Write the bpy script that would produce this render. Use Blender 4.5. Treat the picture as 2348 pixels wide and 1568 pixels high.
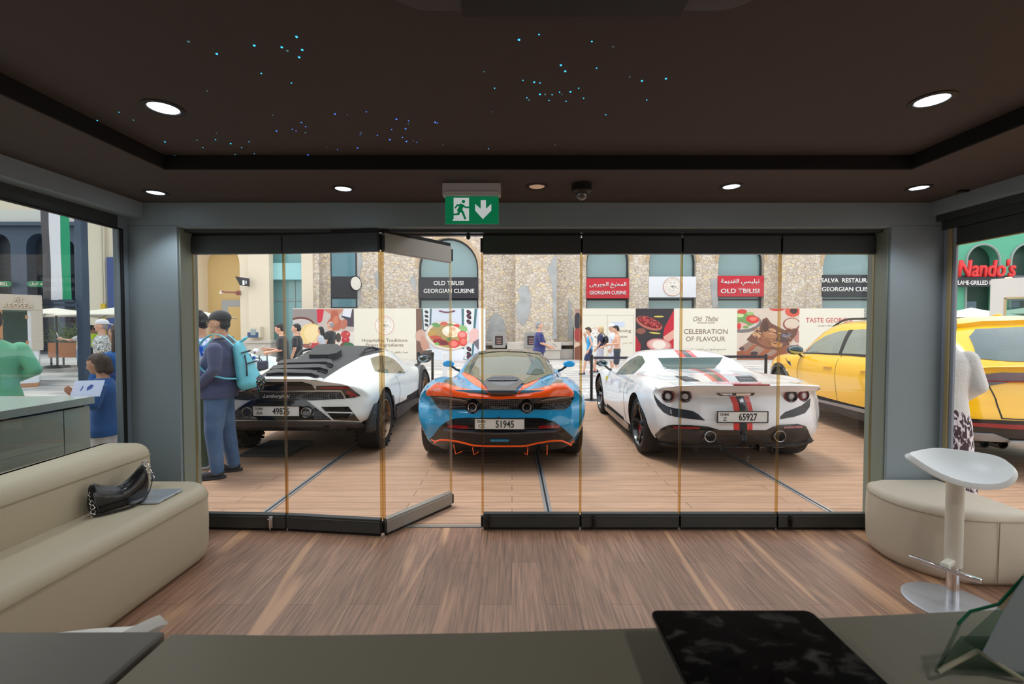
import bpy, bmesh, math, random
from mathutils import Vector, Matrix, Euler
from mathutils.bvhtree import BVHTree
from mathutils.geometry import delaunay_2d_cdt
random.seed(7)
for o in list(bpy.data.objects): bpy.data.objects.remove(o)
S = bpy.context.scene
COL = S.collection
PI = math.pi
# ---------------------------------------------------------------- camera
FPX = 1043.0; CX = 1174.0; CY = 784.0; PITCH = math.atan(29/1043.0); CAMZ = 1.5
cd = bpy.data.cameras.new('camera'); cam = bpy.data.objects.new('camera', cd); COL.objects.link(cam)
cd.sensor_width = 36.0; cd.lens = FPX/2348*36; cd.clip_start = 0.02; cd.clip_end = 300
cam.location = (0, 0, CAMZ); cam.rotation_euler = (PI/2-PITCH, 0, 0)
cd.dof.use_dof = True; cd.dof.focus_distance = 6.0; cd.dof.aperture_fstop = 7.0
S.camera = cam
S.view_settings.view_transform = 'Standard'; S.view_settings.look = 'None'
S.view_settings.gamma = 1.0; S.view_settings.use_curve_mapping = False
S.view_settings.exposure = 0.0
# ---------------------------------------------------------------- light
W = bpy.data.worlds.new('world'); S.world = W; W.use_nodes = True
wn = W.node_tree; wn.nodes.clear()
wo = wn.nodes.new('ShaderNodeOutputWorld'); wb = wn.nodes.new('ShaderNodeBackground')
wt = wn.nodes.new('ShaderNodeTexCoord'); wsx = wn.nodes.new('ShaderNodeSeparateXYZ'); wr = wn.nodes.new('ShaderNodeValToRGB')
wn.links.new(wt.outputs['Generated'], wsx.inputs[0]); wn.links.new(wsx.outputs['Z'], wr.inputs[0])
e = wr.color_ramp.elements; e[0].position = 0.0; e[0].color = (1.0, 0.965, 0.93, 1); e[1].position = 0.9; e[1].color = (0.82, 0.88, 1.0, 1)
wn.links.new(wr.outputs[0], wb.inputs[0]); wb.inputs[1].default_value = 1.75
wn.links.new(wb.outputs[0], wo.inputs[0])
sl = bpy.data.lights.new('sun', 'SUN'); sl.energy = 2.0; sl.angle = math.radians(14); sl.color = (1.0, 0.95, 0.87)
so = bpy.data.objects.new('sun', sl); COL.objects.link(so)
so.rotation_euler = Vector((0.35, -0.12, -1.0)).normalized().to_track_quat('-Z', 'Y').to_euler()
so.location = (0, 12, 20)

def ray(px, py):
    a = PITCH
    f = Vector((0, math.cos(a), -math.sin(a))); u = Vector((0, math.sin(a), math.cos(a)))
    return f + Vector(((px-CX)/FPX, 0, 0)) - u*((py-CY)/FPX)
def at(px, py, Y):
    d = ray(px, py); return Vector((0, 0, CAMZ)) + d*(Y/d.y)
def floor_at(px, py, z=0.0):
    d = ray(px, py); return Vector((0, 0, CAMZ)) + d*((z-CAMZ)/d.z)
# ---------------------------------------------------------------- materials
def lin(c):
    return tuple(((v/255.0)/12.92 if v/255.0 <= 0.04045 else ((v/255.0+0.055)/1.055)**2.4) for v in c[:3])
MC = {}
def mat(name, rgb=None, rough=0.6, metal=0.0, coat=0.0, emit=0.0, spec=0.5, alpha=None, bump=0.0, bscale=200.0, var=0.0, vscale=5.0, rgb2=None, sheen=0.0):
    if name in MC: return MC[name]
    m = bpy.data.materials.new(name); m.use_nodes = True; nt = m.node_tree
    b = nt.nodes['Principled BSDF']; c = lin(rgb)
    b.inputs['Base Color'].default_value = (*c, 1); b.inputs['Roughness'].default_value = rough
    b.inputs['Metallic'].default_value = metal; b.inputs['Specular IOR Level'].default_value = spec
    if coat: b.inputs['Coat Weight'].default_value = coat; b.inputs['Coat Roughness'].default_value = 0.04
    if sheen: b.inputs['Sheen Weight'].default_value = sheen
    if emit: b.inputs['Emission Color'].default_value = (*c, 1); b.inputs['Emission Strength'].default_value = emit
    tc = None
    if bump or rgb2:
        tc = nt.nodes.new('ShaderNodeTexCoord')
    if bump:
        n = nt.nodes.new('ShaderNodeTexNoise'); n.inputs['Scale'].default_value = bscale; n.inputs['Detail'].default_value = 4
        nt.links.new(tc.outputs['Object'], n.inputs['Vector'])
        bp = nt.nodes.new('ShaderNodeBump'); bp.inputs['Strength'].default_value = bump; bp.inputs['Distance'].default_value = 0.01
        nt.links.new(n.outputs[0], bp.inputs['Height']); nt.links.new(bp.outputs[0], b.inputs['Normal'])
    if rgb2:
        n = nt.nodes.new('ShaderNodeTexNoise'); n.inputs['Scale'].default_value = vscale; n.inputs['Detail'].default_value = 5
        nt.links.new(tc.outputs['Object'], n.inputs['Vector'])
        r = nt.nodes.new('ShaderNodeValToRGB'); r.color_ramp.elements[0].position = 0.5-max(var, .001); r.color_ramp.elements[1].position = 0.5+max(var, .001)
        r.color_ramp.elements[0].color = (*c, 1); r.color_ramp.elements[1].color = (*lin(rgb2), 1)
        nt.links.new(n.outputs[0], r.inputs[0]); nt.links.new(r.outputs[0], b.inputs['Base Color'])
    MC[name] = m; return m
def nodes(name):
    m = bpy.data.materials.new(name); m.use_nodes = True; MC[name] = m
    return m, m.node_tree, m.node_tree.nodes['Principled BSDF']
def glass_mat(name, tint, refl=1.0, rough=0.0):
    if name in MC: return MC[name]
    m, nt, b = nodes(name); nt.nodes.remove(b)
    out = nt.nodes['Material Output']; t = nt.nodes.new('ShaderNodeBsdfTransparent'); g = nt.nodes.new('ShaderNodeBsdfGlossy')
    t.inputs[0].default_value = (*lin(tint), 1); g.inputs['Roughness'].default_value = rough
    f = nt.nodes.new('ShaderNodeFresnel'); f.inputs[0].default_value = 1.45
    mu = nt.nodes.new('ShaderNodeMath'); mu.operation = 'MULTIPLY'; mu.inputs[1].default_value = refl
    mx = nt.nodes.new('ShaderNodeMixShader')
    ge = nt.nodes.new('ShaderNodeNewGeometry'); sb_ = nt.nodes.new('ShaderNodeMath'); sb_.operation = 'SUBTRACT'; sb_.inputs[0].default_value = 1.0
    m2 = nt.nodes.new('ShaderNodeMath'); m2.operation = 'MULTIPLY'; nt.links.new(ge.outputs['Backfacing'], sb_.inputs[1])
    nt.links.new(f.outputs[0], mu.inputs[0]); nt.links.new(mu.outputs[0], m2.inputs[0]); nt.links.new(sb_.outputs[0], m2.inputs[1]); nt.links.new(m2.outputs[0], mx.inputs[0])
    nt.links.new(t.outputs[0], mx.inputs[1]); nt.links.new(g.outputs[0], mx.inputs[2]); nt.links.new(mx.outputs[0], out.inputs[0])
    return m
def ramp(nt, stops):
    r = nt.nodes.new('ShaderNodeValToRGB'); el = r.color_ramp.elements
    while len(el) < len(stops): el.new(0.5)
    for i, (p, c) in enumerate(stops): el[i].position = p; el[i].color = (*lin(c), 1)
    return r
def mapping(nt, scale=(1, 1, 1), rot=(0, 0, 0), loc=(0, 0, 0), src='Object'):
    tc = nt.nodes.new('ShaderNodeTexCoord'); mp = nt.nodes.new('ShaderNodeMapping')
    mp.inputs['Scale'].default_value = scale; mp.inputs['Rotation'].default_value = rot; mp.inputs['Location'].default_value = loc
    nt.links.new(tc.outputs[src], mp.inputs[0]); return mp
def noise(nt, src, scale, detail=4, dist=0.0):
    n = nt.nodes.new('ShaderNodeTexNoise'); n.inputs['Scale'].default_value = scale; n.inputs['Detail'].default_value = detail
    n.inputs['Distortion'].default_value = dist; nt.links.new(src.outputs[0], n.inputs['Vector']); return n
def mixc(nt, a, b, fac, mode='MIX'):
    x = nt.nodes.new('ShaderNodeMix'); x.data_type = 'RGBA'; x.blend_type = mode
    for s, v in ((0, fac), (6, a), (7, b)):
        if hasattr(v, 'is_linked') or hasattr(v, 'links'): nt.links.new(v, x.inputs[s])
        elif s == 0: x.inputs[0].default_value = v
        else: x.inputs[s].default_value = (*lin(v), 1)
    return x.outputs[2]
def bumpto(nt, b, h, st, dist=0.01):
    bp = nt.nodes.new('ShaderNodeBump'); bp.inputs['Strength'].default_value = st; bp.inputs['Distance'].default_value = dist
    nt.links.new(h, bp.inputs['Height']); nt.links.new(bp.outputs[0], b.inputs['Normal'])
def planks(name, length, width, along_y, cols, mortar, msize, rough, contrast, grain=(60, 3), streak=None):
    m, nt, b = nodes(name)
    mp = mapping(nt, rot=(0, 0, PI/2 if along_y else 0))
    br = nt.nodes.new('ShaderNodeTexBrick'); nt.links.new(mp.outputs[0], br.inputs[0])
    br.inputs['Scale'].default_value = 1.0; br.inputs['Brick Width'].default_value = length; br.inputs['Row Height'].default_value = width
    br.inputs['Mortar Size'].default_value = msize; br.inputs['Bias'].default_value = 0.0; br.offset = 0.37; br.inputs['Mortar Smooth'].default_value = 0.2
    br.inputs['Color1'].default_value = (*lin(cols[0]), 1); br.inputs['Color2'].default_value = (*lin(cols[1]), 1); br.inputs['Mortar'].default_value = (*lin(mortar), 1)
    mp2 = mapping(nt, scale=((grain[1], grain[0], 1) if not along_y else (grain[0], grain[1], 1)))
    n = noise(nt, mp2, 1.0, 8, 0.6)
    r = ramp(nt, [(0.3, (int(255*(1-contrast)),)*3), (0.7, (255, 255, 255))]); nt.links.new(n.outputs[0], r.inputs[0])
    c = mixc(nt, br.outputs[0], r.outputs[0], 1.0, 'MULTIPLY')
    if streak:
        mp3 = mapping(nt, scale=((0.5, 5, 1) if not along_y else (5, 0.5, 1)))
        n3 = noise(nt, mp3, 1.0, 3, 0.9); r3 = ramp(nt, [(0.60, (0, 0, 0)), (0.68, (255, 255, 255))]); nt.links.new(n3.outputs[0], r3.inputs[0])
        c = mixc(nt, c, streak, r3.outputs[0])
    nt.links.new(c, b.inputs['Base Color']); b.inputs['Roughness'].default_value = rough
    bumpto(nt, b, n.outputs[0], 0.25, 0.002)
    return m
# ---------------------------------------------------------------- mesh helpers
class MB:
    def __init__(s): s.v = []; s.f = []; s.m = []; s.c = 0
    def mi(s, k): s.c = k; return s
    def add(s, vs, fs):
        n = len(s.v); s.v += [tuple(v) for v in vs]; s.f += [tuple(i+n for i in f) for f in fs]; s.m += [s.c]*len(fs); return s
    def box(s, x0, x1, y0, y1, z0, z1, M=None):
        vs = [Vector((x, y, z)) for z in (z0, z1) for y in (y0, y1) for x in (x0, x1)]
        if M: vs = [M @ v for v in vs]
        return s.add(vs, [(0, 2, 3, 1), (4, 5, 7, 6), (0, 1, 5, 4), (2, 6, 7, 3), (0, 4, 6, 2), (1, 3, 7, 5)])
    def prism(s, pts, d):
        """pts: planar 3D polygon, d: extrude vector"""
        n = len(pts); pts = [Vector(p) for p in pts]; d = Vector(d)
        return s.add(pts+[p+d for p in pts], [tuple(range(n))[::-1], tuple(range(n, 2*n))]+[(i, (i+1) % n, n+(i+1) % n, n+i) for i in range(n)])
    def tube(s, path, r, n=8, closed=False, cap=True):
        path = [Vector(p) for p in path]; rs = r if isinstance(r, (list, tuple)) else [r]*len(path)
        L = len(path); rings = []; up = None
        for i, p in enumerate(path):
            a = path[(i-1) % L] if (closed or i) else p; b = path[(i+1) % L] if (closed or i < L-1) else p
            t = (b-a).normalized() if (b-a).length > 1e-9 else Vector((0, 0, 1))
            if up is None: up = t.orthogonal().normalized()
            up = (up - t*up.dot(t)); up = up.normalized() if up.length > 1e-6 else t.orthogonal().normalized()
            w = t.cross(up)
            rings.append([p + (up*math.cos(2*PI*k/n)+w*math.sin(2*PI*k/n))*rs[i] for k in range(n)])
        vs = [v for R in rings for v in R]; fs = []
        for i in range(L if closed else L-1):
            j = (i+1) % L
            for k in range(n): fs.append((i*n+k, i*n+(k+1) % n, j*n+(k+1) % n, j*n+k))
        if cap and not closed: fs += [tuple(range(n))[::-1], tuple((L-1)*n+k for k in range(n))]
        return s.add(vs, fs)
    def lathe(s, prof, n=32, M=None, close=False):
        """prof: [(r, z)] about Z"""
        vs = []; fs = []; P = len(prof)
        for k in range(n):
            a = 2*PI*k/n
            for r, z in prof: vs.append(Vector((r*math.cos(a), r*math.sin(a), z)))
        for k in range(n):
            for i in range(P if close else P-1):
                j = (i+1) % P; k2 = (k+1) % n
                fs.append((k*P+i, k2*P+i, k2*P+j, k*P+j))
        if M: vs = [M @ v for v in vs]
        return s.add(vs, fs)
    def ell(s, c, r, nu=16, nv=10, M=None):
        vs = []; fs = []
        for i in range(nv+1):
            t = PI*i/nv
            for k in range(nu):
                a = 2*PI*k/nu; vs.append(Vector((r[0]*math.sin(t)*math.cos(a), r[1]*math.sin(t)*math.sin(a), r[2]*math.cos(t))))
        if M: vs = [M @ v for v in vs]
        vs = [v+Vector(c) for v in vs]
        for i in range(nv):
            for k in range(nu):
                q = (i*nu+k, i*nu+(k+1) % nu, (i+1)*nu+(k+1) % nu, (i+1)*nu+k)
                if i == 0: q = (q[0], q[2], q[3])
                elif i == nv-1: q = (q[0], q[1], q[2])
                fs.append(q)
        return s.add(vs, fs)
    def cap(s, a, b, ra, rb, n=12, ex=(1, 1)):
        """tapered capsule a->b"""
        a = Vector(a); b = Vector(b); d = b-a; L = d.length or 1e-6; t = d/L
        up = Vector((0, 1, 0)) if abs(t.y) < 0.9 else Vector((1, 0, 0))
        w = t.cross(up).normalized(); u = w.cross(t)
        vs = []; rows = []
        K = 4
        for i in range(K+1):
            g = -PI/2 + (PI/2)*i/K; rows.append((a + t*(ra*math.sin(g)), ra*math.cos(g)))
        for i in range(K+1):
            g = (PI/2)*i/K; rows.append((b + t*(rb*math.sin(g)), rb*math.cos(g)))
        for c, r in rows:
            r = max(r, 1e-4)
            for k in range(n): vs.append(c + w*(r*ex[0]*math.cos(2*PI*k/n)) + u*(r*ex[1]*math.sin(2*PI*k/n)))
        fs = []; R = len(rows)
        for i in range(R-1):
            for k in range(n): fs.append((i*n+k, i*n+(k+1) % n, (i+1)*n+(k+1) % n, (i+1)*n+k))
        fs += [tuple(range(n))[::-1], tuple((R-1)*n+k for k in range(n))]
        return s.add(vs, fs)
    def rings(s, rr, n=20):
        """closed loft of (cx,cy,cz,rx,ry)"""
        vs = []; fs = []
        for cx, cy, cz, rx, ry in rr:
            for k in range(n): vs.append((cx+rx*math.cos(2*PI*k/n), cy+ry*math.sin(2*PI*k/n), cz))
        R = len(rr)
        for i in range(R-1):
            for k in range(n): fs.append((i*n+k, i*n+(k+1) % n, (i+1)*n+(k+1) % n, (i+1)*n+k))
        fs += [tuple(range(n))[::-1], tuple((R-1)*n+k for k in range(n))]
        return s.add(vs, fs)
    def mesh(s, name, mats=()):
        me = bpy.data.meshes.new(name); me.from_pydata(s.v, [], s.f)
        if not isinstance(mats, (list, tuple)): mats = [mats]
        for m in mats: me.materials.append(m)
        for p, k in zip(me.polygons, s.m): p.material_index = min(k, max(len(mats)-1, 0))
        me.update(); return me
    def obj(s, name, mats, parent=None, smooth=False, bevel=0.0, seg=2, fixn=True, loc=None, ang=40):
        me = s.mesh(name, mats)
        if fixn:
            bm = bmesh.new(); bm.from_mesh(me); bmesh.ops.recalc_face_normals(bm, faces=bm.faces); bm.to_mesh(me); bm.free()
        o = bpy.data.objects.new(name, me); COL.objects.link(o)
        if parent: o.parent = parent
        if loc: o.location = loc
        if smooth: shade(me, ang)
        if bevel:
            md = o.modifiers.new('bevel', 'BEVEL'); md.width = bevel; md.segments = seg; md.limit_method = 'ANGLE'; md.angle_limit = math.radians(35)
            if not smooth: shade(me, 40)
        return o
def shade(me, ang=40):
    me.polygons.foreach_set('use_smooth', [True]*len(me.polygons))
    bm = bmesh.new(); bm.from_mesh(me); a = math.radians(ang)
    for e in bm.edges:
        if len(e.link_faces) == 2 and e.calc_face_angle(0) > a: e.smooth = False
    bm.to_mesh(me); bm.free()
def tag(o, label=None, cat=None, group=None, kind=None):
    if label: o['label'] = label
    if cat: o['category'] = cat
    if group: o['group'] = group
    if kind: o['kind'] = kind
    return o
def empty(name, loc=(0, 0, 0), rz=0.0, label=None, cat=None, group=None):
    o = bpy.data.objects.new(name, None); COL.objects.link(o); o.location = loc; o.rotation_euler = (0, 0, rz); o.empty_display_size = 0.1
    return tag(o, label, cat, group)
def struct(o): o['kind'] = 'structure'; return o
def copy_tree(o, parent=None):
    c = o.copy(); COL.objects.link(c); c.parent = parent
    for ch in list(o.children): copy_tree(ch, c)
    return c
def blob(name, mb, mats, voxel=0.01, smooth=4, parent=None):
    """one continuous surface out of overlapping solids"""
    me = mb.mesh('t'); o = bpy.data.objects.new('t', me); COL.objects.link(o)
    md = o.modifiers.new('r', 'REMESH'); md.mode = 'VOXEL'; md.voxel_size = voxel; md.adaptivity = 0.0
    if smooth:
        s2 = o.modifiers.new('s', 'SMOOTH'); s2.factor = 0.5; s2.iterations = smooth
    dg = bpy.context.evaluated_depsgraph_get(); new = bpy.data.meshes.new_from_object(o.evaluated_get(dg))
    bpy.data.objects.remove(o); bpy.data.meshes.remove(me)
    new.name = name; new.materials.clear()
    for m in (mats if isinstance(mats, (list, tuple)) else [mats]): new.materials.append(m)
    new.polygons.foreach_set('use_smooth', [True]*len(new.polygons)); new.polygons.foreach_set('material_index', [0]*len(new.polygons))
    ob = bpy.data.objects.new(name, new); COL.objects.link(ob)
    if parent: ob.parent = parent
    return ob
# presentation-form Arabic, drawn right to left
AR = {'ا': ('\uFE8D', '\uFE8E'), 'أ': ('\uFE83', '\uFE84'), 'ب': ('\uFE8F', '\uFE90', '\uFE91', '\uFE92'), 'ة': ('\uFE93', '\uFE94'), 'ت': ('\uFE95', '\uFE96', '\uFE97', '\uFE98'),
 'ث': ('\uFE99', '\uFE9A', '\uFE9B', '\uFE9C'), 'ج': ('\uFE9D', '\uFE9E', '\uFE9F', '\uFEA0'), 'ح': ('\uFEA1', '\uFEA2', '\uFEA3', '\uFEA4'), 'خ': ('\uFEA5', '\uFEA6', '\uFEA7', '\uFEA8'), 'د': ('\uFEA9', '\uFEAA'), 'ر': ('\uFEAD', '\uFEAE'),
 'س': ('\uFEB1', '\uFEB2', '\uFEB3', '\uFEB4'), 'ط': ('\uFEC1', '\uFEC2', '\uFEC3', '\uFEC4'), 'ع': ('\uFEC9', '\uFECA', '\uFECB', '\uFECC'), 'غ': ('\uFECD', '\uFECE', '\uFECF', '\uFED0'), 'ق': ('\uFED5', '\uFED6', '\uFED7', '\uFED8'),
 'ك': ('\uFED9', '\uFEDA', '\uFEDB', '\uFEDC'), 'ل': ('\uFEDD', '\uFEDE', '\uFEDF', '\uFEE0'), 'م': ('\uFEE1', '\uFEE2', '\uFEE3', '\uFEE4'), 'ن': ('\uFEE5', '\uFEE6', '\uFEE7', '\uFEE8'), 'ه': ('\uFEE9', '\uFEEA', '\uFEEB', '\uFEEC'),
 'و': ('\uFEED', '\uFEEE'), 'ى': ('\uFEEF', '\uFEF0'), 'ي': ('\uFEF1', '\uFEF2', '\uFEF3', '\uFEF4')}
def arabic(t):
    out = []
    for i, c in enumerate(t):
        if c not in AR: out.append(c); continue
        f = AR[c]; pj = i > 0 and t[i-1] in AR and len(AR[t[i-1]]) == 4; nj = i < len(t)-1 and t[i+1] in AR and len(f) == 4
        out.append(f[3] if pj and nj else f[2] if nj else f[1] if pj else f[0])
    return ''.join(reversed(out))
def text(name, s, m, parent, size, loc, rot=(PI/2, 0, 0), ext=0.004, bold=0.0, width=None, shear=0.0, height=None, align='CENTER'):
    """lettering as a real mesh; size = cap height in metres"""
    cu = bpy.data.curves.new('t', 'FONT'); cu.body = s; cu.size = 1.0; cu.extrude = 0.0; cu.offset = bold; cu.shear = shear
    cu.resolution_u = 3
    o = bpy.data.objects.new('t', cu); COL.objects.link(o)
    dg = bpy.context.evaluated_depsgraph_get(); me = bpy.data.meshes.new_from_object(o.evaluated_get(dg))
    bpy.data.objects.remove(o)
    if not len(me.vertices): me.from_pydata([(0, 0, 0), (.01, 0, 0), (0, .01, 0)], [], [(0, 1, 2)])
    xs = [v.co.x for v in me.vertices]; ys = [v.co.y for v in me.vertices]
    x0, x1, y0, y1 = min(xs), max(xs), min(ys), max(ys)
    k = size/0.72; kx = k
    if height: k = height/(y1-y0); kx = k
    if width: kx = width/(x1-x0)
    yc = (y0+y1)/2
    ax = (x0+x1)/2 if align == 'CENTER' else x0
    for v in me.vertices: v.co = ((v.co.x-ax)*kx, (v.co.y-yc)*k, 0)
    bm = bmesh.new(); bm.from_mesh(me); bmesh.ops.remove_doubles(bm, verts=bm.verts, dist=1e-6)
    r = bmesh.ops.extrude_face_region(bm, geom=list(bm.faces))
    for v in [g for g in r['geom'] if isinstance(g, bmesh.types.BMVert)]: v.co.z += ext
    bmesh.ops.recalc_face_normals(bm, faces=bm.faces); bm.to_mesh(me); bm.free()
    me.materials.clear(); me.materials.append(m); me.name = name
    for p in me.polygons: p.material_index = 0
    ob = bpy.data.objects.new(name, me); COL.objects.link(ob); ob.location = loc; ob.rotation_euler = rot
    if parent: ob.parent = parent
    return ob
# ================================================================ showroom
WG = mat('grey_paint', (138, 151, 157), 0.55, bump=0.04, bscale=350)
WD = mat('dark_aluminium', (66, 70, 70), 0.42, metal=0.3)
ALU = mat('rail_aluminium', (150, 147, 140), 0.4, metal=0.5)
BLK = mat('black_rubber', (14, 15, 17), 0.7)
CEIL = mat('black_brown_ceiling', (70, 60, 56), 0.8, bump=0.03, bscale=120)
GOLD = mat('champagne_edge', (178, 160, 118), 0.35, metal=0.2)
CHR = mat('chrome', (225, 225, 228), 0.12, metal=1.0)
WALNUT = planks('walnut_floor', 1.22, 0.18, True, ((184, 142, 116), (164, 124, 100)), (96, 74, 62), 0.0012, 0.36, 0.30, (70, 3), (196, 152, 118))
DECKM = planks('deck_boards', 2.4, 0.145, False, ((200, 162, 134), (190, 152, 124)), (120, 92, 74), 0.0035, 0.55, 0.16, (40, 2))
m, nt, b = nodes('plaza_paving')
mp = mapping(nt); br = nt.nodes.new('ShaderNodeTexBrick'); nt.links.new(mp.outputs[0], br.inputs[0])
br.inputs['Scale'].default_value = 1; br.inputs['Brick Width'].default_value = 0.9; br.inputs['Row Height'].default_value = 0.3; br.inputs['Mortar Size'].default_value = 0.008
br.inputs['Color1'].default_value = (*lin((214, 208, 200)), 1); br.inputs['Color2'].default_value = (*lin((158, 160, 164)), 1); br.inputs['Mortar'].default_value = (*lin((140, 138, 134)), 1)
nt.links.new(br.outputs[0], b.inputs['Base Color']); b.inputs['Roughness'].default_value = 0.6
PLAZA = m
XL, XR, YF, ZS, ZT = -2.72, 3.06, 3.24, 2.394, 2.475
YD = 3.38
# floor / ground
struct(MB().box(-2.9, 3.2, -1.7, 3.42, -0.06, 0).obj('floor', WALNUT))
struct(MB().box(-9.5, 11, 3.42, 9.4, -0.06, -0.002).obj('deck_floor', DECKM))
struct(MB().box(-9.5, -2.9, -3, 3.42, -0.06, -0.002).obj('deck_floor', DECKM)); struct(MB().box(3.2, 11, -3, 3.42, -0.06, -0.002).obj('deck_floor', DECKM))
g_ = MB().box(-45, 45, 9.4, 60, -0.08, -0.004); g_.box(-45, -9.5, -30, 9.4, -0.08, -0.004); g_.box(11, 45, -30, 9.4, -0.08, -0.004); g_.box(-9.5, 11, -30, -3, -0.08, -0.004)
struct(g_.obj('ground', PLAZA))
thr = MB().box(-2.37, 2.68, 3.40, 3.44, 0.0, 0.005); struct(thr.obj('trim_threshold', ALU))
# walls
lw = MB()
lw.box(XL, -2.375, YF, 3.42, 0, 2.235)                                   # left pillar
lw.box(-2.9, 3.3, YF, 3.46, 2.235, ZS+.2); lw.box(2.686, 3.078, YF, 3.42, 0, 2.235)
struct(lw.obj('wall_front', WG, bevel=0.004))
def rib(name, x0, x1, y0, y1, z0, z1, m=WD): return struct(MB().box(x0, x1, y0, y1, z0, z1).obj(name, m, bevel=0.003))
# front header return: light lip, grooved track housing
th = MB(); th.box(-2.375, 2.686, YF-0.0, YF+0.03, 2.225, 2.237); th.box(-2.375, 2.686, YF+.02, 3.46, 2.222, 2.236)
th.mi(1).box(-2.36, 2.67, 3.30, 3.35, 2.20, 2.222); th.box(-2.36, 2.67, 3.41, 3.46, 2.20, 2.222)
struct(th.obj('trim_track', (WG, WD), bevel=0.002))
# side beams, window heads
struct(MB().box(XL-.2, -2.61, -1.7, YF+.01, 2.285, ZS+.1).obj('wall_left_beam', WG, bevel=0.004)).name = 'trim_left'
struct(MB().box(2.954, XR+.3, -1.7, YF+.01, 2.303, ZS+.1).obj('trim_right', WG, bevel=0.004))
rb = MB(); rb.box(3.0, 3.2, -1.7, 3.24, 2.26, 2.31); rb.box(3.04, 3.10, -1.7, 3.24, 2.2, 2.27)
struct(rb.obj('trim_right', WD, bevel=0.003))
# left window
wf = MB(); wf.box(XL-.04, XL, -1.7, 3.16, 2.197, 2.29); wf.mi(2).box(XL-.04, XL, 3.16, 3.30, 0, 2.29).mi(0); wf.box(XL-.04, XL, -1.7, 3.24, 0, 0.06); wf.box(XL-.04, XL, -1.7, -1.55, 0, 2.29)
wf.mi(1).box(XL-.005, XL+.012, 3.17, 3.19, 0, 2.2).box(XL-.02, XL+.012, -1.5, 3.18, 2.19, 2.20)
wfo = struct(wf.obj('window_1', (WD, BLK, mat('frame_blue_grey', (120, 132, 140), .5)), bevel=0.003))
GL = glass_mat('clear_glass', (250, 251, 250), 0.6)
GLS = glass_mat('side_glass', (226, 231, 231), 1.5)
MB().box(XL-.03, XL-.02, -1.55, 3.17, 0.06, 2.197).obj('pane', GLS, wfo)
# right window (glass doors with top rail)
wr_ = MB(); wr_.box(XR, XR+.05, -1.7, 3.149, 2.083, 2.20); wr_.box(XR, XR+.05, -1.7, 3.19, 0, 0.12)
wr_.mi(1).box(XR-.005, XR+.05, -1.7, 3.19, 2.20, 2.235)
wr_.mi(2).box(XR-.004, XR+.008, -1.7, 3.18, 2.076, 2.084)
wro = struct(wr_.obj('window_2', (WD, BLK, GOLD), bevel=0.003))
MB().box(XR+.015, XR+.025, -1.6, 3.17, 0.1, 2.1).obj('pane', GL, wro)
jm = MB(); jm.box(3.045, 3.058, 3.17, 3.20, 0, 2.2).mi(1).box(3.058, 3.078, 3.15, 3.24, 0, 2.21)
struct(jm.obj('trim_right_jamb', (GOLD, mat('pale_blue_grey', (150, 158, 170), .5)), bevel=0.004)).name = 'trim_jamb'
# opening jambs
jf = MB(); jf.box(-2.376, -2.366, 3.26, 3.44, 0, 2.22); jf.box(2.677, 2.687, 3.26, 3.44, 0, 2.22)
struct(jf.obj('trim_front', mat('jamb_green_grey', (128, 136, 124), .5), bevel=0.003))
# back & ceiling
struct(MB().box(-2.9, 3.3, -1.85, -1.7, 0, 2.6).obj('wall_back', mat('white_paint', (215, 212, 206), .6)))
cl = MB(); TX0, TX1, TY1 = -1.95, 2.24, 2.58
cl.box(-2.9, TX0, -1.85, 3.6, ZS, ZS+.2); cl.box(TX1, 3.3, -1.85, 3.6, ZS, ZS+.2); cl.box(TX0, TX1, TY1, 3.6, ZS, ZS+.2); cl.box(TX0, TX1, -1.85, -1.5, ZS, ZS+.2)
cl.box(TX0-.01, TX1+.01, -1.5, TY1+.01, ZT, ZS+.25)
cl.mi(1).box(TX0-.0, TX1, TY1-.006, TY1, ZS+.004, ZT).box(TX0, TX0+.006, -1.5, TY1, ZS+.004, ZT).box(TX1-.006, TX1, -1.5, TY1, ZS+.004, ZT)  # black lining paints in the shade on the tray's inward faces
struct(cl.obj('ceiling', (CEIL, mat('tray_shade_black', (10, 10, 10), .9))))
# fibre-optic stars set in the ceiling
LB = mat('star_cyan', (60, 190, 235), emit=1.6); LB2 = mat('star_blue', (70, 130, 255), emit=1.6); LB3 = mat('star_faint', (90, 150, 150), emit=.5)
stars = [(432,95),(583,104),(497,123),(646,108),(659,116),(693,114),(686,131),(680,84),(475,208),(176,256),(273,257),(223,276),(306,275),(599,168),(668,190),(378,325),(496,305),(401,356),(529,329),(571,325),(625,264),(634,300),(691,281),(701,290),(700,304),(670,296),(679,300),(768,261),(796,263),(840,256),(909,273),(937,277),(936,284),(930,295),(898,297),(826,308),(828,304),(865,310),(923,315),(932,324),(948,323),(956,326),(894,320),(774,343),(749,337),(706,355),(745,361),(650,362),(539,354),(583,352),(1003,282),(998,280),(1016,332),(1120,341),(820,339),(1134,202),(1129,256),(1190,91),(1368,156),(1238,190),(1250,216),(1266,217),(1283,211),(1308,210),(1288,216),(1259,230),(1238,216),(1338,225),(1444,176),(1527,180),(1389,263),(1327,202),(1213,229),(1208,224),(1298,232),(1296,163),(1406,107),(1357,95),(1225,188),(1199,184),(1273,332),(1472,185),(1483,229),(494,320),(452,321),(465,338),(554,338),(1286,149),(1110,164),(1236,79)]
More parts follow.
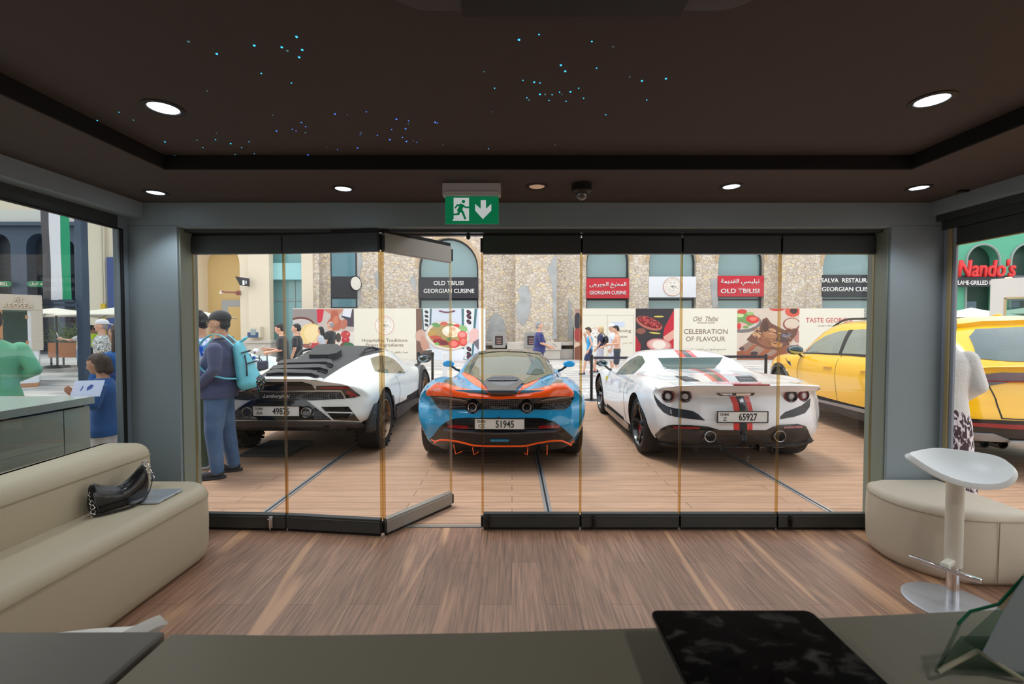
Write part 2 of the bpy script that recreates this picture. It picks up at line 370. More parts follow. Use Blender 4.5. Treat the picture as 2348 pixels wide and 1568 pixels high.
for i, (sx, sy) in enumerate(stars):
    d = ray(sx, sy); p = Vector((0, 0, CAMZ)) + d*((ZT-.001-CAMZ)/d.z)
    big = sx < 700 and sy < 130 or i % 3 == 0
    m_ = (LB2 if 600 < sx < 1050 and sy > 240 else LB) if i % 4 else LB3
    r_ = 0.0042 if big else 0.0028
    o = MB().lathe([(r_, 0), (r_*.8, -r_*.5), (0.0001, -r_*.8)], 8).obj('ceiling_star_light', m_, smooth=True, loc=p)
    tag(o, 'tiny fibre optic star point of light glowing in the dark recessed ceiling', 'light', 'fibre optic star lights in the ceiling')
# downlights
HOT = mat('lamp_face', (225, 240, 255), emit=6.0); WARM = mat('lamp_face_off', (205, 170, 140), rough=.4, emit=.35); RING = mat('lamp_ring', (34, 30, 29), .5)
dl = [((375, 247), ZT, .058, 'recessed downlight in the raised ceiling, left one beside a faint glow', 1), ((2137, 229), ZT, .058, 'brightest recessed downlight, in the raised ceiling near the right side', 1),
      ((357, 441), ZS, .048, 'recessed downlight in the ceiling border above the left pillar', 1), ((787, 432), ZS, .048, 'lit downlight in the ceiling border between the left corner and exit sign', 1),
      ((1231, 427), ZS, .048, 'unlit warm toned downlight between the exit sign and dome camera', 0), ((1677, 427), ZS, .048, 'lit downlight in the ceiling border to the right of the dome camera', 1),
      ((2107, 430), ZS, .048, 'recessed downlight in the ceiling border above the right pillar', 1)]
for (px, py), z, r, lab, on in dl:
    d = ray(px, py); p = Vector((0, 0, CAMZ)) + d*((z-CAMZ)/d.z)
    t = empty('ceiling_downlight', p, 0, lab, 'downlight', 'recessed ceiling downlights')
    MB().lathe([(r+.022, 0), (r+.022, -.004), (r+.004, -.006), (r, .0), (r, .004)], 36).obj('trim_ring', RING, t, smooth=True)
    MB().lathe([(r, -.002), (r*.6, -.003), (.0005, -.0035)], 32).obj('lamp_face', HOT if on else WARM, t, smooth=True)
    if on:
        L = bpy.data.lights.new('downlight', 'SPOT'); L.energy = 17; L.spot_size = math.radians(110); L.spot_blend = .6; L.shadow_soft_size = .05; L.color = (.85, .93, 1)
        lo = bpy.data.objects.new('downlight', L); COL.objects.link(lo); lo.parent = t; lo.location = (0, 0, -.02)
# cassette air conditioner
acm = mat('ac_plastic', (58, 52, 50), .5)
pl = []
def rrect(x0, x1, y0, y1, r, n=8):
    out = []
    for cx, cy, a0 in ((x1-r, y1-r, 0), (x0+r, y1-r, PI/2), (x0+r, y0+r, PI), (x1-r, y0+r, 1.5*PI)):
        out += [(cx+r*math.cos(a0+PI/2*k/n), cy+r*math.sin(a0+PI/2*k/n)) for k in range(n+1)]
    return out
ac = empty('ceiling_air_unit', (0.17, 0.83, ZT), 0, 'dark rounded cassette air unit cut by the top edge of the view', 'air conditioner')
MB().prism([(x, y, -.075) for x, y in rrect(-.52, .52, -.5, .49, .12)], (0, 0, .075)).obj('housing', acm, ac, bevel=0.012, seg=3)
MB().box(-.31, .31, -.3, .494, -.083, -.060).obj('grille', mat('ac_black', (6, 6, 7), .6), ac)
# exit sign
GRN = mat('exit_green', (12, 128, 82), .3, emit=.42); SIGNW = mat('exit_white', (222, 232, 232), .4, emit=.45); HOUS = mat('sign_housing', (196, 190, 190), .5)
px0 = 2.83
ex = empty('exit_sign', (at(1082, 430, px0).x, px0, ZS), 0, 'green running man exit sign with down arrow hanging from a grey housing', 'sign')
h_ = MB(); h_.box(-.178, .178, -.03, .03, -.075, .0); h_.box(-.165, .165, -.036, -.03, -.062, -.05)
h_.obj('housing', HOUS, ex, bevel=.004)
MB().box(-.165, .165, -.006, .004, -.245, -.075).obj('sign_plate', GRN, ex, bevel=.004)
q = lambda x, y: ((x-598)/628*.355, -.0075, -.075-(y-275)/640*.362)      # crop coords of the sign close-up
pic = MB(); pic.prism([q(400, 293), q(567, 293), q(567, 540), q(385, 540), q(400, 520)], (0, .001, 0))
pic.prism([q(695, 318), q(752, 318), q(752, 412), q(810, 358), q(810, 430), q(718, 522), q(634, 430), q(634, 358), q(695, 412)], (0, .001, 0))
pic.obj('pictogram', SIGNW, ex)
man = MB(); z_ = lambda p: (p[0], -.0085, p[2])
man.lathe([(.0105, 0), (.0105, .0012), (.0001, .0012)], 20, Matrix.Translation(z_(q(507, 334))) @ Matrix.Rotation(PI/2, 4, 'X'))
def limb(mb, a, b, w):
    a = Vector(z_(q(*a))); b = Vector(z_(q(*b))); d = (b-a).normalized(); n = Vector((-d.z, 0, d.x))*w
    mb.prism([a-n-d*w*.6, b-n+d*w*.6, b+n+d*w*.6, a+n-d*w*.6], (0, .001, 0))
for a, b, w in (((490, 375), (462, 430), .0135), ((440, 372), (495, 372), .0055), ((440, 372), (418, 402), .005), ((505, 378), (530, 396), .005), ((530, 396), (566, 396), .005), ((462, 430), (450, 470), .0075), ((450, 470), (380, 474), .0055), ((480, 420), (503, 460), .0075), ((503, 460), (525, 518), .0065)):
    limb(man, a, b, w)
man.obj('running_figure', GRN, ex)
# dome camera
dc = empty('dome_camera', (at(1334, 430, 2.83).x, 2.83, ZS), 0, 'black dome security camera on the ceiling to the right of exit sign', 'camera')
MB().lathe([(.0001, 0), (.062, 0), (.062, -.045), (.052, -.055), (.038, -.062), (.0001, -.062)], 36).obj('base', mat('black_plastic', (16, 16, 18), .4), dc, smooth=True)
MB().ell((0, 0, -.06), (.038, .038, .038), 24, 14).obj('dome', mat('smoked_dome', (60, 58, 58), .05, coat=1.0, spec=1.0), dc, smooth=True)
fx = at(1075, 535, 3.42); kn = MB().lathe([(.0001, .03), (.012, .03), (.012, 0), (.016, 0), (.016, -.012), (.009, -.022), (.0001, -.022)], 16)
o = kn.obj('door_catch', mat('black_plastic', (16, 16, 18), .4), smooth=True, loc=(fx.x, 3.38, 2.185)); tag(o, 'small black catch hanging under the door track in the open gap', 'catch')
sm = MB().box(-.03, .03, -.012, .012, -.012, 0); o = sm.obj('motion_sensor', mat('black_plastic', (16, 16, 18), .4), loc=(2.9, 2.95, ZS)); tag(o, 'little dark sensor on the ceiling by the right beam', 'sensor')
EDG = glass_mat('amber_edge_seal', (238, 220, 182), 4.0, .25)
# folding glass panels
def glass_panel(ax, ay, bx, by, lab, cols=(WD, WD), open_=False, grp='frameless folding glass door panels', locks=()):
    a = Vector((ax, ay, 0)); d = Vector((bx-ax, by-ay, 0)); w = d.length; rz = math.atan2(d.y, d.x)
    t = empty('glass_door_panel', a, rz, lab, 'door', grp)
    zt = 2.19; rt = MB(); rt.box(0.006, w-.006, -.022, .022, zt-.135, zt-.0); rt.obj('top_rail', cols[0], t, bevel=.004)
    rt = MB(); rt.box(0.006, w-.006, -.022, .022, .02, .125); rt.box(0.006, w-.006, -.026, .026, .10, .108); rt.obj('bottom_rail', cols[1], t, bevel=.003)
    bs = MB(); bs.box(.01, w-.01, -.012, .012, 0.0015, .022); bs.box(.01, w-.01, -.014, .014, zt, zt+.028); bs.obj('brush_seal', BLK, t)
    MB().box(.004, w-.004, -.005, .005, .115, zt-.125).obj('pane', GL, t)
    for x in (.0, w): MB().box(x-.008, x+.008, -.0075, .0075, .12, zt-.13).obj('edge_strip', EDG, t)
    hb = MB()
    for x in (0, w):
        hb.box(x-.012, x+.012, -.02, .02, zt-.12, zt-.02).box(x-.012, x+.012, -.02, .02, .025, .10)
    hb.obj('hinge', BLK, t)
    for lx, m_ in locks:
        lk = MB(); lk.box(lx-.014, lx+.014, -.036, -.022, .03, .115); lk.tube([(lx-.02, -.04, .095), (lx+.01, -.04, .095)], .005); lk.tube([(lx, -.04, .02), (lx, -.04, .11)], .007)
        lk.obj('bolt_lock', m_, t, bevel=.002)
    return t
bp_ = mat('black_plastic', (16, 16, 18), .4)
ax = lambda px, Y: (px-CX)/FPX*Y
pts = [(ax(446, 3.39), 3.39), (ax(653, 3.36), 3.36), (ax(872, 3.27), 3.27)]
glass_panel(*pts[0], *pts[1], 'glass door panel nearest the left jamb, with a chrome bolt', locks=((.58, CHR),))
glass_panel(*pts[1], *pts[2], 'second glass door panel from the left jamb, next to the folded leaf')
glass_panel(ax(878, 3.27), 3.27, ax(1033, 3.83), 3.83, 'folded out glass door leaf with pale rails, standing ajar', cols=(ALU, ALU))
xr = [ax(p, YD) for p in (1106, 1332, 1561, 1786, 2001)]
labs = ['glass door panel just right of the open gap', 'glass door panel in front of the white striped car, second right of the gap', 'glass door panel in front of the white car number plate, third right of the gap', 'glass door panel next to the right jamb']
lk = [((.04, bp_),), ((.10, bp_),), (), ((.095, bp_),)]
for i in range(4): glass_panel(xr[i], YD, xr[i+1], YD, labs[i], locks=lk[i])
# metal strips let into the deck
def strip(x, y0, y1, lab):
    t = MB(); t.box(x-.03, x+.03, y0, y1, 0, .004).mi(1).box(x-.008, x+.008, y0, y1, .004, .0045); 
    for k in range(int((y1-y0)/.3)): t.mi(0).lathe([(.005, .006), (.0001, .007)], 6, Matrix.Translation((x+.018, y0+.2+.3*k, 0)))
    tag(t.obj('deck_strip', (mat('strip_steel', (190, 192, 196), .35, metal=.6), BLK)), lab, 'floor trim', 'metal strips let into the deck')
strip(-2.02, 3.45, 8.0, 'metal strip across the deck running under the black and white car')
strip(.3, 3.45, 8.0, 'metal strip in the deck behind the blue car')
strip(2.62, 3.45, 8.0, 'metal strip in the deck leading under the white striped car')
# ================================================================ furniture
SOF = mat('sofa_leather', (184, 172, 148), 0.5, bump=0.05, bscale=220); SOF2 = mat('ottoman_leather', (205, 192, 172), 0.5, bump=0.05, bscale=220)
SEAM = mat('sofa_seam', (150, 138, 114), 0.6)
def soft_block(name, foot, z0, z1, r, m_, parent, n=5, taper=.02):
    """footprint polygon (2D), rounded top edge and slightly rounded bottom"""
    c = Vector((sum(p[0] for p in foot)/len(foot), sum(p[1] for p in foot)/len(foot)))
    N = len(foot); rings = []
    def inset(k):
        out = []
        for i in range(N):
            p = Vector(foot[i]); a = Vector(foot[i-1]); b_ = Vector(foot[(i+1) % N])
            d1 = (p-a).normalized(); d2 = (b_-p).normalized(); n1 = Vector((-d1.y, d1.x)); n2 = Vector((-d2.y, d2.x)); nn = (n1+n2)
            nn = nn/max(nn.dot(n1), .5) if nn.length > 1e-6 else n1
            out.append(p+nn*k)
        return out
    prof = [(.035, z0), (.012, z0+.03), (0, z0+.08), (-.004, (z0+z1)/2), (0, z1-r)] + [(r-r*math.cos(PI/2*k/n), z1-r+r*math.sin(PI/2*k/n)) for k in range(1, n+1)]
    vs = []; fs = []
    for k, z in prof: vs += [(p.x, p.y, z) for p in inset(k)]
    R = len(prof)
    for i in range(R-1):
        for j in range(N): fs.append((i*N+j, i*N+(j+1) % N, (i+1)*N+(j+1) % N, (i+1)*N+j))
    fs += [tuple(range(N))[::-1]]
    ci = len(vs); cc = [(vs[(R-1)*N+j]) for j in range(N)]
    fs += [tuple((R-1)*N+j for j in range(N))]
    mb = MB(); mb.add(vs, fs); o = mb.obj(name, m_, parent, smooth=True, ang=60)
    sm_ = MB(); ins = inset(-.003); sm_.tube([(p.x, p.y, z1-r) for p in ins], .0022, 6, closed=True); sm_.obj('seam', SEAM, o)
    return o
def rpoly(x0, x1, y0, y1, rs, n=8):
    """rounded rectangle, rs = radii for (x1,y1),(x0,y1),(x0,y0),(x1,y0), ccw"""
    out = []
    for (cx, sx), (cy, sy), r, a0 in (((x1, -1), (y1, -1), rs[0], 0), ((x0, 1), (y1, -1), rs[1], PI/2), ((x0, 1), (y0, 1), rs[2], PI), ((x1, -1), (y0, 1), rs[3], 1.5*PI)):
        out += [(cx+sx*r+r*math.cos(a0+PI/2*k/n), cy+sy*r+r*math.sin(a0+PI/2*k/n)) for k in range(n+1)]
    return out
sf = empty('sofa', (-2.3, 1.5, 0), 0, 'long beige leather sofa along the left window', 'sofa')
f1 = rpoly(-2.68+2.3, -1.99+2.3, -2.4, 1.60, (.22, .1, .05, .05)); soft_block('seat', f1, 0.002, .475, .07, SOF, sf)
f2 = rpoly(-2.70+2.3, -2.36+2.3, -2.4, 1.50, (.09, .06, .04, .04)); soft_block('backrest', f2, .40, .765, .085, SOF, sf)
ot = empty('ottoman', (2.74, 2.9, 0), 0, 'cream leather ottoman block in front of the right pillar', 'ottoman')
f3 = [(x-2.74, y-2.9) for x, y in ((3.03, 3.22), (2.62, 3.22), (2.50, 3.18), (2.44, 3.08), (2.425, 2.95), (2.44, 2.84), (2.49, 2.74), (2.56, 2.66), (2.65, 2.61), (2.75, 2.59), (2.88, 2.585), (3.03, 2.585))]
so_ = soft_block('seat', f3, .002, .44, .05, SOF2, ot)
MB().tube([(2.80-2.74, 2.583-2.9, .03), (2.80-2.74, 2.580-2.9, .39)], .0022, 6).obj('seam', SEAM, ot)
# counter
CM = mat('counter_top', (142, 140, 128), 0.32, bump=.01); CB = mat('counter_body', (96, 95, 88), .5)
ct = empty('reception_counter', (0, .4, 0), 0, 'dark grey reception counter across the bottom with a tablet on it', 'counter')
zc = 1.04
e_ = [floor_at(392, 1452, zc), floor_at(700, 1455, zc), floor_at(1130, 1448, zc), floor_at(1500, 1437, zc), floor_at(1880, 1415, zc), floor_at(2150, 1402, zc), floor_at(2348, 1393, zc)]
poly = [(p.x, p.y-.4, 0) for p in e_]+[(1.3, e_[-1].y-.4, 0), (1.3, -.28, 0), (-.57, -.28, 0)]
s0 = floor_at(265, 1568, zc); 
poly[-1] = (s0.x-.0, -.10, 0); poly.insert(-1, (s0.x, -.28, 0)) if 0 else None
MB().prism([(x, y, zc-.03) for x, y, z in poly], (0, 0, .03)).obj('top', CM, ct, bevel=.003)
MB().box(-.50, 1.25, -.1, .24, 0, zc-.03).obj('base', CB, ct)
ct2 = empty('side_counter', (-.9, .4, 0), 0, 'dark side counter in the bottom left corner, joined to the reception counter', 'counter')
s1 = floor_at(380, 1449, zc); s2 = floor_at(0, 1454, zc)
MB().prism([(s1.x+.9, s1.y-.4, zc-.03), (s2.x+.3, s2.y-.4, zc-.03), (-.8, s2.y-.4, zc-.03), (-.8, -.5, zc-.03), (s0.x+.9-.012, -.5, zc-.03), (s0.x+.9-.012, s0.y-.4, zc-.03)], (0, 0, .032)).obj('top', mat('counter_top_dark', (122, 122, 120), .35), ct2, bevel=.004)
MB().box(-.7, .33, -.45, .24, 0, zc-.03).obj('base', CB, ct2)
# tablet
tb = empty('tablet', (0, 0, 0), 0, 'black tablet with a smeared screen on the counter edge', 'tablet')
zt_ = zc+.036; c1, c2 = floor_at(1490, 1397, zt_), floor_at(1858, 1397, zt_)
W_ = c2.x-c1.x; D_ = .19
tb.location = ((c1.x+c2.x)/2, c1.y-D_/2, zt_-.007)
MB().prism([(x, y, 0) for x, y in rrect(-W_/2, W_/2, -D_/2, D_/2, .012)], (0, 0, .006)).obj('body', mat('tablet_body', (40, 40, 42), .35, metal=.6), tb, bevel=.001)
m, nt, b = nodes('smeared_screen'); b.inputs['Base Color'].default_value = (.004, .004, .005, 1)
mp = mapping(nt, scale=(1, 1.6, 1)); n = noise(nt, mp, 26, 3, .5); r = ramp(nt, [(.55, (8, 8, 10)), (.80, (90, 90, 88))]); nt.links.new(n.outputs[0], r.inputs[0]); nt.links.new(r.outputs[0], b.inputs['Base Color'])
r2 = nt.nodes.new('ShaderNodeMapRange'); r2.inputs[3].default_value = .16; r2.inputs[4].default_value = .5; nt.links.new(n.outputs[0], r2.inputs[0]); nt.links.new(r2.outputs[0], b.inputs['Roughness']); b.inputs['Specular IOR Level'].default_value = .12
MB().prism([(x, y, .006) for x, y in rrect(-W_/2+.003, W_/2-.003, -D_/2+.003, D_/2-.003, .010)], (0, 0, .0012)).obj('screen', m, tb)
MB().box(-.05, .05, -.06, .05, -(zt_-.007-zc), 0).obj('stand', bp_, tb)
# acrylic sign holder, bottom right
ACR = glass_mat('acrylic', (214, 226, 220), 1.2); ACG = mat('acrylic_edge', (40, 120, 92), .2)
ah = empty('acrylic_sign_holder', (.60, .50, zc), 0, 'clear acrylic leaflet stand with grey insert at the bottom right corner', 'sign holder')
L0 = Vector(floor_at(2150, 1545, zc))-Vector((.60, .50, zc)); R0 = Vector((.75, .50, zc))-Vector((.60, .50, zc))
P_ = lambda px, py, Y: at(px, py, Y)-Vector((.60, .50, zc))
A, B_, C_, D0 = P_(2150, 1535, .60), P_(2205, 1432, .66), P_(2290, 1405, .66), P_(2348, 1330, .63)
A.z = .004
MB().prism([A, (A.x+.35, A.y-.05, .004), (A.x+.35, A.y+.06, .004), (A.x+.09, A.y+.06, .004)], (0, 0, .003)).obj('base_plate', ACR, ah)
q1 = [P_(2212, 1470, .60), P_(2290, 1398, .60), P_(2420, 1230, .60), P_(2520, 1400, .60), P_(2400, 1600, .60)]
MB().prism(q1, (.0, .003, 0)).obj('front_plate', ACR, ah)
MB().prism([P_(2256, 1497, .590), P_(2300, 1410, .590), P_(2335, 1350, .590), P_(2420, 1230, .590), P_(2560, 1400, .590), P_(2440, 1640, .590)], (0, .002, 0)).obj('insert', mat('grey_insert', (160, 170, 178), .5), ah)
MB().tube([P_(2196, 1432, .62), P_(2225, 1402, .62), P_(2290, 1385, .62), P_(2348, 1322, .62)], .0022, 6).obj('edge', ACG, ah, smooth=True)
MB().tube([P_(2148, 1540, .585), P_(2200, 1430, .62)], .0022, 6).obj('edge', ACR, ah)
MB().tube([P_(2150, 1540, .585), P_(2242, 1492, .60), P_(2348, 1560, .58)], .003, 6).obj('edge', mat('acrylic_pale', (170, 170, 150), .2), ah)
# stools
WSH = mat('stool_white', (226, 228, 226), .38); CRM = mat('stool_cream_post', (222, 218, 204), .45); BRS = mat('brushed_steel', (196, 198, 202), .35, metal=.55)
def stool(loc, rz, lab):
    t = empty('bar_stool', loc, 0, lab, 'stool', 'white shell bar stools')
    nu, nv = 40, 14; vs = []; fs = []
    for j in range(nv+1):
        s_ = j/nv
        for i in range(nu):
            a = 2*PI*i/nu; c, s = math.cos(a), math.sin(a)
            rx = .255 if c > 0 else .275; ry = .195
            ex_ = abs(c)**1.0
            tip = 1.0 if c > 0 else 1.0
            yy = ry*s*(1-.5*max(0, -c)**2) ; xx = rx*c
            lift = (.035*max(0, s)*.9 + .05*abs(c)**3 + .02*max(0, -s)) * s_**2.2 + .02*s_**3
            vs.append((xx*s_, yy*s_, .735+lift*1.25 + .015*(max(0, -c)**3)*s_**2))
    for j in range(nv):
        for i in range(nu): fs.append((j*nu+i, j*nu+(i+1) % nu, (j+1)*nu+(i+1) % nu, (j+1)*nu+i))
    mb = MB(); mb.add(vs, fs); ca, sa, q_ = math.cos(.30), math.sin(.30), .90
    mb.v = [(x*q_, y*q_*ca-(z-.735)*sa, .735+y*q_*sa+(z-.735)*ca-.035) for x, y, z in mb.v]; o = mb.obj('seat', WSH, t, smooth=True, ang=80, fixn=False); o.rotation_euler = (0, 0, rz)
    sd = o.modifiers.new('solid', 'SOLIDIFY'); sd.thickness = .028; sd.offset = -1
    bv = o.modifiers.new('bv', 'BEVEL'); bv.width = .009; bv.segments = 3; bv.limit_method = 'ANGLE'; bv.angle_limit = math.radians(60)
    MB().lathe([(.0001, .66), (.029, .66), (.029, .69)], 24).obj('seat_plate', BRS, t, smooth=True)
    MB().lathe([(.0001, .215), (.036, .215), (.038, .225), (.038, .675), (.0001, .68)], 28).obj('post_sleeve', CRM, t, smooth=True, ang=50)
    MB().lathe([(.028, 0.01), (.028, .22)], 24).obj('lower_post', CHR, t, smooth=True)
    RB = Matrix.Rotation(math.radians(-60), 4, 'Z'); fr = MB(); fr.box(-.018, .018, -.125, -.02, .235, .262, RB); fr.obj('footrest_bracket', CRM, t, bevel=.006)
    fr = MB(); fr.box(-.145, .145, -.145, -.120, .225, .246, RB); fr.obj('footrest', CHR, t, bevel=.004)
    MB().lathe([(.0001, .0), (.215, 0), (.215, .006), (.20, .011), (.05, .014), (.0001, .015)], 48).obj('base', BRS, t, smooth=True, ang=30)
    return t
stool((2.40, 2.44, 0), math.radians(-14), 'white bar stool with footrest in front of the cream ottoman')
stool((3.06-.32, 2.05, 0), math.radians(20), 'white bar stool cut by the right edge of the view')
stool((-1.06, 0.99, 0), math.radians(190), 'white bar stool behind the side counter, only its seat showing')
# laptop
lp = empty('laptop', (0, 0, 0), 0, 'closed silver laptop lying on the sofa seat', 'laptop')
zl = .475
k = [floor_at(236, 1158, zl), floor_at(363, 1156, zl), floor_at(406, 1124, zl), floor_at(300, 1128, zl)]
cxy = (k[1]+k[3])/2; ang_ = math.atan2((k[1]-k[0]).y, (k[1]-k[0]).x)
lp.location = (cxy.x, cxy.y, zl); lp.rotation_euler = (0, 0, ang_)
Wl, Dl = .32, .225
SIL = mat('laptop_silver', (188, 194, 202), .35, metal=.55)
MB().prism([(x, y, .003) for x, y in rrect(-Wl/2, Wl/2, -Dl/2, Dl/2, .014)], (0, 0, .009)).obj('base', SIL, lp, bevel=.0025)
MB().prism([(x, y, .0125) for x, y in rrect(-Wl/2, Wl/2, -Dl/2, Dl/2, .014)], (0, 0, .004)).obj('lid', SIL, lp, bevel=.0015)
ap = []
for i in range(28):
    a = 2*PI*i/28; rr_ = .0155*(1-.16*math.exp(-((a-PI/2)/.35)**2)-.10*math.exp(-((a-1.5*PI)/.3)**2)-.22*math.exp(-(min(abs(a), 2*PI-abs(a))/.4)**2))
    ap.append((rr_*math.cos(a), rr_*math.sin(a)*1.02, .0166))
lg = MB(); lg.prism(ap, (0, 0, .0003)); lg.prism([(.001, .015, .0166), (.008, .018, .0166), (.009, .026, .0166), (.003, .022, .0166)], (0, 0, .0003))
o = lg.obj('emblem', mat('dark_chrome', (60, 62, 66), .2, metal=.8), lp); o.rotation_euler = (0, 0, PI)
for x, w in ((-.06, .012), (-.03, .008), (0, .008), (.03, .02)): MB().box(Wl/2-.0005, Wl/2+.0006, x, x+w, .0055, .0095).obj('port', BLK, lp)
# handbag
LEA = mat('black_leather', (16, 17, 19), .28, coat=.3, bump=.18, bscale=14)
hb = empty('handbag', (0, 0, 0), 0, 'black leather shoulder bag with chunky chain links on the sofa', 'bag')
hl = floor_at(262, 1150, zl); hb.location = (-2.265, 2.60, zl); hb.rotation_euler = (0, 0, math.radians(72)); hb.scale = (.92, .92, .92)
mb = MB()
for i in range(31):
    s_ = i/30; x = -.135+.27*s_; top = .135+.055*abs(2*s_-1)**1.6*(1 if s_ < .5 else 1.7) - .0; bt = .0+.012*(1-abs(2*s_-1)**2)*0
    mb.ell((x, 0, top*.45), (.035, .045*(1-.35*abs(2*s_-1)), top*.47), 12, 10)
    mb.ell((x, .006, top*.82), (.028, .018, top*.2), 10, 8)
hbo = blob('body', mb, LEA, .005, 14, hb)
MB().tube([(-.15, -.02, .14), (-.145, -.035, .07), (-.13, -.04, .015)], .004, 6).obj('piping', LEA, hb, smooth=True)
def chain(pa, pb, n, r=.011):
    mb = MB(); pa = Vector(pa); pb = Vector(pb)
    for i in range(n):
        c = pa.lerp(pb, i/(n-1)); ax_ = (pb-pa).normalized(); side = Vector((0, 1, 0)) if i % 2 else Vector((.5, 1, .3))
        side = (side-ax_*side.dot(ax_)).normalized()
        mb.tube([c+(ax_*math.cos(2*PI*k/16)+side.cross(ax_)*math.sin(2*PI*k/16))*r for k in range(16)], .0026, 6, closed=True)
    return mb
chain((-.155, -.01, .135), (-.165, -.045, .012), 6).obj('chain', CHR, hb, smooth=True)
chain((.14, -.02, .245), (.165, -.045, .14), 6).obj('chain', CHR, hb, smooth=True)
st = MB(); P1 = [Vector(p) for p in ((-.165, -.05, .012), (-.10, -.085, .012), (0, -.11, .012), (.08, -.10, .025), (.13, -.075, .07), (.165, -.05, .13))]
fine = []
for i in range(len(P1)-1):
    for s_ in range(6): fine.append(P1[i].lerp(P1[i+1], s_/6))
fine.append(P1[-1])
for _ in range(3): fine = [fine[0]]+[(fine[i-1]+fine[i]*2+fine[i+1])/4 for i in range(1, len(fine)-1)]+[fine[-1]]
vs = []; fs = []
for i, p in enumerate(fine): vs += [p+Vector((0, 0, -.009)), p+Vector((0, 0, .009)), p+Vector((0, .004, .009)), p+Vector((0, .004, -.009))]
for i in range(len(fine)-1):
    for k_ in range(4): fs.append((i*4+k_, i*4+(k_+1) % 4, i*4+4+(k_+1) % 4, i*4+4+k_))
fs += [(0, 1, 2, 3), tuple(len(vs)-4+k_ for k_ in range(4))]
st.add(vs, fs); st.obj('shoulder_strap', LEA, hb, smooth=True)
MB().tube([(-.13, 0, .165), (-.05, .0, .135), (.05, 0, .14), (.11, 0, .20), (.14, 0, .245)], [.004]*5, 6).obj('zip', mat('zip_metal', (120, 120, 122), .3, metal=.9), hb, smooth=True)
# ================================================================ street
YB = 24.0
def bx(px, Y=YB): return (px-CX)/FPX*Y
def bz(py, Y=YB): return at(CX, py, Y).z
m, nt, b = nodes('stone_cladding')
tc = nt.nodes.new('ShaderNodeTexCoord'); ds = mapping(nt, scale=(1, 1, 1.5))
nz = noise(nt, ds, 1.6, 3); ad = nt.nodes.new('ShaderNodeMix'); ad.data_type = 'VECTOR'; ad.inputs[0].default_value = .12
nt.links.new(ds.outputs[0], ad.inputs[4]); nt.links.new(nz.outputs[1], ad.inputs[5])
v1 = nt.nodes.new('ShaderNodeTexVoronoi'); v1.inputs['Scale'].default_value = 5.4; nt.links.new(ad.outputs[1], v1.inputs['Vector'])
v2 = nt.nodes.new('ShaderNodeTexVoronoi'); v2.feature = 'DISTANCE_TO_EDGE'; v2.inputs['Scale'].default_value = 5.4; nt.links.new(ad.outputs[1], v2.inputs['Vector'])
sr = ramp(nt, [(0.0, (214, 200, 182)), (0.35, (226, 216, 202)), (0.6, (200, 184, 168)), (0.8, (230, 212, 178)), (1.0, (216, 208, 200))])
sp_ = nt.nodes.new('ShaderNodeSeparateColor'); nt.links.new(v1.outputs['Color'], sp_.inputs[0]); nt.links.new(sp_.outputs[0], sr.inputs[0])
er = ramp(nt, [(0.02, (0, 0, 0)), (0.07, (255, 255, 255))]); nt.links.new(v2.outputs['Distance'], er.inputs[0])
c1_ = mixc(nt, (180, 166, 152), sr.outputs[0], er.outputs[0]); nt.links.new(c1_, b.inputs['Base Color']); b.inputs['Roughness'].default_value = .9
bumpto(nt, b, er.outputs[0], .5, .03); STONE = m
CREAM = mat('cream_render', (226, 214, 192), .8, bump=.05, bscale=4); PLAS = mat('grey_plaster', (168, 170, 170), .85, rgb2=(186, 188, 188), var=.15, vscale=2)
OCH = mat('ochre_render', (205, 176, 118), .8, rgb2=(196, 166, 108), var=.2, vscale=.8)
TEAL = mat('teal_glass', (128, 158, 160), .08, spec=.8); DGL = mat('dark_glass', (52, 68, 72), .06, spec=.9); FRM = mat('window_frame_dark', (40, 46, 50), .5)
AQUA = mat('aqua_glass', (122, 172, 176), .1, spec=.8); GREY = mat('concrete_grey', (158, 160, 158), .8); NAVY = mat('navy_cladding', (62, 78, 100), .45)
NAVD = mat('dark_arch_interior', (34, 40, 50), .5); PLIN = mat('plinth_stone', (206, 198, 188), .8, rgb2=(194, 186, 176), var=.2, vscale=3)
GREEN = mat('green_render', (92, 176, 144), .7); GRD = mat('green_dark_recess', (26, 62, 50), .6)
def arch_wall(mb, x0, x1, z0, z1, y, ops, depth=.5, n=14):
    """front wall with arched openings (xa, xb, zbottom, zspring)"""
    cur = x0
    q = lambda xa, xb, za, zb: mb.add([(xa, y, za), (xb, y, za), (xb, y, zb), (xa, y, zb)], [(0, 1, 2, 3)])
    for xa, xb, zb, zs in ops:
        q(cur, xa, z0, z1)
        if zb > z0: q(xa, xb, z0, zb); mb.add([(xa, y, zb), (xb, y, zb), (xb, y+depth, zb), (xa, y+depth, zb)], [(0, 1, 2, 3)])
        r = (xb-xa)/2; c = (xa+xb)/2
        P = [(c-r*math.cos(PI*i/n), zs+r*math.sin(PI*i/n)) for i in range(n+1)]
        for i in range(n):
            (u, w), (u2, w2) = P[i], P[i+1]
            mb.add([(u, y, w), (u2, y, w2), (u2, y, z1), (u, y, z1)], [(0, 1, 2, 3)])
            mb.add([(u, y, w), (u2, y, w2), (u2, y+depth, w2), (u, y+depth, w)], [(3, 2, 1, 0)])
        for x in (xa, xb): mb.add([(x, y, zb), (x, y+depth, zb), (x, y+depth, zs), (x, y, zs)], [(0, 1, 2, 3)])
        cur = xb
    q(cur, x1, z0, z1)
def arch_fill(mb, xa, xb, zb, zs, y, n=18):
    r = (xb-xa)/2; c = (xa+xb)/2
    P = [(c-r*math.cos(PI*i/n), y, zs+r*math.sin(PI*i/n)) for i in range(n+1)]+[(xb, y, zb), (xa, y, zb)]
    mb.add(P, [tuple(range(len(P)))])
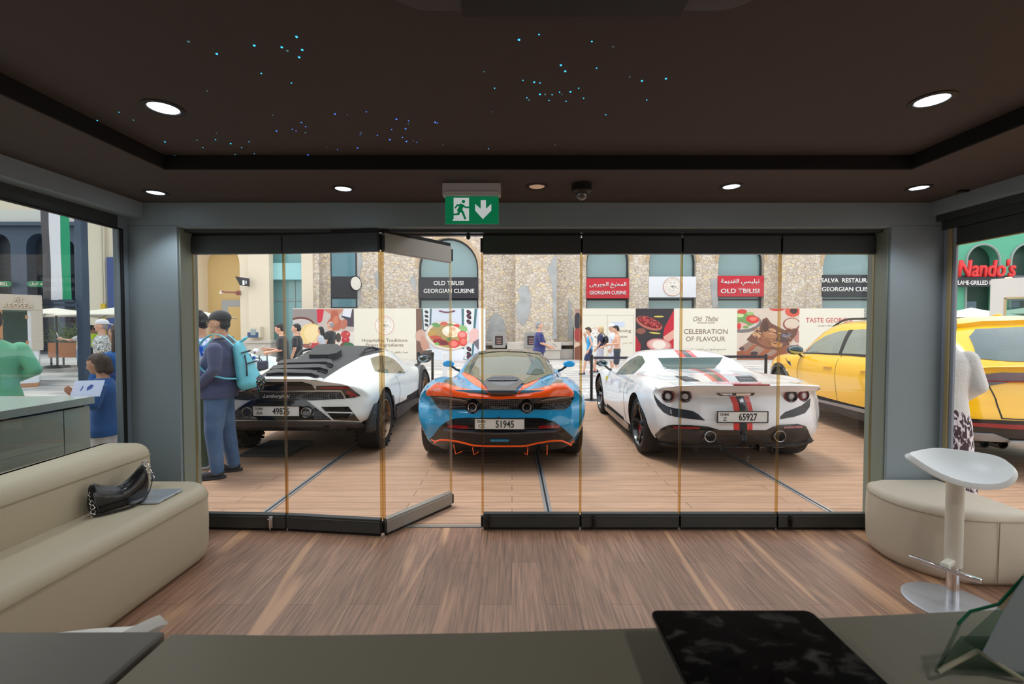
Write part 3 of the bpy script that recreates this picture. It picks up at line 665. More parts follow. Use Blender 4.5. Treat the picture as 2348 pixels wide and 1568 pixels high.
def arch_line(xa, xb, zb, zs, y, n=18):
    r = (xb-xa)/2; c = (xa+xb)/2
    return [(xa, y, zb)]+[(c-r*math.cos(PI*i/n), y, zs+r*math.sin(PI*i/n)) for i in range(n+1)]+[(xb, y, zb)]
# stone restaurant building
sb = empty('stone_building', (0, YB, 0), 0, 'rough stone clad building with tall arched windows behind the printed hoarding', 'building')
def sob(mb, name, m_, parent=sb, **k):
    o = mb.obj(name, m_, parent, **k); o.data.transform(Matrix.Translation((0, -YB, 0))); return o
wins = [(bx(960), bx(1097), .6, bz(614)), (bx(1344), bx(1442), .6, bz(598)), (bx(1487), bx(1595), .6, bz(600)), (bx(1645), bx(1750), .6, bz(600)), (bx(1884), bx(2010), .6, bz(608))]
w_ = MB(); arch_wall(w_, bx(727), bx(2170), -.1, 13, YB, wins)
w_.mi(1).box(bx(1270), bx(1322), YB-.02, YB+.0, bz(530), 9)
sob(w_, 'stone_wall', (STONE, CREAM), fixn=False)
# projecting buttress between the windows with bare plaster patches
bt = MB(); bt.box(bx(1182, 23.2), bx(1270, 23.2), 23.2, YB, 0, bz(560, 23.2)+4); sob(bt, 'buttress', STONE)
bt = MB(); bt.box(bx(1778), bx(1828), 23.5, YB, 0, 13); sob(bt, 'buttress', STONE); bt = MB(); bt.box(bx(729), bx(742), 23.5, YB, 0, 13); sob(bt, 'buttress', STONE)
def patch2(pts, Y, m_, name='bare_patch', th=.012): 
    P = [at(x, y, Y) for x, y in pts]; P = [(p.x, Y, p.z) for p in P]
    mb = MB(); mb.prism(P, (0, -th, 0)); return sob(mb, name, m_)
C4 = lambda pts: [(1090+x/4.481, 500+y/4.481) for x, y in pts]
patch2(C4([(440,720),(490,692),(545,700),(560,780),(572,860),(560,960),(535,1040),(500,1110),(460,1080),(430,1030),(415,950),(425,880),(465,820),(440,770)]), 23.19, PLAS)
patch2(C4([(835,380),(835,1240),(790,1240),(800,1100),(795,900),(790,700),(760,580),(740,520),(770,470),(800,400)]), 23.19, PLAS)
patch2(C4([(110,1250),(150,1020),(230,975),(290,1050),(310,1130),(300,1250)]), 23.99, PLAS)
patch2(C4([(955,820),(990,880),(985,1000),(1010,1100),(1010,1250),(955,1250)]), 23.99, PLAS)
patch2([(1628,640),(1645,640),(1645,705),(1634,705)], 23.99, PLAS); patch2([(820,575),(826,575),(832,600),(824,635),(828,700),(820,702)], 23.99, PLAS)
patch2([(858,628),(868,620),(876,640),(872,668),(862,655)], 23.99, PLAS); patch2([(940,640),(948,630),(955,650),(950,668)], 23.99, PLAS)
pl_ = MB(); pl_.box(bx(1113), bx(1325), 22.9, YB, 0, bz(800, 22.9)); pl_.box(bx(1113), bx(1325), 22.8, YB, bz(792, 22.8), bz(785, 22.8)); pl_.box(bx(1165), bx(1278), 22.55, YB, 0, bz(802, 22.5)); pl_.box(bx(1163), bx(1280), 22.45, YB, bz(803, 22.5), bz(785, 22.5))
sob(pl_, 'plinth', PLIN, bevel=.03)
def window(w, y=YB+.32, glass=TEAL, bars=(), par=sb):
    xa, xb, zb, zs = w
    mb = MB(); L_ = arch_line(xa+.04, xb-.04, zb, zs, y-.03); mb.tube(L_, .06, 4); 
    for z in bars: mb.box(xa, xb, y-.06, y, z-.04, z+.04)
    o = sob(mb, 'window_frame', FRM, par) 
    g = MB(); arch_fill(g, xa, xb, zb, zs, y); p = g.obj('pane', glass, o); p.data.transform(Matrix.Translation((0, -YB, 0)))
    return o
for w in wins: window(w, bars=(bz(636), bz(686)))
for w, r_ in zip(wins, (.16,)*5):
    xa, xb, zb, zs = w; n = 18; c = (xa+xb)/2; ro = (xb-xa)/2+.17; ri = (xb-xa)/2-.0; mb = MB()
    for i in range(n):
        a, b_ = PI*i/n, PI*(i+1)/n
        mb.prism([(c-ri*math.cos(a), YB-.03, zs+ri*math.sin(a)), (c-ro*math.cos(a), YB-.03, zs+ro*math.sin(a)), (c-ro*math.cos(b_), YB-.03, zs+ro*math.sin(b_)), (c-ri*math.cos(b_), YB-.03, zs+ri*math.sin(b_))], (0, .06, 0))
    sob(mb, 'arch_surround', mat('arch_trim', (196, 172, 140), .8))
mb = MB(); mb.box(bx(760), bx(820), YB-.03, YB-.01, .5, 9); o = sob(mb, 'window_frame', FRM)
g = MB(); g.box(bx(763), bx(817), YB-.04, YB-.03, bz(634), 9); g.box(bx(763), bx(817), YB-.04, YB-.03, bz(704), bz(686)); p = g.obj('pane', mat('blue_glass', (96, 136, 148), .08), o); p.data.transform(Matrix.Translation((0, -YB, 0)))
# signs
SW = mat('sign_white_letters', (240, 240, 238), .4); RED = mat('sign_red', (200, 28, 48), .45); SBK = mat('sign_black', (34, 36, 44), .5)
def board(name, rect, m_, lab, Y=YB-.06, th=.08):
    x0, y0, x1, y1 = rect; t = empty(name, ((bx(x0, Y)+bx(x1, Y))/2, Y, bz(y1, Y)), 0, lab, 'sign')
    w = (bx(x1, Y)-bx(x0, Y))/2; h = bz(y0, Y)-bz(y1, Y)
    MB().box(-w, w, 0, th, 0, h).obj('sign_board', m_, t, bevel=.01); return t, w, h
def letters(t, s, cx, cy, w, h, rect, m_=SW, ext=.03, bold=.014, Y=YB-.06, **k):
    """cx, cy pixel centre; w, h pixel width and height of the writing"""
    x0, y0, x1, y1 = rect; loc = (bx(cx, Y)-t.location.x, -.001, bz(cy, Y)-t.location.z)
    return text('lettering', s, m_, t, 1, loc, ext=ext, bold=bold, width=w/FPX*Y, height=h/FPX*Y, **k)
R = (960, 638, 1097, 684); t, w, h = board('shop_sign', R, SBK, 'black restaurant sign in two lines of white capitals below the central arch')
letters(t, 'OLD TBILISI', 1029, 649, 68, 10, R); letters(t, 'GEORGIAN CUISINE', 1030, 667, 116, 10, R)
R = (1344, 638, 1442, 684); t, w, h = board('shop_sign', R, RED, 'red sign with white Arabic line above English cuisine lettering')
letters(t, arabic('المطبخ الجورجى'), 1393, 654, 84, 14, R); letters(t, 'GEORGIAN CUISINE', 1393, 671, 84, 8.5, R)
R = (1487, 634, 1595, 682); t, w, h = board('shop_sign', R, mat('sign_white', (232, 234, 240), .5), 'white sign board with a round restaurant emblem in its middle')
def emblem(parent, cx, cy, r, Y, txt=True, ring=(222, 180, 166), ink=(150, 134, 122), base=(240, 236, 228), dx=0, dy=0, th=.02):
    o_ = Vector((bx(cx, Y)-parent.location.x, Y-parent.location.y, bz(cy, Y)-parent.location.z)); R_ = r/FPX*Y
    M = Matrix.Translation(o_) @ Matrix.Rotation(PI/2, 4, 'X')
    mb = MB(); mb.lathe([(R_*.97, 0), (R_*.97, th), (.0001, th)], 40, M)
    mb.mi(1).lathe([(R_, 0), (R_, th*1.3), (R_*.93, th*1.3), (R_*.93, 0)], 40, M)
    mb.lathe([(R_*.72, 0), (R_*.72, th*1.1), (R_*.69, th*1.1), (R_*.69, 0)], 40, M)
    mb.mi(2)
    rnd = random.Random(5)
    for i in range(26):
        a = rnd.uniform(0, 2*PI); q = rnd.uniform(0, .6)*R_; x, z = q*math.cos(a), q*math.sin(a)*.8
        L = rnd.uniform(.05, .16)*R_; an = rnd.uniform(-.9, .9)
        d = Vector((math.cos(an), 0, math.sin(an)))*L; n_ = Vector((-math.sin(an), 0, math.cos(an)))*R_*.022; p = o_+Vector((x, -th*1.05, z))
        mb.prism([p-d-n_, p+d-n_*.3, p+d+n_*.3, p-d+n_], (0, -.002, 0))
    for i, ch in enumerate('Old Tbilisi'): 
        a = math.radians(150-120*i/10); p = o_+Vector((math.cos(a), 0, math.sin(a)))*R_*.82
        if ch != ' ':
            tang = Vector((math.sin(a), 0, -math.cos(a))); nr = Vector((math.cos(a), 0, math.sin(a)))
            hh = R_*(.09 if ch in 'OldTb' else .06)
            mb.prism([p-tang*R_*.02-nr*hh*.6+Vector((0, -th*1.05, 0)), p+tang*R_*.015-nr*hh*.6+Vector((0, -th*1.05, 0)), p+tang*R_*.03+nr*hh+Vector((0, -th*1.05, 0)), p+nr*hh+Vector((0, -th*1.05, 0))], (0, -.002, 0))
    return mb.obj('emblem', (mat('emb%d%d%d' % base, base, .6), mat('emb%d%d%d' % ring, ring, .6), mat('emb%d%d%d' % ink, ink, .6)), parent)
emblem(t, 1541, 657, 21.5, YB-.07)
R = (1645, 632, 1750, 680); t, w, h = board('shop_sign', R, RED, 'red sign with Arabic line above two large English words')
letters(t, arabic('تبليسي القديمة'), 1695, 647, 88, 15, R); letters(t, 'OLD TBILISI', 1695, 667, 88, 10.5, R)
R = (1884, 630, 2020, 680); t, w, h = board('shop_sign', R, SBK, 'black restaurant sign beside the right door jamb, white capitals')
letters(t, 'SALVA  RESTAURANT', 1946, 643, 132, 10, R); letters(t, 'GEORGIAN CUISINE', 1946, 663, 128, 10, R)
R = (762, 637, 819, 682); t, w, h = board('shop_sign', R, SBK, 'plain dark sign board over the narrow window beside the glass bay', th=.05)
rs = empty('round_sign', (bx(823), YB-.5, bz(652)), 0, 'round projecting emblem sign at the edge of the stone pier', 'sign')
MB().lathe([(.0001, -.05), (.39, -.05), (.39, .05), (.0001, .05)], 36, Matrix.Rotation(math.radians(62), 4, 'Z') @ Matrix.Rotation(PI/2, 4, 'X')).obj('sign_disc', SBK, rs, smooth=True)
MB().lathe([(.0001, .055), (.34, .055), (.34, .05)], 36, Matrix.Rotation(math.radians(62), 4, 'Z') @ Matrix.Rotation(PI/2, 4, 'X')).obj('sign_face', mat('emb240236228', (240, 236, 228)), rs)
MB().box(-.02, .02, 0, .5, -.03, .03).obj('bracket', FRM, rs)
for px, lab in ((1144, 'left one'), (1218, 'one behind the man in the navy shirt')):
    t = empty('wall_notice', (bx(px, 22.3), 22.3, bz(793, 22.4)), 0, 'small framed notice on the stone plinth, '+lab, 'sign')
    wv = .32; MB().box(-wv, wv, 0, .2, -.1, .68).obj('frame', mat('notice_grey', (150, 148, 144), .6), t, bevel=.02)
    MB().box(-.19, .19, -.012, 0, .05, .5).obj('notice', mat('notice_dark', (50, 40, 40), .5), t, bevel=.02)
    lm = MB()
    for i in range(4): lm.box(-.11, .11, -.016, -.012, .12+.08*i, .145+.08*i)
    lm.obj('lines', mat('notice_text', (200, 150, 140), .5), t)
# beige building on the left
lb = empty('cream_building', (0, YB, 0), 0, 'cream rendered building with ochre arch and aqua glass bay on the left', 'building')
w_ = MB(); arch_wall(w_, bx(400), bx(622), -.1, 13, YB-.6, [(bx(452, YB-.6), bx(552, YB-.6), 0, bz(605, YB-.6))], depth=1.1)
w_.box(bx(705), bx(730), YB-.6, YB+.2, -.1, 13); w_.box(bx(600), bx(624), YB-.6, YB+.4, 0, 13); sob(w_, 'wall', CREAM, lb, fixn=False)
w_ = MB(); w_.box(bx(571, YB-.9), bx(619, YB-.9), YB-.9, YB-.5, bz(790), 13); sob(w_, 'pilaster', CREAM, lb)
w_ = MB(); w_.box(bx(566, YB-1), bx(622, YB-1), YB-1.05, YB-.5, 0, bz(786)); w_.box(bx(564, YB-1), bx(624, YB-1), YB-1.12, YB-.5, bz(786), bz(779)); w_.box(bx(549, YB-1), bx(566, YB-1), YB-.9, YB-.5, 0, bz(782)); sob(w_, 'plinth', PLIN, lb, bevel=.03)
w_ = MB(); w_.box(bx(445), bx(560), YB+.3, YB+.45, 0, 7.5); sob(w_, 'ochre_recess', OCH, lb)
w_ = MB(); w_.box(bx(504), bx(560), YB+.2, YB+.31, 0, bz(687)); sob(w_, 'portal', GREY, lb)
w_ = MB(); w_.box(bx(520), bx(556), YB+.14, YB+.22, 0, bz(703)); sob(w_, 'door_leaf', OCH, lb)
w_ = MB()
for i in range(9): w_.box(bx(504), bx(517), YB+.05, YB+.1, bz(790-i*5), bz(788-i*5))
sob(w_, 'shutter', mat('shutter', (190, 176, 140), .6), lb)
w_ = MB(); w_.box(bx(622), bx(706), YB+.1, YB+.2, 0, 13); o = sob(w_, 'glass_bay', AQUA, lb)
w_ = MB(); w_.box(bx(622), bx(706), YB-.5, YB+.1, bz(643), bz(606)); w_.obj('fascia', mat('aqua_fascia', (150, 205, 210), .2), o).data.transform(Matrix.Translation((0, -YB, 0)))
w_ = MB()
for x in (622, 648, 676, 704): w_.box(bx(x)-.02, bx(x)+.02, YB+.06, YB+.1, 0, bz(644))
w_.box(bx(622), bx(706), YB+.05, YB+.1, bz(690), bz(687)); w_.obj('mullions', mat('steel_grey', (150, 165, 168), .3), o).data.transform(Matrix.Translation((0, -YB, 0)))
t = empty('projecting_sign', (bx(592), YB-1.0, bz(650)), 0, 'dark angled projecting sign with white symbols on the cream pilaster', 'sign')
MB().prism([(-.35, -.35, .22), (.30, -.35, .12), (.30, -.35, -.28), (-.12, -.35, -.22)], (0, .12, 0)).obj('sign_board', SBK, t)
MB().box(-.05, .05, -.3, .4, -.05, .05).obj('bracket', FRM, t)
sy = MB(); sy.box(.02, .12, -.36, -.35, -.2, .02).box(.17, .22, -.36, -.35, -.15, -.0); sy.obj('symbols', SW, t)
t = empty('wall_bracket', (bx(565), YB-.62, bz(674)), 0, 'rusty red iron bracket lamp on the cream wall', 'lamp')
rb_ = mat('rust_red', (150, 92, 80), .6); MB().tube([(0, 0, 0), (0, -.4, 0), (-.3, -.5, 0), (-.55, -.5, .05)], .045, 8).obj('arm', rb_, t, smooth=True); MB().box(-.1, .1, -.05, 0, -.12, .12).obj('plate', rb_, t); MB().lathe([(.02, .1), (.1, -.08)], 12, Matrix.Translation((-.58, -.5, 0))).obj('shade', mat('cream_shade', (222, 208, 190)), t)
t = empty('payphone_box', (bx(587, YB-1), YB-1.0, bz(773)), 0, 'cream and navy wall mounted box with a grey screen on the pilaster', 'machine')
MB().box(-.30, .34, -.22, .1, 0, .56).obj('body', mat('box_cream', (216, 206, 186)), t, bevel=.02)
MB().box(-.30, .24, -.235, -.22, 0, .26).obj('lower_band', mat('box_navy', (60, 84, 124)), t); MB().box(-.13, .12, -.25, -.235, .12, .42).obj('screen', mat('box_screen', (150, 165, 165), .2), t, bevel=.03)
# navy arcade and cream block seen through the left window
nb = empty('navy_arcade', (0, 27, 0), 0, 'navy blue arcade building beyond the left window, with dark arches', 'building')
YN = 27.0
def nob(mb, name, m_, par=nb, Y=YN, **k):
    o = mb.obj(name, m_, par, **k); o.data.transform(Matrix.Translation((0, -Y, 0))); return o
ops = [(bx(x0, YN), bx(x1, YN), 0, bz(565, YN)) for x0, x1 in ((-420, -340), (-320, -240), (-220, -140), (-110, -45), (-28, 30), (66, 125), (150, 175))]
w_ = MB(); arch_wall(w_, bx(-600, YN), bx(200, YN), 0, bz(515, YN), YN, ops, depth=.6); nob(w_, 'wall', NAVY, fixn=False)
w_ = MB(); w_.box(bx(-600, YN), bx(205, YN), YN-.4, YN+1, bz(520, YN), bz(512, YN)); nob(w_, 'cornice', NAVY)
w_ = MB(); w_.box(bx(-600, YN), bx(210, YN), YN-.1, YN+1, bz(512, YN), bz(482, YN)); nob(w_, 'fascia', mat('pale_band', (214, 212, 206)))
w_ = MB(); w_.box(bx(-600, YN), bx(210, YN), YN+.2, YN+1, bz(482, YN), 16); nob(w_, 'upper_wall', CREAM)
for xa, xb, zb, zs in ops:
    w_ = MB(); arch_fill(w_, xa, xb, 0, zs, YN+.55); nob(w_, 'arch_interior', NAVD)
for cx, s_, lab in ((5, 'GRILL', 'green oval sign with English lettering on the navy arcade'), (90, None, 'green oval sign with Arabic lettering beside the flag')):
    t = empty('shop_sign', (bx(cx, YN-.3), YN-.3, bz(652, YN)), 0, lab, 'sign')
    g = MB(); g.prism([(x, 0, z) for x, z in rrect(-.62, .62, -.17, .17, .16)], (0, .06, 0)); g.obj('sign_board', mat('oval_green', (38, 128, 86), .5), t)
    text('lettering', 'A GRILL' if s_ else arabic('جد غريل'), mat('cream_letters', (240, 232, 205)), t, .2, (0, -.001, 0), ext=.02, bold=.02, width=.9, height=.2)
cb = empty('cream_block', (0, 25, 0), 0, 'plain cream wall with pipes seen at the right side of the left window', 'building')
w_ = MB(); w_.box(bx(196, 25), bx(400, 25), 25, 26, 0, 14); nob(w_, 'wall', CREAM, cb, 25)
for x in (236, 242):
    w_ = MB(); w_.tube([(bx(x, 24.8), 24.85, 0), (bx(x, 24.8), 24.85, 13)], .05, 8); nob(w_, 'pipe', mat('pale_pipe', (214, 204, 186)), cb, 25, smooth=True)
    w_ = MB(); w_.tube([(bx(x, 24.8), 24.80, .2), (bx(x, 24.8), 24.80, 2.9)], .07, 8); nob(w_, 'pipe_guard', mat('yellow_guard', (228, 196, 60)), cb, 25, smooth=True)
w_ = MB(); w_.box(bx(252, 24.8), bx(268, 24.8), 24.7, 25, 0, bz(590, 24.8)); nob(w_, 'blue_door', mat('blue_panel', (62, 82, 140)), cb, 25)
# navy steel frame with the flag
YG = 13.0
fr = empty('steel_frame', (bx(190, YG), YG, 0), 0, 'navy steel post and crossbar that carry the flag beyond the left window', 'frame')
w_ = MB(); w_.box(bx(176, YG)-bx(190, YG), bx(192, YG)-bx(190, YG), 0, .22, 0, 8); w_.obj('post', NAVY, fr, bevel=.02)
w_ = MB(); w_.box(bx(98, YG)-bx(190, YG), bx(180, YG)-bx(190, YG), -.02, .1, bz(702, YG), bz(696, YG)); w_.obj('crossbar', NAVY, fr)
w_ = MB(); w_.box(bx(100, YG)-bx(190, YG), bx(174, YG)-bx(190, YG), -.05, .03, bz(692, YG), bz(687, YG)); w_.obj('crossbar', NAVY, fr)
fl = empty('flag', (bx(140, YG), YG-.05, bz(688, YG)), 0, 'tall hanging flag with black, white and green vertical stripes', 'flag')
def strip_cloth(xa, xb, z0, z1, wav=.008):
    mb = MB(); nx, nz_ = 6, 30; vs = []; fs = []
    for j in range(nz_+1):
        for i in range(nx+1):
            x = xa+(xb-xa)*i/nx; z = z0+(z1-z0)*j/nz_
            vs.append((x+.006*math.sin(z*2.2+x), wav*math.sin(z*3+x*7), z))
    for j in range(nz_):
        for i in range(nx): fs.append((j*(nx+1)+i, j*(nx+1)+i+1, (j+1)*(nx+1)+i+1, (j+1)*(nx+1)+i))
    return mb.add(vs, fs)
zz = bz(440, YG)-bz(688, YG); X0 = bx(140, YG)
for a, b_, c_, nme in ((106, 124, (92, 88, 92), 'black_stripe'), (124, 149, (232, 232, 238), 'white_stripe'), (149, 170, (40, 158, 112), 'green_stripe')):
    strip_cloth(bx(a, YG)-X0, bx(b_, YG)-X0, 0, zz).obj(nme, mat('flag_'+nme, c_, .8), fl, smooth=True, fixn=False)
MB().tube([(bx(104, YG)-X0, 0, zz), (bx(174, YG)-X0, 0, zz)], .02, 8).obj('pole', NAVY, fl)
MB().box(bx(104, YG)-X0, bx(178, YG)-X0, .0, .1, zz-.05, zz+.1).obj('header_bar', NAVY, fl)
# small kiosk with block letters
YK = 12.0
kx0, kx1 = bx(-120, YK), bx(98, YK)
kk = empty('beauty_kiosk', (kx1, YK, 0), math.radians(45.5), 'beige retail kiosk with metallic block lettering beyond the left window', 'kiosk')
KB = mat('kiosk_beige', (206, 192, 176), .6); KW = mat('kiosk_white', (232, 234, 238), .4); COP = mat('copper', (196, 140, 100), .4, metal=.4)
L = -2.4
MB().box(L, 0, 0, 2.4, bz(712, YK), bz(677, YK)).obj('header', KB, kk); MB().box(-.20, 0, 0, 2.4, bz(803, YK), bz(711, YK)).obj('side_panel', KB, kk)
MB().box(-.27, -.08, .05, 2.2, .12, bz(712, YK)).obj('corner_post', KW, kk); MB().box(L, -.10, .02, 2.3, .10, .3).obj('plinth_band', KW, kk); MB().box(L, -.10, 0, 2.4, 0, .10).obj('base', COP, kk)
MB().box(-.77, -.70, -.02, .1, .1, bz(712, YK)).obj('copper_post', COP, kk)
MB().box(L+.05, -.27, .08, .09, .3, bz(712, YK)).obj('glass', glass_mat('kiosk_glass', (190, 215, 212), 1.5), kk)
MB().box(L, -.3, 2.2, 2.3, .1, bz(712, YK)).obj('back_wall', mat('kiosk_back', (150, 160, 160)), kk)
for z in (727, 785, 843): MB().box(-.31, -.26, .04, .10, bz(z+4, YK), bz(z-4, YK)).obj('hinge', COP, kk)
text('lettering', 'REOSEA', mat('gold_letters', (228, 206, 182), .35), kk, .1, (-.42, -.001, bz(702, YK)), ext=.04, bold=.02, width=.52, height=11/FPX*YK)
text('lettering', 'Rs', mat('gold_letters', (228, 206, 182), .35), kk, .1, (-.41, -.001, bz(687, YK)), ext=.03, bold=.01, width=.15, height=13/FPX*YK, shear=.4)
# parasols
def parasol(px, py_top, py_edge, Y, half, lab, rot=PI/4, grp='cream parasols on the square'):
    t = empty('parasol', (bx(px, Y), Y, 0), rot, lab, 'parasol', grp)
    zt_, ze = bz(py_top, Y), bz(py_edge, Y); mb = MB(); n = 8; vs = [(0, 0, zt_)]; fs = []
    prev = None
    for k in range(1, 7):
        f = k/6; ring = []
        for j in range(4):
            for s_ in range(n):
                a, b_ = ((1, 1), (-1, 1), (-1, -1), (1, -1))[j], ((-1, 1), (-1, -1), (1, -1), (1, 1))[j]; u = s_/n
                x, y = a[0]+(b_[0]-a[0])*u, a[1]+(b_[1]-a[1])*u
                sag = .10*math.sin(PI*u)*f
                vs.append((x*half*f, y*half*f, zt_+(ze-zt_)*f**.85+sag*.5)); ring.append(len(vs)-1)
        N = len(ring)
        for j in range(N):
            if prev: fs.append((prev[j], ring[j], ring[(j+1) % N], prev[(j+1) % N]))
            else: fs.append((0, ring[j], ring[(j+1) % N]))
        prev = ring
    mb.add(vs, fs); o = mb.obj('canopy', mat('canvas_cream', (238, 230, 214), .8), t, smooth=True, fixn=False, ang=30)
    s_ = o.modifiers.new('s', 'SOLIDIFY'); s_.thickness = .02
    MB().tube([(0, 0, 0), (0, 0, zt_-.05)], .035, 10).obj('pole', FRM, t, smooth=True); MB().lathe([(.0001, .08), (.35, .08), (.4, 0), (.0001, 0)], 20).obj('base', FRM, t)
    for a in ((1, 1), (-1, 1), (-1, -1), (1, -1)): MB().tube([(0, 0, zt_-.06), (a[0]*half, a[1]*half, ze-.02)], .015, 6).obj('rib', FRM, t)
parasol(130, 706, 724, 17.8, 1.9, 'cream parasol behind the beige kiosk, left of the steel post', .2)
parasol(292, 700, 727, 16.5, 1.55, 'cream parasol behind the man in the white cap', .3)
parasol(430, 706, 727, 15.0, 1.05, 'cream parasol whose corner shows above the man in the black cap', .1)
parasol(2225, 705, 731, 17.5, 1.4, 'cream parasol in front of the green restaurant front', .3)
parasol(2365, 702, 722, 20.5, 1.7, 'cream parasol beside the kiosk on the right', .1)
# orange planter, greenery
pt_ = empty('planter_box', (bx(140, 18.5), 18.5, 0), 0, 'orange wooden planter box on thin legs with green shrubs', 'planter')
MB().box(-.55, 1.3, 0, .5, .35, .95).obj('box', mat('orange_wood', (196, 122, 78), .6), pt_)
for x in (-.5, 0, .6, 1.2): MB().box(x-.02, x+.02, .05, .1, 0, .36).obj('leg', FRM, pt_)
lf = MB(); rnd = random.Random(3)
for i in range(900):
    p = Vector((rnd.gauss(.3, .55), .25+rnd.gauss(0, .15), 1.0+abs(rnd.gauss(.25, .2)))); a = Euler((rnd.uniform(0, 6), rnd.uniform(0, 6), rnd.uniform(0, 6))).to_matrix()
    lf.add([p+a@Vector(q) for q in ((-.05, 0, 0), (0, .02, 0), (.06, 0, 0), (0, -.02, 0))], [(0, 1, 2, 3)])
lf.obj('foliage', mat('leaf_green', (96, 140, 76), .6), pt_, fixn=False)
# printed hoarding
YH = 22.35
HC = mat('hoarding_cream', (232, 226, 210), .6)
HT = mat('hoarding_ink', (120, 96, 82), .6)
def hoard(x0, x1, lab, name='hoarding_panel', y0=707, y1=826, m_=HC, grp=None):
    t = empty(name, ((bx(x0, YH)+bx(x1, YH))/2, YH, 0), 0, lab, 'hoarding', grp)
    w = (bx(x1, YH)-bx(x0, YH))/2; MB().box(-w, w, 0, .1, bz(y1, YH), bz(y0, YH)).obj('panel', m_, t); MB().box(-w, -w+.06, .1, .5, 0, 1.6).obj('support', FRM, t); return t
def clip(P, x0, x1, y0=707.3, y1=825.7):
    for ax_, lim, sg in ((0, x0, 1), (0, x1, -1), (1, y0, 1), (1, y1, -1)):
        out = []
        for i in range(len(P)):
            a, b_ = P[i-1], P[i]; ia, ib = (a[ax_]-lim)*sg >= 0, (b_[ax_]-lim)*sg >= 0
            if ia != ib: t_ = (lim-a[ax_])/(b_[ax_]-a[ax_]); out.append((a[0]+(b_[0]-a[0])*t_, a[1]+(b_[1]-a[1])*t_))
            if ib: out.append(b_)
        P = out
        if not P: return P
    return P
def art(t, name, shapes, Y=YH):
    """shapes: ('e', cx, cy, rx, ry, col, rot) or ('p', [(x,y)...], col) in photo pixels; printed flat on the panel"""
    mb = MB(); cols = []; mats = []; pw = max(v.co.x for v in t.children[0].data.vertices); x0_ = CX+(t.location.x-pw)*FPX/Y; x1_ = CX+(t.location.x+pw)*FPX/Y
    for i, s_ in enumerate(shapes):
        col = s_[5] if s_[0] == 'e' else s_[2]
        if col not in cols: cols.append(col); mats.append(mat('print_%d_%d_%d' % col, col, .55))
        mb.mi(cols.index(col)); y = -.0004*(i+1)-.001
        if s_[0] == 'e':
            _, cx, cy, rx, ry, _, ro = s_; P = []
            for k_ in range(20):
                a = 2*PI*k_/20; u, v = rx*math.cos(a), ry*math.sin(a); P.append((cx+u*math.cos(ro)-v*math.sin(ro), cy+u*math.sin(ro)+v*math.cos(ro)))
        else: P = s_[1]
        P = clip(P, x0_, x1_); 
        if len(P) < 3: continue
        P = [(bx(x, Y)-t.location.x, y, bz(yy, Y)) for x, yy in P]
        mb.add(P, [tuple(range(len(P)))])
    o = mb.obj(name, mats, t, fixn=False); return o
def hl_(t, s, cx, cy, w, h, m_=HT, **k): return text('lettering', s, m_, t, 1, (bx(cx, YH)-t.location.x, -.002, bz(cy, YH)), ext=.004, width=w/FPX*YH, height=h/FPX*YH, **k)
Q = lambda pts: [(650+x/4.996, 700+y/4.996) for x, y in pts]
def E(cx, cy, rx, ry, col, ro=0.0, sc=4.996, o=(650, 700)): return ('e', o[0]+cx/sc, o[1]+cy/sc, rx/sc, ry/sc, col, ro)
t = hoard(672, 812, 'hoarding panel printed with bread, a clay jug and pomegranates')
sh = [('p', Q([(110,42),(808,42),(808,630),(110,630)]), (196, 184, 176)), ('p', Q([(110,42),(390,42),(400,300),(110,300)]), (150, 138, 136)),
 E(200, 235, 165, 105, (110, 58, 44)), E(200, 245, 150, 92, (200, 192, 190)), ('p', Q([(110,250),(350,250),(350,330),(110,330)]), (200, 192, 190)),
 ('p', Q([(110,360),(640,300),(808,300),(808,630),(110,630)]), (224, 216, 208)),
 ('p', Q([(385,42),(470,42),(445,180),(415,205),(390,190)]), (206, 36, 62)), ('p', Q([(450,42),(700,42),(640,110),(600,140),(540,100)]), (196, 128, 108)),
 ('p', Q([(700,150),(720,42),(808,42),(808,245),(720,240)]), (74, 62, 74)), ('p', Q([(690,42),(790,42),(770,140),(680,120)]), (222, 222, 232)), ('p', Q([(672,120),(770,140),(745,165),(668,135)]), (60, 62, 84)),
 E(590, 215, 88, 78, (190, 104, 78)), ('p', Q([(555,60),(620,60),(645,170),(535,170)]), (180, 96, 72)), E(695, 215, 38, 60, (186, 112, 92), .3), E(600, 170, 30, 50, (204, 124, 96), .2),
 E(330, 340, 145, 130, (236, 206, 140), .5), E(345, 330, 110, 100, (244, 220, 166), .5), E(300, 470, 110, 26, (158, 92, 84), .15), E(560, 400, 120, 90, (226, 214, 200)),
 E(630, 370, 30, 55, (74, 58, 54)), E(712, 335, 55, 44, (196, 66, 66)), E(712, 300, 14, 12, (170, 50, 50)), E(712, 398, 48, 40, (186, 44, 62)), E(728, 465, 80, 45, (122, 56, 50), .1), E(745, 455, 62, 32, (62, 110, 72), .1), E(710, 385, 12, 14, (222, 110, 110)), E(735, 325, 12, 12, (226, 130, 120)),
 E(180, 330, 12, 10, (120, 60, 60))]
art(t, 'picture', sh)
t = hoard(812, 953, 'cream hoarding panel printed with a round emblem above two lines of words')
hl_(t, 'Hospitality Traditions', 882, 781, 104, 9.5); hl_(t, 'Finest Ingredients', 882, 792, 86, 9.5); hl_(t, arabic('حيث يلتقي كرم الكرم'), 905, 808, 62, 7)
emblem(t, 882, 746, 22, YH-.002, th=.004)
t = hoard(953, 1098, 'hoarding panel printed with hands holding a plate of salad')
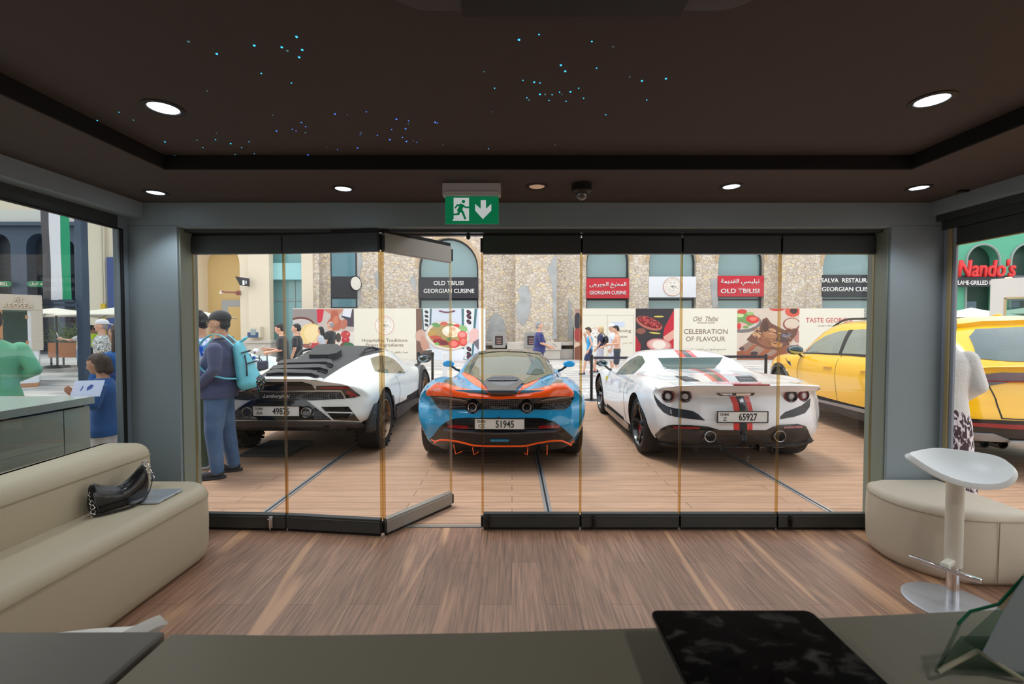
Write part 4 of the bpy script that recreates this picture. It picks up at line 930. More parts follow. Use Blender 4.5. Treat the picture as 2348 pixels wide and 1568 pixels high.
sh = [('p', Q([(1520,38),(2245,38),(2245,625),(1520,625)]), (206, 214, 226)), ('p', Q([(1520,38),(1590,38),(1600,625),(1520,625)]), (120, 88, 74)),
 ('p', Q([(1580,38),(1700,38),(1690,300),(1600,300)]), (70, 104, 112)), ('p', Q([(1600,38),(1680,38),(1670,280),(1610,280)]), (220, 224, 224)),
 ('p', Q([(2040,38),(2220,38),(2170,625),(2050,625)]), (72, 118, 124)), ('p', Q([(2068,38),(2190,38),(2150,620),(2070,620)]), (222, 226, 224))]
for yy in (80, 130, 190, 500, 560, 600): sh += [E(2125, yy, 34, 22, (46, 44, 62), .785), E(2125, yy, 14, 10, (140, 50, 70)), ]
for yy in (75, 125, 175, 225): sh += [E(1640, yy, 24, 16, (44, 48, 60), .5)]
for i in range(9): sh.append(E(1795+i*20, 66+14*math.sin(PI*i/8), 13, 10, (112, 58, 74)))
sh += [E(1570, 345, 60, 70, (206, 164, 148), .5), E(1620, 450, 46, 110, (200, 150, 128), -.3), E(2180, 350, 55, 90, (228, 186, 178), .25), ('p', Q([(1640,500),(2080,500),(2060,625),(1600,625)]), (226, 232, 240)), ('p', Q([(1600,520),(1700,510),(1690,620),(1580,620)]), (84, 78, 70)), E(1640, 580, 18, 24, (200, 196, 180)),
 ('p', Q([(2170,420),(2245,380),(2245,520),(2210,480)]), (110, 106, 114)),
 E(1880, 350, 262, 172, (206, 196, 186), .12), E(1882, 345, 245, 158, (232, 224, 212), .12), E(1885, 345, 225, 140, (176, 150, 92), .12),
 E(1750, 225, 50, 25, (104, 156, 92), .2), E(1840, 210, 45, 22, (206, 96, 84)), E(1700, 330, 50, 40, (190, 150, 76)), E(1745, 370, 70, 26, (192, 84, 66), .1), E(1800, 420, 90, 34, (158, 42, 50), .15), E(1760, 440, 26, 16, (120, 180, 80)), E(1840, 430, 60, 22, (120, 48, 56), .2),
 E(2060, 265, 50, 34, (142, 186, 120), .4), E(1985, 235, 34, 20, (216, 74, 68)), E(1915, 225, 26, 22, (120, 160, 90)), E(1925, 300, 108, 66, (240, 228, 206), .1), E(1900, 280, 50, 30, (250, 242, 228)), E(1960, 320, 46, 34, (236, 216, 178)), E(1945, 270, 30, 20, (226, 180, 150)), E(1910, 340, 30, 20, (222, 196, 150)),
 E(2050, 340, 56, 46, (224, 96, 90)), E(2050, 335, 38, 30, (238, 150, 140)), E(1950, 440, 62, 48, (214, 60, 62)), E(1950, 440, 44, 34, (236, 128, 118)), E(2055, 415, 48, 52, (220, 74, 70)), E(2060, 410, 30, 34, (232, 120, 106)), E(1900, 390, 30, 22, (96, 140, 76))]
art(t, 'picture', sh)
hoard(1098, 1113, 'narrow white end panel closing the left run of hoarding', m_=mat('hoarding_white', (238, 238, 240)))
# right run
C5 = lambda pts: [(1090+x/4.481, 500+y/4.481) for x, y in pts]
def E5(cx, cy, rx, ry, col, ro=0.0): return ('e', 1090+cx/4.481, 500+cy/4.481, rx/4.481, ry/4.481, col, ro)
t = hoard(1317, 1335, 'narrow picture panel at the corner of the right run of hoarding')
art(t, 'picture', [('p', C5([(1018,930),(1100,930),(1100,1455),(1018,1455)]), (172, 136, 124)), E5(1050, 1060, 40, 90, (56, 50, 60)), E5(1055, 1200, 45, 70, (160, 60, 56)), E5(1045, 1310, 34, 34, (216, 186, 160)), ('p', C5([(1018,1330),(1100,1300),(1100,1455),(1018,1455)]), (130, 76, 60))])
t = hoard(1335, 1457, 'cream hoarding panel with a closed access door and partly hidden lettering')
hl_(t, 'Opening', 1424, 759, 46, 9.5); hl_(t, 'Soon', 1426, 771, 24, 7); hl_(t, arabic('الافتتاح'), 1438, 787, 24, 6, m_=mat('ink_gold', (190, 170, 120)))
emblem(t, 1366, 773, 22, YH-.002, th=.004)
dm = MB(); X = t.location.x
for a in ((1392, 722, 1393, 822), (1452, 722, 1453, 822), (1392, 722, 1453, 723), (1336, 722, 1391, 722.6)): dm.box(bx(a[0], YH)-X, bx(a[2], YH)-X, -.006, 0, bz(a[3], YH), bz(a[1], YH))
dm.obj('door_outline', mat('door_line', (196, 190, 172)), t); MB().box(bx(1394.5, YH)-X, bx(1396.5, YH)-X, -.05, 0, bz(775, YH), bz(773, YH)).obj('door_knob', mat('brass', (150, 130, 80), .4), t)
pm = MB()
for k_ in range(3): pm.box(bx(1400+11*k_, YH)-X, bx(1410+11*k_, YH)-X, -.01, 0, bz(750, YH), bz(738, YH))
pm.obj('paper_notices', mat('notice_paper', (206, 216, 236)), t)
t = hoard(1457, 1545, 'dark hoarding picture of cherries in one bowl and cheese in another')
sh = [('p', C5([(1645,925),(2045,925),(2045,1455),(1645,1455)]), (48, 42, 50)), ('p', C5([(1940,1130),(2045,925),(2045,1455),(1900,1455)]), (196, 30, 50)), ('p', C5([(1645,1200),(1700,1300),(1690,1455),(1645,1455)]), (170, 24, 44)),
 ('p', C5([(1930,1220),(2045,1140),(2045,1230),(1960,1290)]), (226, 168, 152)), E5(1785, 1080, 142, 62, (186, 104, 88), .35), E5(1788, 1070, 128, 48, (120, 30, 36), .35), E5(1700, 1160, 50, 30, (140, 84, 70))]
rnd = random.Random(11)
for i in range(46):
    a = rnd.uniform(0, 2*PI); q_ = math.sqrt(rnd.random()); u, v = 112*q_*math.cos(a), 40*q_*math.sin(a)
    x, y = 1790+u*math.cos(.35)-v*math.sin(.35), 1062+u*math.sin(.35)+v*math.cos(.35); sh += [E5(x, y, 15, 14, [(158, 36, 44), (126, 24, 34), (186, 60, 58)][i % 3]), E5(x-4, y-5, 4, 3, (232, 170, 168))]
sh += [E5(1880, 1012, 52, 9, (206, 190, 90)), E5(1840, 1180, 60, 9, (206, 190, 90), .1), E5(1885, 1305, 130, 68, (206, 130, 126), .12), E5(1885, 1300, 112, 52, (226, 176, 170), .12), E5(1885, 1300, 70, 46, (240, 226, 214))]
art(t, 'picture', sh)
t = hoard(1545, 1690, 'cream hoarding panel with script name above two lines of thin capitals')
hl_(t, 'Old  Tbilisi', 1618, 731, 58, 11, shear=.35); hl_(t, 'GEORGIAN CUISINE', 1618, 740, 40, 3.2); hl_(t, 'CELEBRATION', 1618, 760, 100, 11); hl_(t, 'OF FLAVOUR', 1618, 777, 90, 11); hl_(t, arabic('استمتع بأجواء من النكهات الغنية'), 1619, 801, 90, 7)
C6 = lambda pts: [(1540+x/4.481, 500+y/4.481) for x, y in pts]
def E6(cx, cy, rx, ry, col, ro=0.0): return ('e', 1540+cx/4.481, 500+cy/4.481, rx/4.481, ry/4.481, col, ro)
t = hoard(1690, 1832, 'hoarding panel printed with grilled ribs beside a tomato salad')
sh = [('p', C6([(672,925),(1308,925),(1308,1455),(672,1455)]), (214, 196, 180)), ('p', C6([(672,1370),(900,1330),(1308,1300),(1308,1455),(672,1455)]), (150, 84, 56)), E6(900, 1360, 200, 60, (166, 92, 62), .1),
 E6(720, 1070, 200, 110, (120, 112, 108)), E6(715, 1050, 185, 95, (206, 196, 186)), E6(715, 1040, 160, 80, (112, 150, 84)), E6(830, 1040, 68, 40, (214, 48, 44), .15), E6(835, 1035, 38, 20, (236, 120, 100)), E6(700, 1000, 40, 20, (196, 216, 150)), E6(720, 960, 50, 24, (206, 60, 52)), E6(730, 1100, 60, 26, (226, 170, 160), .3), E6(690, 1110, 22, 34, (206, 54, 50)), E6(800, 980, 40, 16, (150, 186, 110)), E6(760, 1120, 30, 14, (120, 160, 84)),
 E6(1080, 930, 80, 26, (206, 70, 60)), E6(1240, 955, 80, 60, (216, 84, 60)), E6(1250, 950, 40, 34, (70, 40, 40)), E6(1230, 1090, 90, 66, (150, 76, 66)), E6(1232, 1085, 76, 54, (220, 200, 180)), E6(1300, 1220, 50, 60, (190, 130, 120)),
 ('p', C6([(770,1250),(830,1180),(900,1130),(930,1040),(975,1020),(1020,1080),(1080,1110),(1160,1150),(1230,1130),(1300,1140),(1280,1200),(1200,1300),(1100,1350),(980,1340),(900,1310),(820,1280)]), (112, 70, 52)),
 E6(980, 1260, 110, 60, (146, 92, 62), .3), E6(1010, 1200, 80, 34, (174, 116, 78), .3), E6(960, 1110, 34, 60, (84, 50, 40)), E6(1150, 1230, 80, 50, (84, 62, 60), -.3), E6(1180, 1200, 50, 26, (120, 116, 128), -.2), E6(870, 1200, 46, 26, (196, 150, 110), .4), E6(1080, 1300, 60, 26, (196, 140, 90), .2), E6(1040, 1150, 36, 16, (198, 146, 104), .4),
 ('p', C6([(690,1340),(790,1270),(850,1290),(760,1370)]), (150, 120, 104)), ('p', C6([(800,1380),(880,1310),(960,1350),(880,1410)]), (160, 132, 112)), E6(722, 1340, 26, 18, (90, 60, 56)), E6(850, 1390, 40, 20, (70, 50, 48)), ('p', C6([(960,1400),(1040,1345),(1090,1370),(1020,1420)]), (164, 134, 116))]
rnd = random.Random(4)
for i in range(60):
    x, y = rnd.uniform(820, 1240), rnd.uniform(1120, 1310)
    if abs((y-1120)-(x-820)*.25) < 130: sh.append(E6(x, y, rnd.uniform(6, 22), rnd.uniform(3, 8), [(78, 46, 38), (190, 134, 92), (140, 84, 56), (214, 170, 130)][i % 4], rnd.uniform(-.6, .9)))
art(t, 'picture', sh)
t = hoard(1832, 1980, 'cream hoarding panel with red capitals behind the yellow car')
hl_(t, 'TASTE GEORGIA', 1901, 734, 108, 10.5, m_=mat('ink_red', (198, 66, 66))); hl_(t, arabic('مذكرات جورجيا'), 1893, 747, 36, 5); hl_(t, '+971 50 206 10', 1921, 770, 44, 4.5); hl_(t, '@old_tbilisi', 1921, 780, 40, 5)
t = hoard(1980, 2012, 'patterned black and white hoarding panel against the right jamb')
sh = [('p', [(1980,707),(2012,707),(2012,826),(1980,826)], (206, 206, 200))]
for i in range(8):
    for j in range(26): sh.append(('e', 1982+4*i, 709+4.5*j, 1.5+.5*((i*j) % 3), 1.2+.5*((i+j) % 2), (60, 66, 66), (i+j)*.7))
art(t, 'picture', sh)
# barriers
def stanchion(px, py, lab, h=.95):
    p = floor_at(px, py); t = empty('barrier_post', p, 0, lab, 'barrier')
    MB().lathe([(.0001, .015), (.15, .012), (.17, 0), (.0001, 0)], 28).obj('base', bp_, t, smooth=True); MB().tube([(0, 0, 0), (0, 0, h)], .03, 14).obj('post', bp_, t, smooth=True, ang=50); MB().lathe([(.0001, h+.02), (.036, h+.01), (.036, h-.09), (.0001, h-.09)], 16).obj('belt_head', bp_, t); return p
a = stanchion(1356, 917, 'black belt barrier post to the left of the white striped car')
b1 = stanchion(960, 900, 'black belt barrier post beside the front wheel of the black and white car'); b2 = stanchion(992, 902, 'black belt barrier post left of the blue car mirror')
BELT = mat('belt_navy', (44, 46, 62), .7)
def belt(p, q, lab):
    d = (Vector((q[0], q[1], 0))-Vector((p[0], p[1], 0))); t = MB(); n = Vector((-d.y, d.x, 0)).normalized()*.002
    pts_ = [Vector((p[0], p[1], .87)), Vector((q[0], q[1], .87)), Vector((q[0], q[1], .925)), Vector((p[0], p[1], .925))]
    t.prism(pts_, n*2); tag(t.obj('barrier_belt', BELT), lab, 'belt')
belt((a.x+.04, a.y), (bx(1545, 9.6), 9.6), 'navy barrier belt behind the white striped car')
belt((b1.x+.04, b1.y), (b2.x-.04, b2.y), 'navy barrier belt between the two posts by the blue car')
p = floor_at(1500, 905); belt((bx(1640, 10), 10.0), (bx(1760, 10), 10.0), 'navy barrier belt in front of the ribs picture')
for x_, n_ in ((1545, 9.6), (1640, 10), (1760, 10)):
    t = empty('barrier_post', (bx(x_, n_), n_+.05, 0), 0, 'black belt barrier post hidden mostly behind the white striped car', 'barrier', 'barrier posts behind the white striped car')
    MB().lathe([(.0001, .015), (.15, .012), (.17, 0), (.0001, 0)], 28).obj('base', bp_, t, smooth=True); MB().tube([(0, 0, 0), (0, 0, .95)], .03, 14).obj('post', bp_, t, smooth=True, ang=50)
p = floor_at(1020, 893); t = empty('sign_post', p, 0, 'slim white upright sign with a single letter left of the blue car', 'sign')
MB().box(-.06, .06, 0, .03, .2, .92).obj('sign_board', SW, t, bevel=.006); MB().lathe([(.0001, .02), (.14, .015), (.15, 0), (.0001, 0)], 20).obj('base', bp_, t); MB().box(-.015, .015, .03, .05, 0, .5).obj('post', bp_, t); text('lettering', 'H', mat('dark_red_ink', (130, 60, 60)), t, .06, (0, -.001, .3), ext=.002)
# green restaurant front, right window
YR = 24.0
gb = empty('green_restaurant', (bx(2260, YR), YR, 0), 0, 'mint green restaurant front with tall dark arches beyond the right window', 'building')
ops = [(bx(a, YR), bx(b_, YR), 0, bz(598, YR)) for a, b_ in ((2211, 2286), (2312, 2392), (2420, 2500), (2530, 2610))]
def gob(mb, name, m_, **k):
    o = mb.obj(name, m_, gb, **k); o.data.transform(Matrix.Translation((-bx(2260, YR), -YR, 0))); return o
w_ = MB(); arch_wall(w_, bx(2170, YR), bx(2900, YR), 0, 13, YR, ops, depth=.5); gob(w_, 'wall', GREEN, fixn=False)
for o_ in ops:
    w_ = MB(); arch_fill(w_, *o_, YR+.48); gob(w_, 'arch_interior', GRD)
    w_ = MB(); w_.tube(arch_line(*o_, YR-.02), .06, 6); gob(w_, 'arch_rim', mat('rim_grey', (150, 165, 160)))
    w_ = MB(); w_.box(o_[0]+.4, o_[0]+1.0, YR+.40, YR+.46, 0, bz(690, YR)); gob(w_, 'glass_door', mat('door_blue_glass', (70, 100, 120), .1))
w_ = MB(); w_.box(bx(2170, YR), bx(2900, YR), YR-.5, YR, bz(645, YR), bz(634, YR)); gob(w_, 'canopy_beam', mat('beam_grey', (96, 100, 108)))
t = empty('shop_sign', (bx(2255, 23.4), 23.4, bz(634, 23.4)), 0, 'large red script restaurant name standing on the grey canopy', 'sign')
NR = mat('neon_red', (226, 40, 44), .4); o = text('lettering', "Nando's", NR, t, 1, (0, 0, .42), ext=.12, bold=.018, width=130/FPX*23.4, height=40/FPX*23.4, shear=.15)
MB().box(-1.5, 1.5, .05, .1, -.02, .04).obj('rail', FRM, t)
t = empty('shop_sign', (bx(2230, 23.4), 23.4, bz(657, 23.4)), 0, 'black strip sign with white condensed capitals under the grey canopy', 'sign')
MB().box(-1.05, 1.6, 0, .1, 0, .42).obj('sign_board', SBK, t); text('lettering', 'FLAME-GRILLED PERI-PERI', SW, t, 1, (.38, -.001, .2), ext=.02, bold=.014, width=118/FPX*23.4, height=.22)
YQ = 13.0
kq = empty('grey_kiosk', (bx(2269, YQ), YQ, 0), math.radians(-46), 'pale grey kiosk with a gold framed window at the right edge', 'kiosk')
X = bx(2269, YQ); MB().box(bx(2269, YQ)-X, bx(2480, YQ)-X, 0, 2, bz(684, YQ), bz(640, YQ)).obj('header', mat('kiosk_pale', (206, 202, 196)), kq)
MB().box(bx(2269, YQ)-X, bx(2292, YQ)-X, 0, 2, 0, bz(684, YQ)).obj('side_panel', mat('kiosk_pale', (206, 202, 196)), kq); MB().box(bx(2269, YQ)-X, bx(2480, YQ)-X, 0, 2, 0, .9).obj('counter_front', mat('kiosk_pale', (206, 202, 196)), kq)
f_ = MB(); f_.box(bx(2290, YQ)-X, bx(2294, YQ)-X, -.02, .05, .9, bz(684, YQ)).box(bx(2290, YQ)-X, bx(2480, YQ)-X, -.02, .05, bz(687, YQ), bz(683, YQ)); f_.obj('window_frame', GOLD, kq)
MB().box(bx(2294, YQ)-X, bx(2480, YQ)-X, .02, .03, .9, bz(687, YQ)).obj('pane', glass_mat('kiosk_glass', (190, 215, 212), 1.5), kq)
MB().lathe([(.0001, .04), (.07, .04), (.08, 0), (.0001, 0)], 12, Matrix.Translation((bx(2296, YQ)-X, .1, bz(640, YQ)))).obj('roof_lamp', mat('cream_shade', (222, 208, 190)), kq)
# low counter standing outside the left window
oc = empty('outdoor_counter', (-3.55, 2.9, 0), 0, 'low olive grey counter standing right outside the left window', 'counter')
OC = mat('olive_panel', (192, 192, 176), .3)
MB().box(-.40, .40, -3.4, .48, .0, .93).obj('body', OC, oc, bevel=.004); MB().box(-.42, .42, -3.42, .50, .945, 1.0).obj('top', mat('olive_top', (196, 200, 192), .2), oc, bevel=.004); MB().box(-.38, .38, -3.38, .46, .93, .945).obj('shadow_gap', BLK, oc)
for y in (.28, -.6, -1.5): MB().box(.3995, .4012, y-.002, y+.002, 0, .93).obj('joint', BLK, oc)
# ================================================================ cars
def cr(p0, p1, p2, p3, t):
    return tuple(.5*((2*b_)+(-a+c)*t+(2*a-5*b_+4*c-d)*t*t+(-a+3*b_-3*c+d)*t**3) for a, b_, c, d in zip(p0, p1, p2, p3))
def spline(P, n):
    out = []
    for i in range(len(P)-1):
        a = P[max(i-1, 0)]; d = P[min(i+2, len(P)-1)]
        for k in range(n): out.append(cr(a, P[i], P[i+1], d, k/n))
    out.append(tuple(P[-1])); return out
def lerp_tab(tab, v):
    if v <= tab[0][0]: return tab[0][1]
    for (a, x), (b_, y) in zip(tab, tab[1:]):
        if v <= b_:
            t = (v-a)/(b_-a); t = t*t*(3-2*t); return x+(y-x)*t
    return tab[-1][1]
class Car: pass
def make_body(car, st, plan, prof, nose, L, arches, mats, R, fadeL=.9):
    """st: [(y, ten (x, z) points from the sill round to the roof)]; body is one closed shell"""
    S0 = []
    y0, p0 = st[0]
    zc = sum(z for x, z in p0)/len(p0)
    S0.append((y0, [(x*.972, zc+(z-zc)*.965) for x, z in p0])); S0.append((y0+.025, [(x*.993, zc+(z-zc)*.992) for x, z in p0])); S0.append((y0+.08, p0))
    flat = [(y,)+tuple(v for p in pts for v in p) for y, pts in S0+st[1:]]
    rows = []
    for i in range(len(flat)-1):
        n = 1 if i < 2 else 7; a = flat[max(i-1, 2 if i >= 2 else 0)]; d = flat[min(i+2, len(flat)-1)]
        for k in range(n): rows.append(cr(a, flat[i], flat[i+1], d, k/n) if n > 1 else flat[i])
    rows.append(flat[-1])
    secs = []
    for r in rows:
        pts = [(r[1+2*k], r[2+2*k]) for k in range(10)]; sp = spline(pts, 4); sp = [(max(x, 0), z) for x, z in sp]; sp[0] = (0, sp[0][1]); sp[-1] = (0, sp[-1][1])
        secs.append((r[0], sp))
    m_ = len(secs[0][1]); vs = []; fs = []; idx = []
    for y, sp in secs:
        rr = []
        for x, z in sp: vs.append([x, y, z]); rr.append(len(vs)-1)
        ll = []
        for k, (x, z) in enumerate(sp):
            if k in (0, m_-1): ll.append(rr[k])
            else: vs.append([-x, y, z]); ll.append(len(vs)-1)
        idx.append((rr, ll))
    for (r1, l1), (r2, l2) in zip(idx, idx[1:]):
        for k in range(m_-1):
            fs.append((r1[k], r1[k+1], r2[k+1], r2[k])); fs.append((l1[k+1], l1[k], l2[k], l2[k+1]))
    for end in (0, -1):
        rr, ll = idx[end]; y, sp = secs[end]; nx = 28; prev = None
        for k in range(m_):
            if k in (0, m_-1): row = [rr[k]]*(nx+1)
            else:
                row = [ll[k]]
                for j in range(1, nx): vs.append([-sp[k][0]+2*sp[k][0]*j/nx, y, sp[k][1]]); row.append(len(vs)-1)
                row.append(rr[k])
            if prev:
                for j in range(nx):
                    q = [prev[j], prev[j+1], row[j+1], row[j]]; q2 = []
                    for v in q:
                        if v not in q2: q2.append(v)
                    if len(q2) > 2: fs.append(tuple(q2) if end == 0 else tuple(reversed(q2)))
            prev = row
    for v in vs:
        x, y, z = v; f = max(0, 1-y/fadeL)**2; g = max(0, 1-(L-y)/1.0)**2
        v[1] = y+f*(lerp_tab(plan, abs(x))+lerp_tab(prof, z))-g*lerp_tab(nose, abs(x))
    mb = MB(); mb.add(vs, fs); me = mb.mesh('b', mats)
    bm = bmesh.new(); bm.from_mesh(me); bmesh.ops.recalc_face_normals(bm, faces=bm.faces); bm.to_mesh(me); bm.free()
    o = bpy.data.objects.new('b', me); COL.objects.link(o); cut = []
    for y, z, r, xin in arches:
        for s in (1, -1):
            c = MB(); c.lathe([(.0001, 0), (r, 0), (r, .8), (.0001, .8)], 48, Matrix.Translation((s*xin, y, z)) @ Matrix.Rotation(s*PI/2, 4, 'Y')); c.m = [1]*len(c.m)
            co = c.obj('c', mats); cut.append(co); md = o.modifiers.new('bo', 'BOOLEAN'); md.operation = 'DIFFERENCE'; md.solver = 'EXACT'; md.object = co
    dg = bpy.context.evaluated_depsgraph_get(); new = bpy.data.meshes.new_from_object(o.evaluated_get(dg)); 
    for c in cut: bpy.data.objects.remove(c)
    bpy.data.objects.remove(o); new.name = 'body'; shade(new, 38)
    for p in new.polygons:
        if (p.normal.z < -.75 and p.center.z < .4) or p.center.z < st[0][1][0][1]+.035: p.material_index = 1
    car.body = bpy.data.objects.new('body', new); COL.objects.link(car.body); car.body.parent = car.root
    bm = bmesh.new(); bm.from_mesh(new); car.bvh = BVHTree.FromBMesh(bm); bm.free()
    return car.body
def newcar(loc, deg, lab, name='sports_car'):
    c = Car(); c.root = empty(name, loc, math.radians(deg), lab, 'car'); c.M = Matrix.Translation(loc) @ Matrix.Rotation(math.radians(deg), 4, 'Z'); c.I = c.M.inverted(); c.R3 = c.I.to_3x3(); return c
def cast(car, mode, u, v):
    if mode == 'px': o = car.I @ Vector((0, 0, CAMZ)); d = (car.R3 @ ray(u, v)).normalized()
    elif mode == 'rear': o = Vector((u, -3, v)); d = Vector((0, 1, 0))
    elif mode == 'side': o = Vector((3, u, v)); d = Vector((-1, 0, 0))
    elif mode == 'left': o = Vector((-3, u, v)); d = Vector((1, 0, 0))
    else: o = Vector((u, v, 3)); d = Vector((0, 0, -1))
    h = car.bvh.ray_cast(o, d)
    if h[0] is not None: return h[0], h[1], d
    best = None; t0 = 3.0 if mode != 'px' else 4.0; a, b_ = t0-1.5, t0+6
    for k in range(60):
        t = a+(b_-a)*k/59; q = car.bvh.find_nearest(o+d*t)
        if best is None or q[3] < best[0]: best = (q[3], q[0], q[1], t)
    t1 = best[3]
    for k in range(21):
        t = t1-.15+.3*k/20; q = car.bvh.find_nearest(o+d*t)
        if q[3] < best[0]: best = (q[3], q[0], q[1], t)
    return best[1], best[2], d
def inside(p, poly):
    c = False; n = len(poly); x, y = p
    for i in range(n):
        x1, y1 = poly[i]; x2, y2 = poly[i-1]
        if (y1 > y) != (y2 > y) and x < (x2-x1)*(y-y1)/(y2-y1)+x1: c = not c
    return c
def patch(car, name, poly, m_, mode='px', off=.004, step=None, mirror=False, parent=None, curve=0, skirt=.012, both=False, mats=None):
    if curve:
        P = []; n = len(poly)
        for i in range(n):
            for k in range(curve): P.append(cr(poly[i-1], poly[i], poly[(i+1) % n], poly[(i+2) % n], k/curve))
        poly = P
    step = step or (5.0 if mode == 'px' else .035); B = []
    n = len(poly)
    for i in range(n):
        a = Vector(poly[i]); b_ = Vector(poly[(i+1) % n]); k = max(1, int((b_-a).length/step))
        for j in range(k): B.append(tuple(a.lerp(b_, j/k)))
    xs = [p[0] for p in B]; ys = [p[1] for p in B]; V = list(B); x = min(xs)+step*.5
    while x < max(xs):
        y = min(ys)+step*.5
        while y < max(ys):
            if inside((x, y), B) and min((x-q[0])**2+(y-q[1])**2 for q in B) > (step*.4)**2: V.append((x, y))
            y += step
        x += step
    nb_ = len(B)
    r = delaunay_2d_cdt([Vector(v) for v in V], [(i, (i+1) % nb_) for i in range(nb_)], [list(range(nb_))], 1, 1e-5)
    V2, F = r[0], r[2]
    pts = []; nor = []
    for v in V2:
        p, nrm, d = cast(car, mode, v[0], v[1])
        if nrm.dot(d) > 0: nrm = -nrm
        pts.append(p+nrm*off); nor.append(nrm)
    vs = list(pts); fs = [tuple(f) for f in F]
    # skirt down to the body so that the piece has thickness
    ec = {}
    for f in fs:
        for i in range(len(f)):
            e_ = (f[i], f[(i+1) % len(f)]); k = tuple(sorted(e_)); ec.setdefault(k, []).append(e_)
    mp = {}
    for k, l in ec.items():
        if len(l) == 1:
            a, b_ = l[0]
            for q in (a, b_):
                if q not in mp: mp[q] = len(vs); vs.append(pts[q]-nor[q]*(off+skirt))
            fs.append((b_, a, mp[a], mp[b_]))
    out = []
    par = parent or car.root
    for s in ((1, -1) if both else ((-1,) if mirror else (1,))):
        mb = MB(); mb.add([(v.x*s, v.y, v.z) for v in vs], fs if s == 1 else [tuple(reversed(f)) for f in fs])
        # orient outwards
        o = mb.obj(name, m_, par, fixn=False, smooth=True, ang=45)
        out.append(o)
    # orientation check
    return out[0] if len(out) == 1 else out
def loc_of(car, px, py, off=0.0):
    p, n_, d = cast(car, 'px', px, py); return p-d*off
def blade(car, name, tab, m_, plan, yb=-.05, ym=.0, yd=.28, n=48, droop=None):
    """lip across the tail: tab = [(|x|, z top, z bottom)]"""
    zt_ = [(a, b_) for a, b_, d in tab]; zb_ = [(a, d) for a, b_, d in tab]; w = tab[-1][0]; vs = []; fs = []
    for i in range(n+1):
        x = -w+2*w*i/n; a = abs(x); y0 = lerp_tab(plan, a); zt, zb = lerp_tab(zt_, a), lerp_tab(zb_, a); f = min(1, (w-a)/.12+.0); f = f*f*(3-2*f)
        vs += [(x, y0+yb*f+.0, zt-.012), (x, y0+yb*f+.012, zt), (x, y0+yd, zt+.002), (x, y0+yd, zb), (x, y0+ym*f+.01, zb), (x, y0+(yb*.4+ym*.6)*f, (zt*.45+zb*.55))]
    for i in range(n):
        for j in range(6): fs.append((i*6+j, i*6+(j+1) % 6, i*6+6+(j+1) % 6, i*6+6+j))
    fs += [tuple(range(6))[::-1], tuple(n*6+j for j in range(6))]
    return MB().add(vs, fs).obj(name, m_, car.root, smooth=True, ang=35)
RUB = mat('tyre_rubber', (26, 26, 27), .75); CARB = mat('gloss_black_trim', (14, 14, 16), .18, coat=.6); MATB = mat('matte_black_trim', (38, 38, 40), .55); WELL = mat('wheel_well_black', (10, 10, 11), .9)
DISC = mat('brake_disc', (130, 130, 132), .35, metal=.8); LRED = mat('lamp_red', (150, 16, 26), .12, coat=1); LDK = mat('lamp_dark', (36, 22, 26), .08, coat=1); LCL = mat('lamp_clear', (190, 186, 188), .12, coat=1)
CGL = mat('car_glass', (52, 78, 72), .05, spec=.5); PLT = mat('plate_white', (234, 236, 232), .4); INK = mat('plate_ink', (28, 28, 32), .5); TIP = mat('exhaust_steel', (176, 174, 172), .22, metal=.9)
m, nt, b = nodes('hex_mesh'); v_ = nt.nodes.new('ShaderNodeTexVoronoi'); v_.feature = 'DISTANCE_TO_EDGE'; v_.inputs['Scale'].default_value = 42; v_.inputs['Randomness'].default_value = .15; mpx = mapping(nt); nt.links.new(mpx.outputs[0], v_.inputs['Vector'])
rx = ramp(nt, [(.06, (96, 98, 104)), (.14, (14, 14, 16))]); nt.links.new(v_.outputs['Distance'], rx.inputs[0]); nt.links.new(rx.outputs[0], b.inputs['Base Color']); b.inputs['Roughness'].default_value = .4; HEX = m
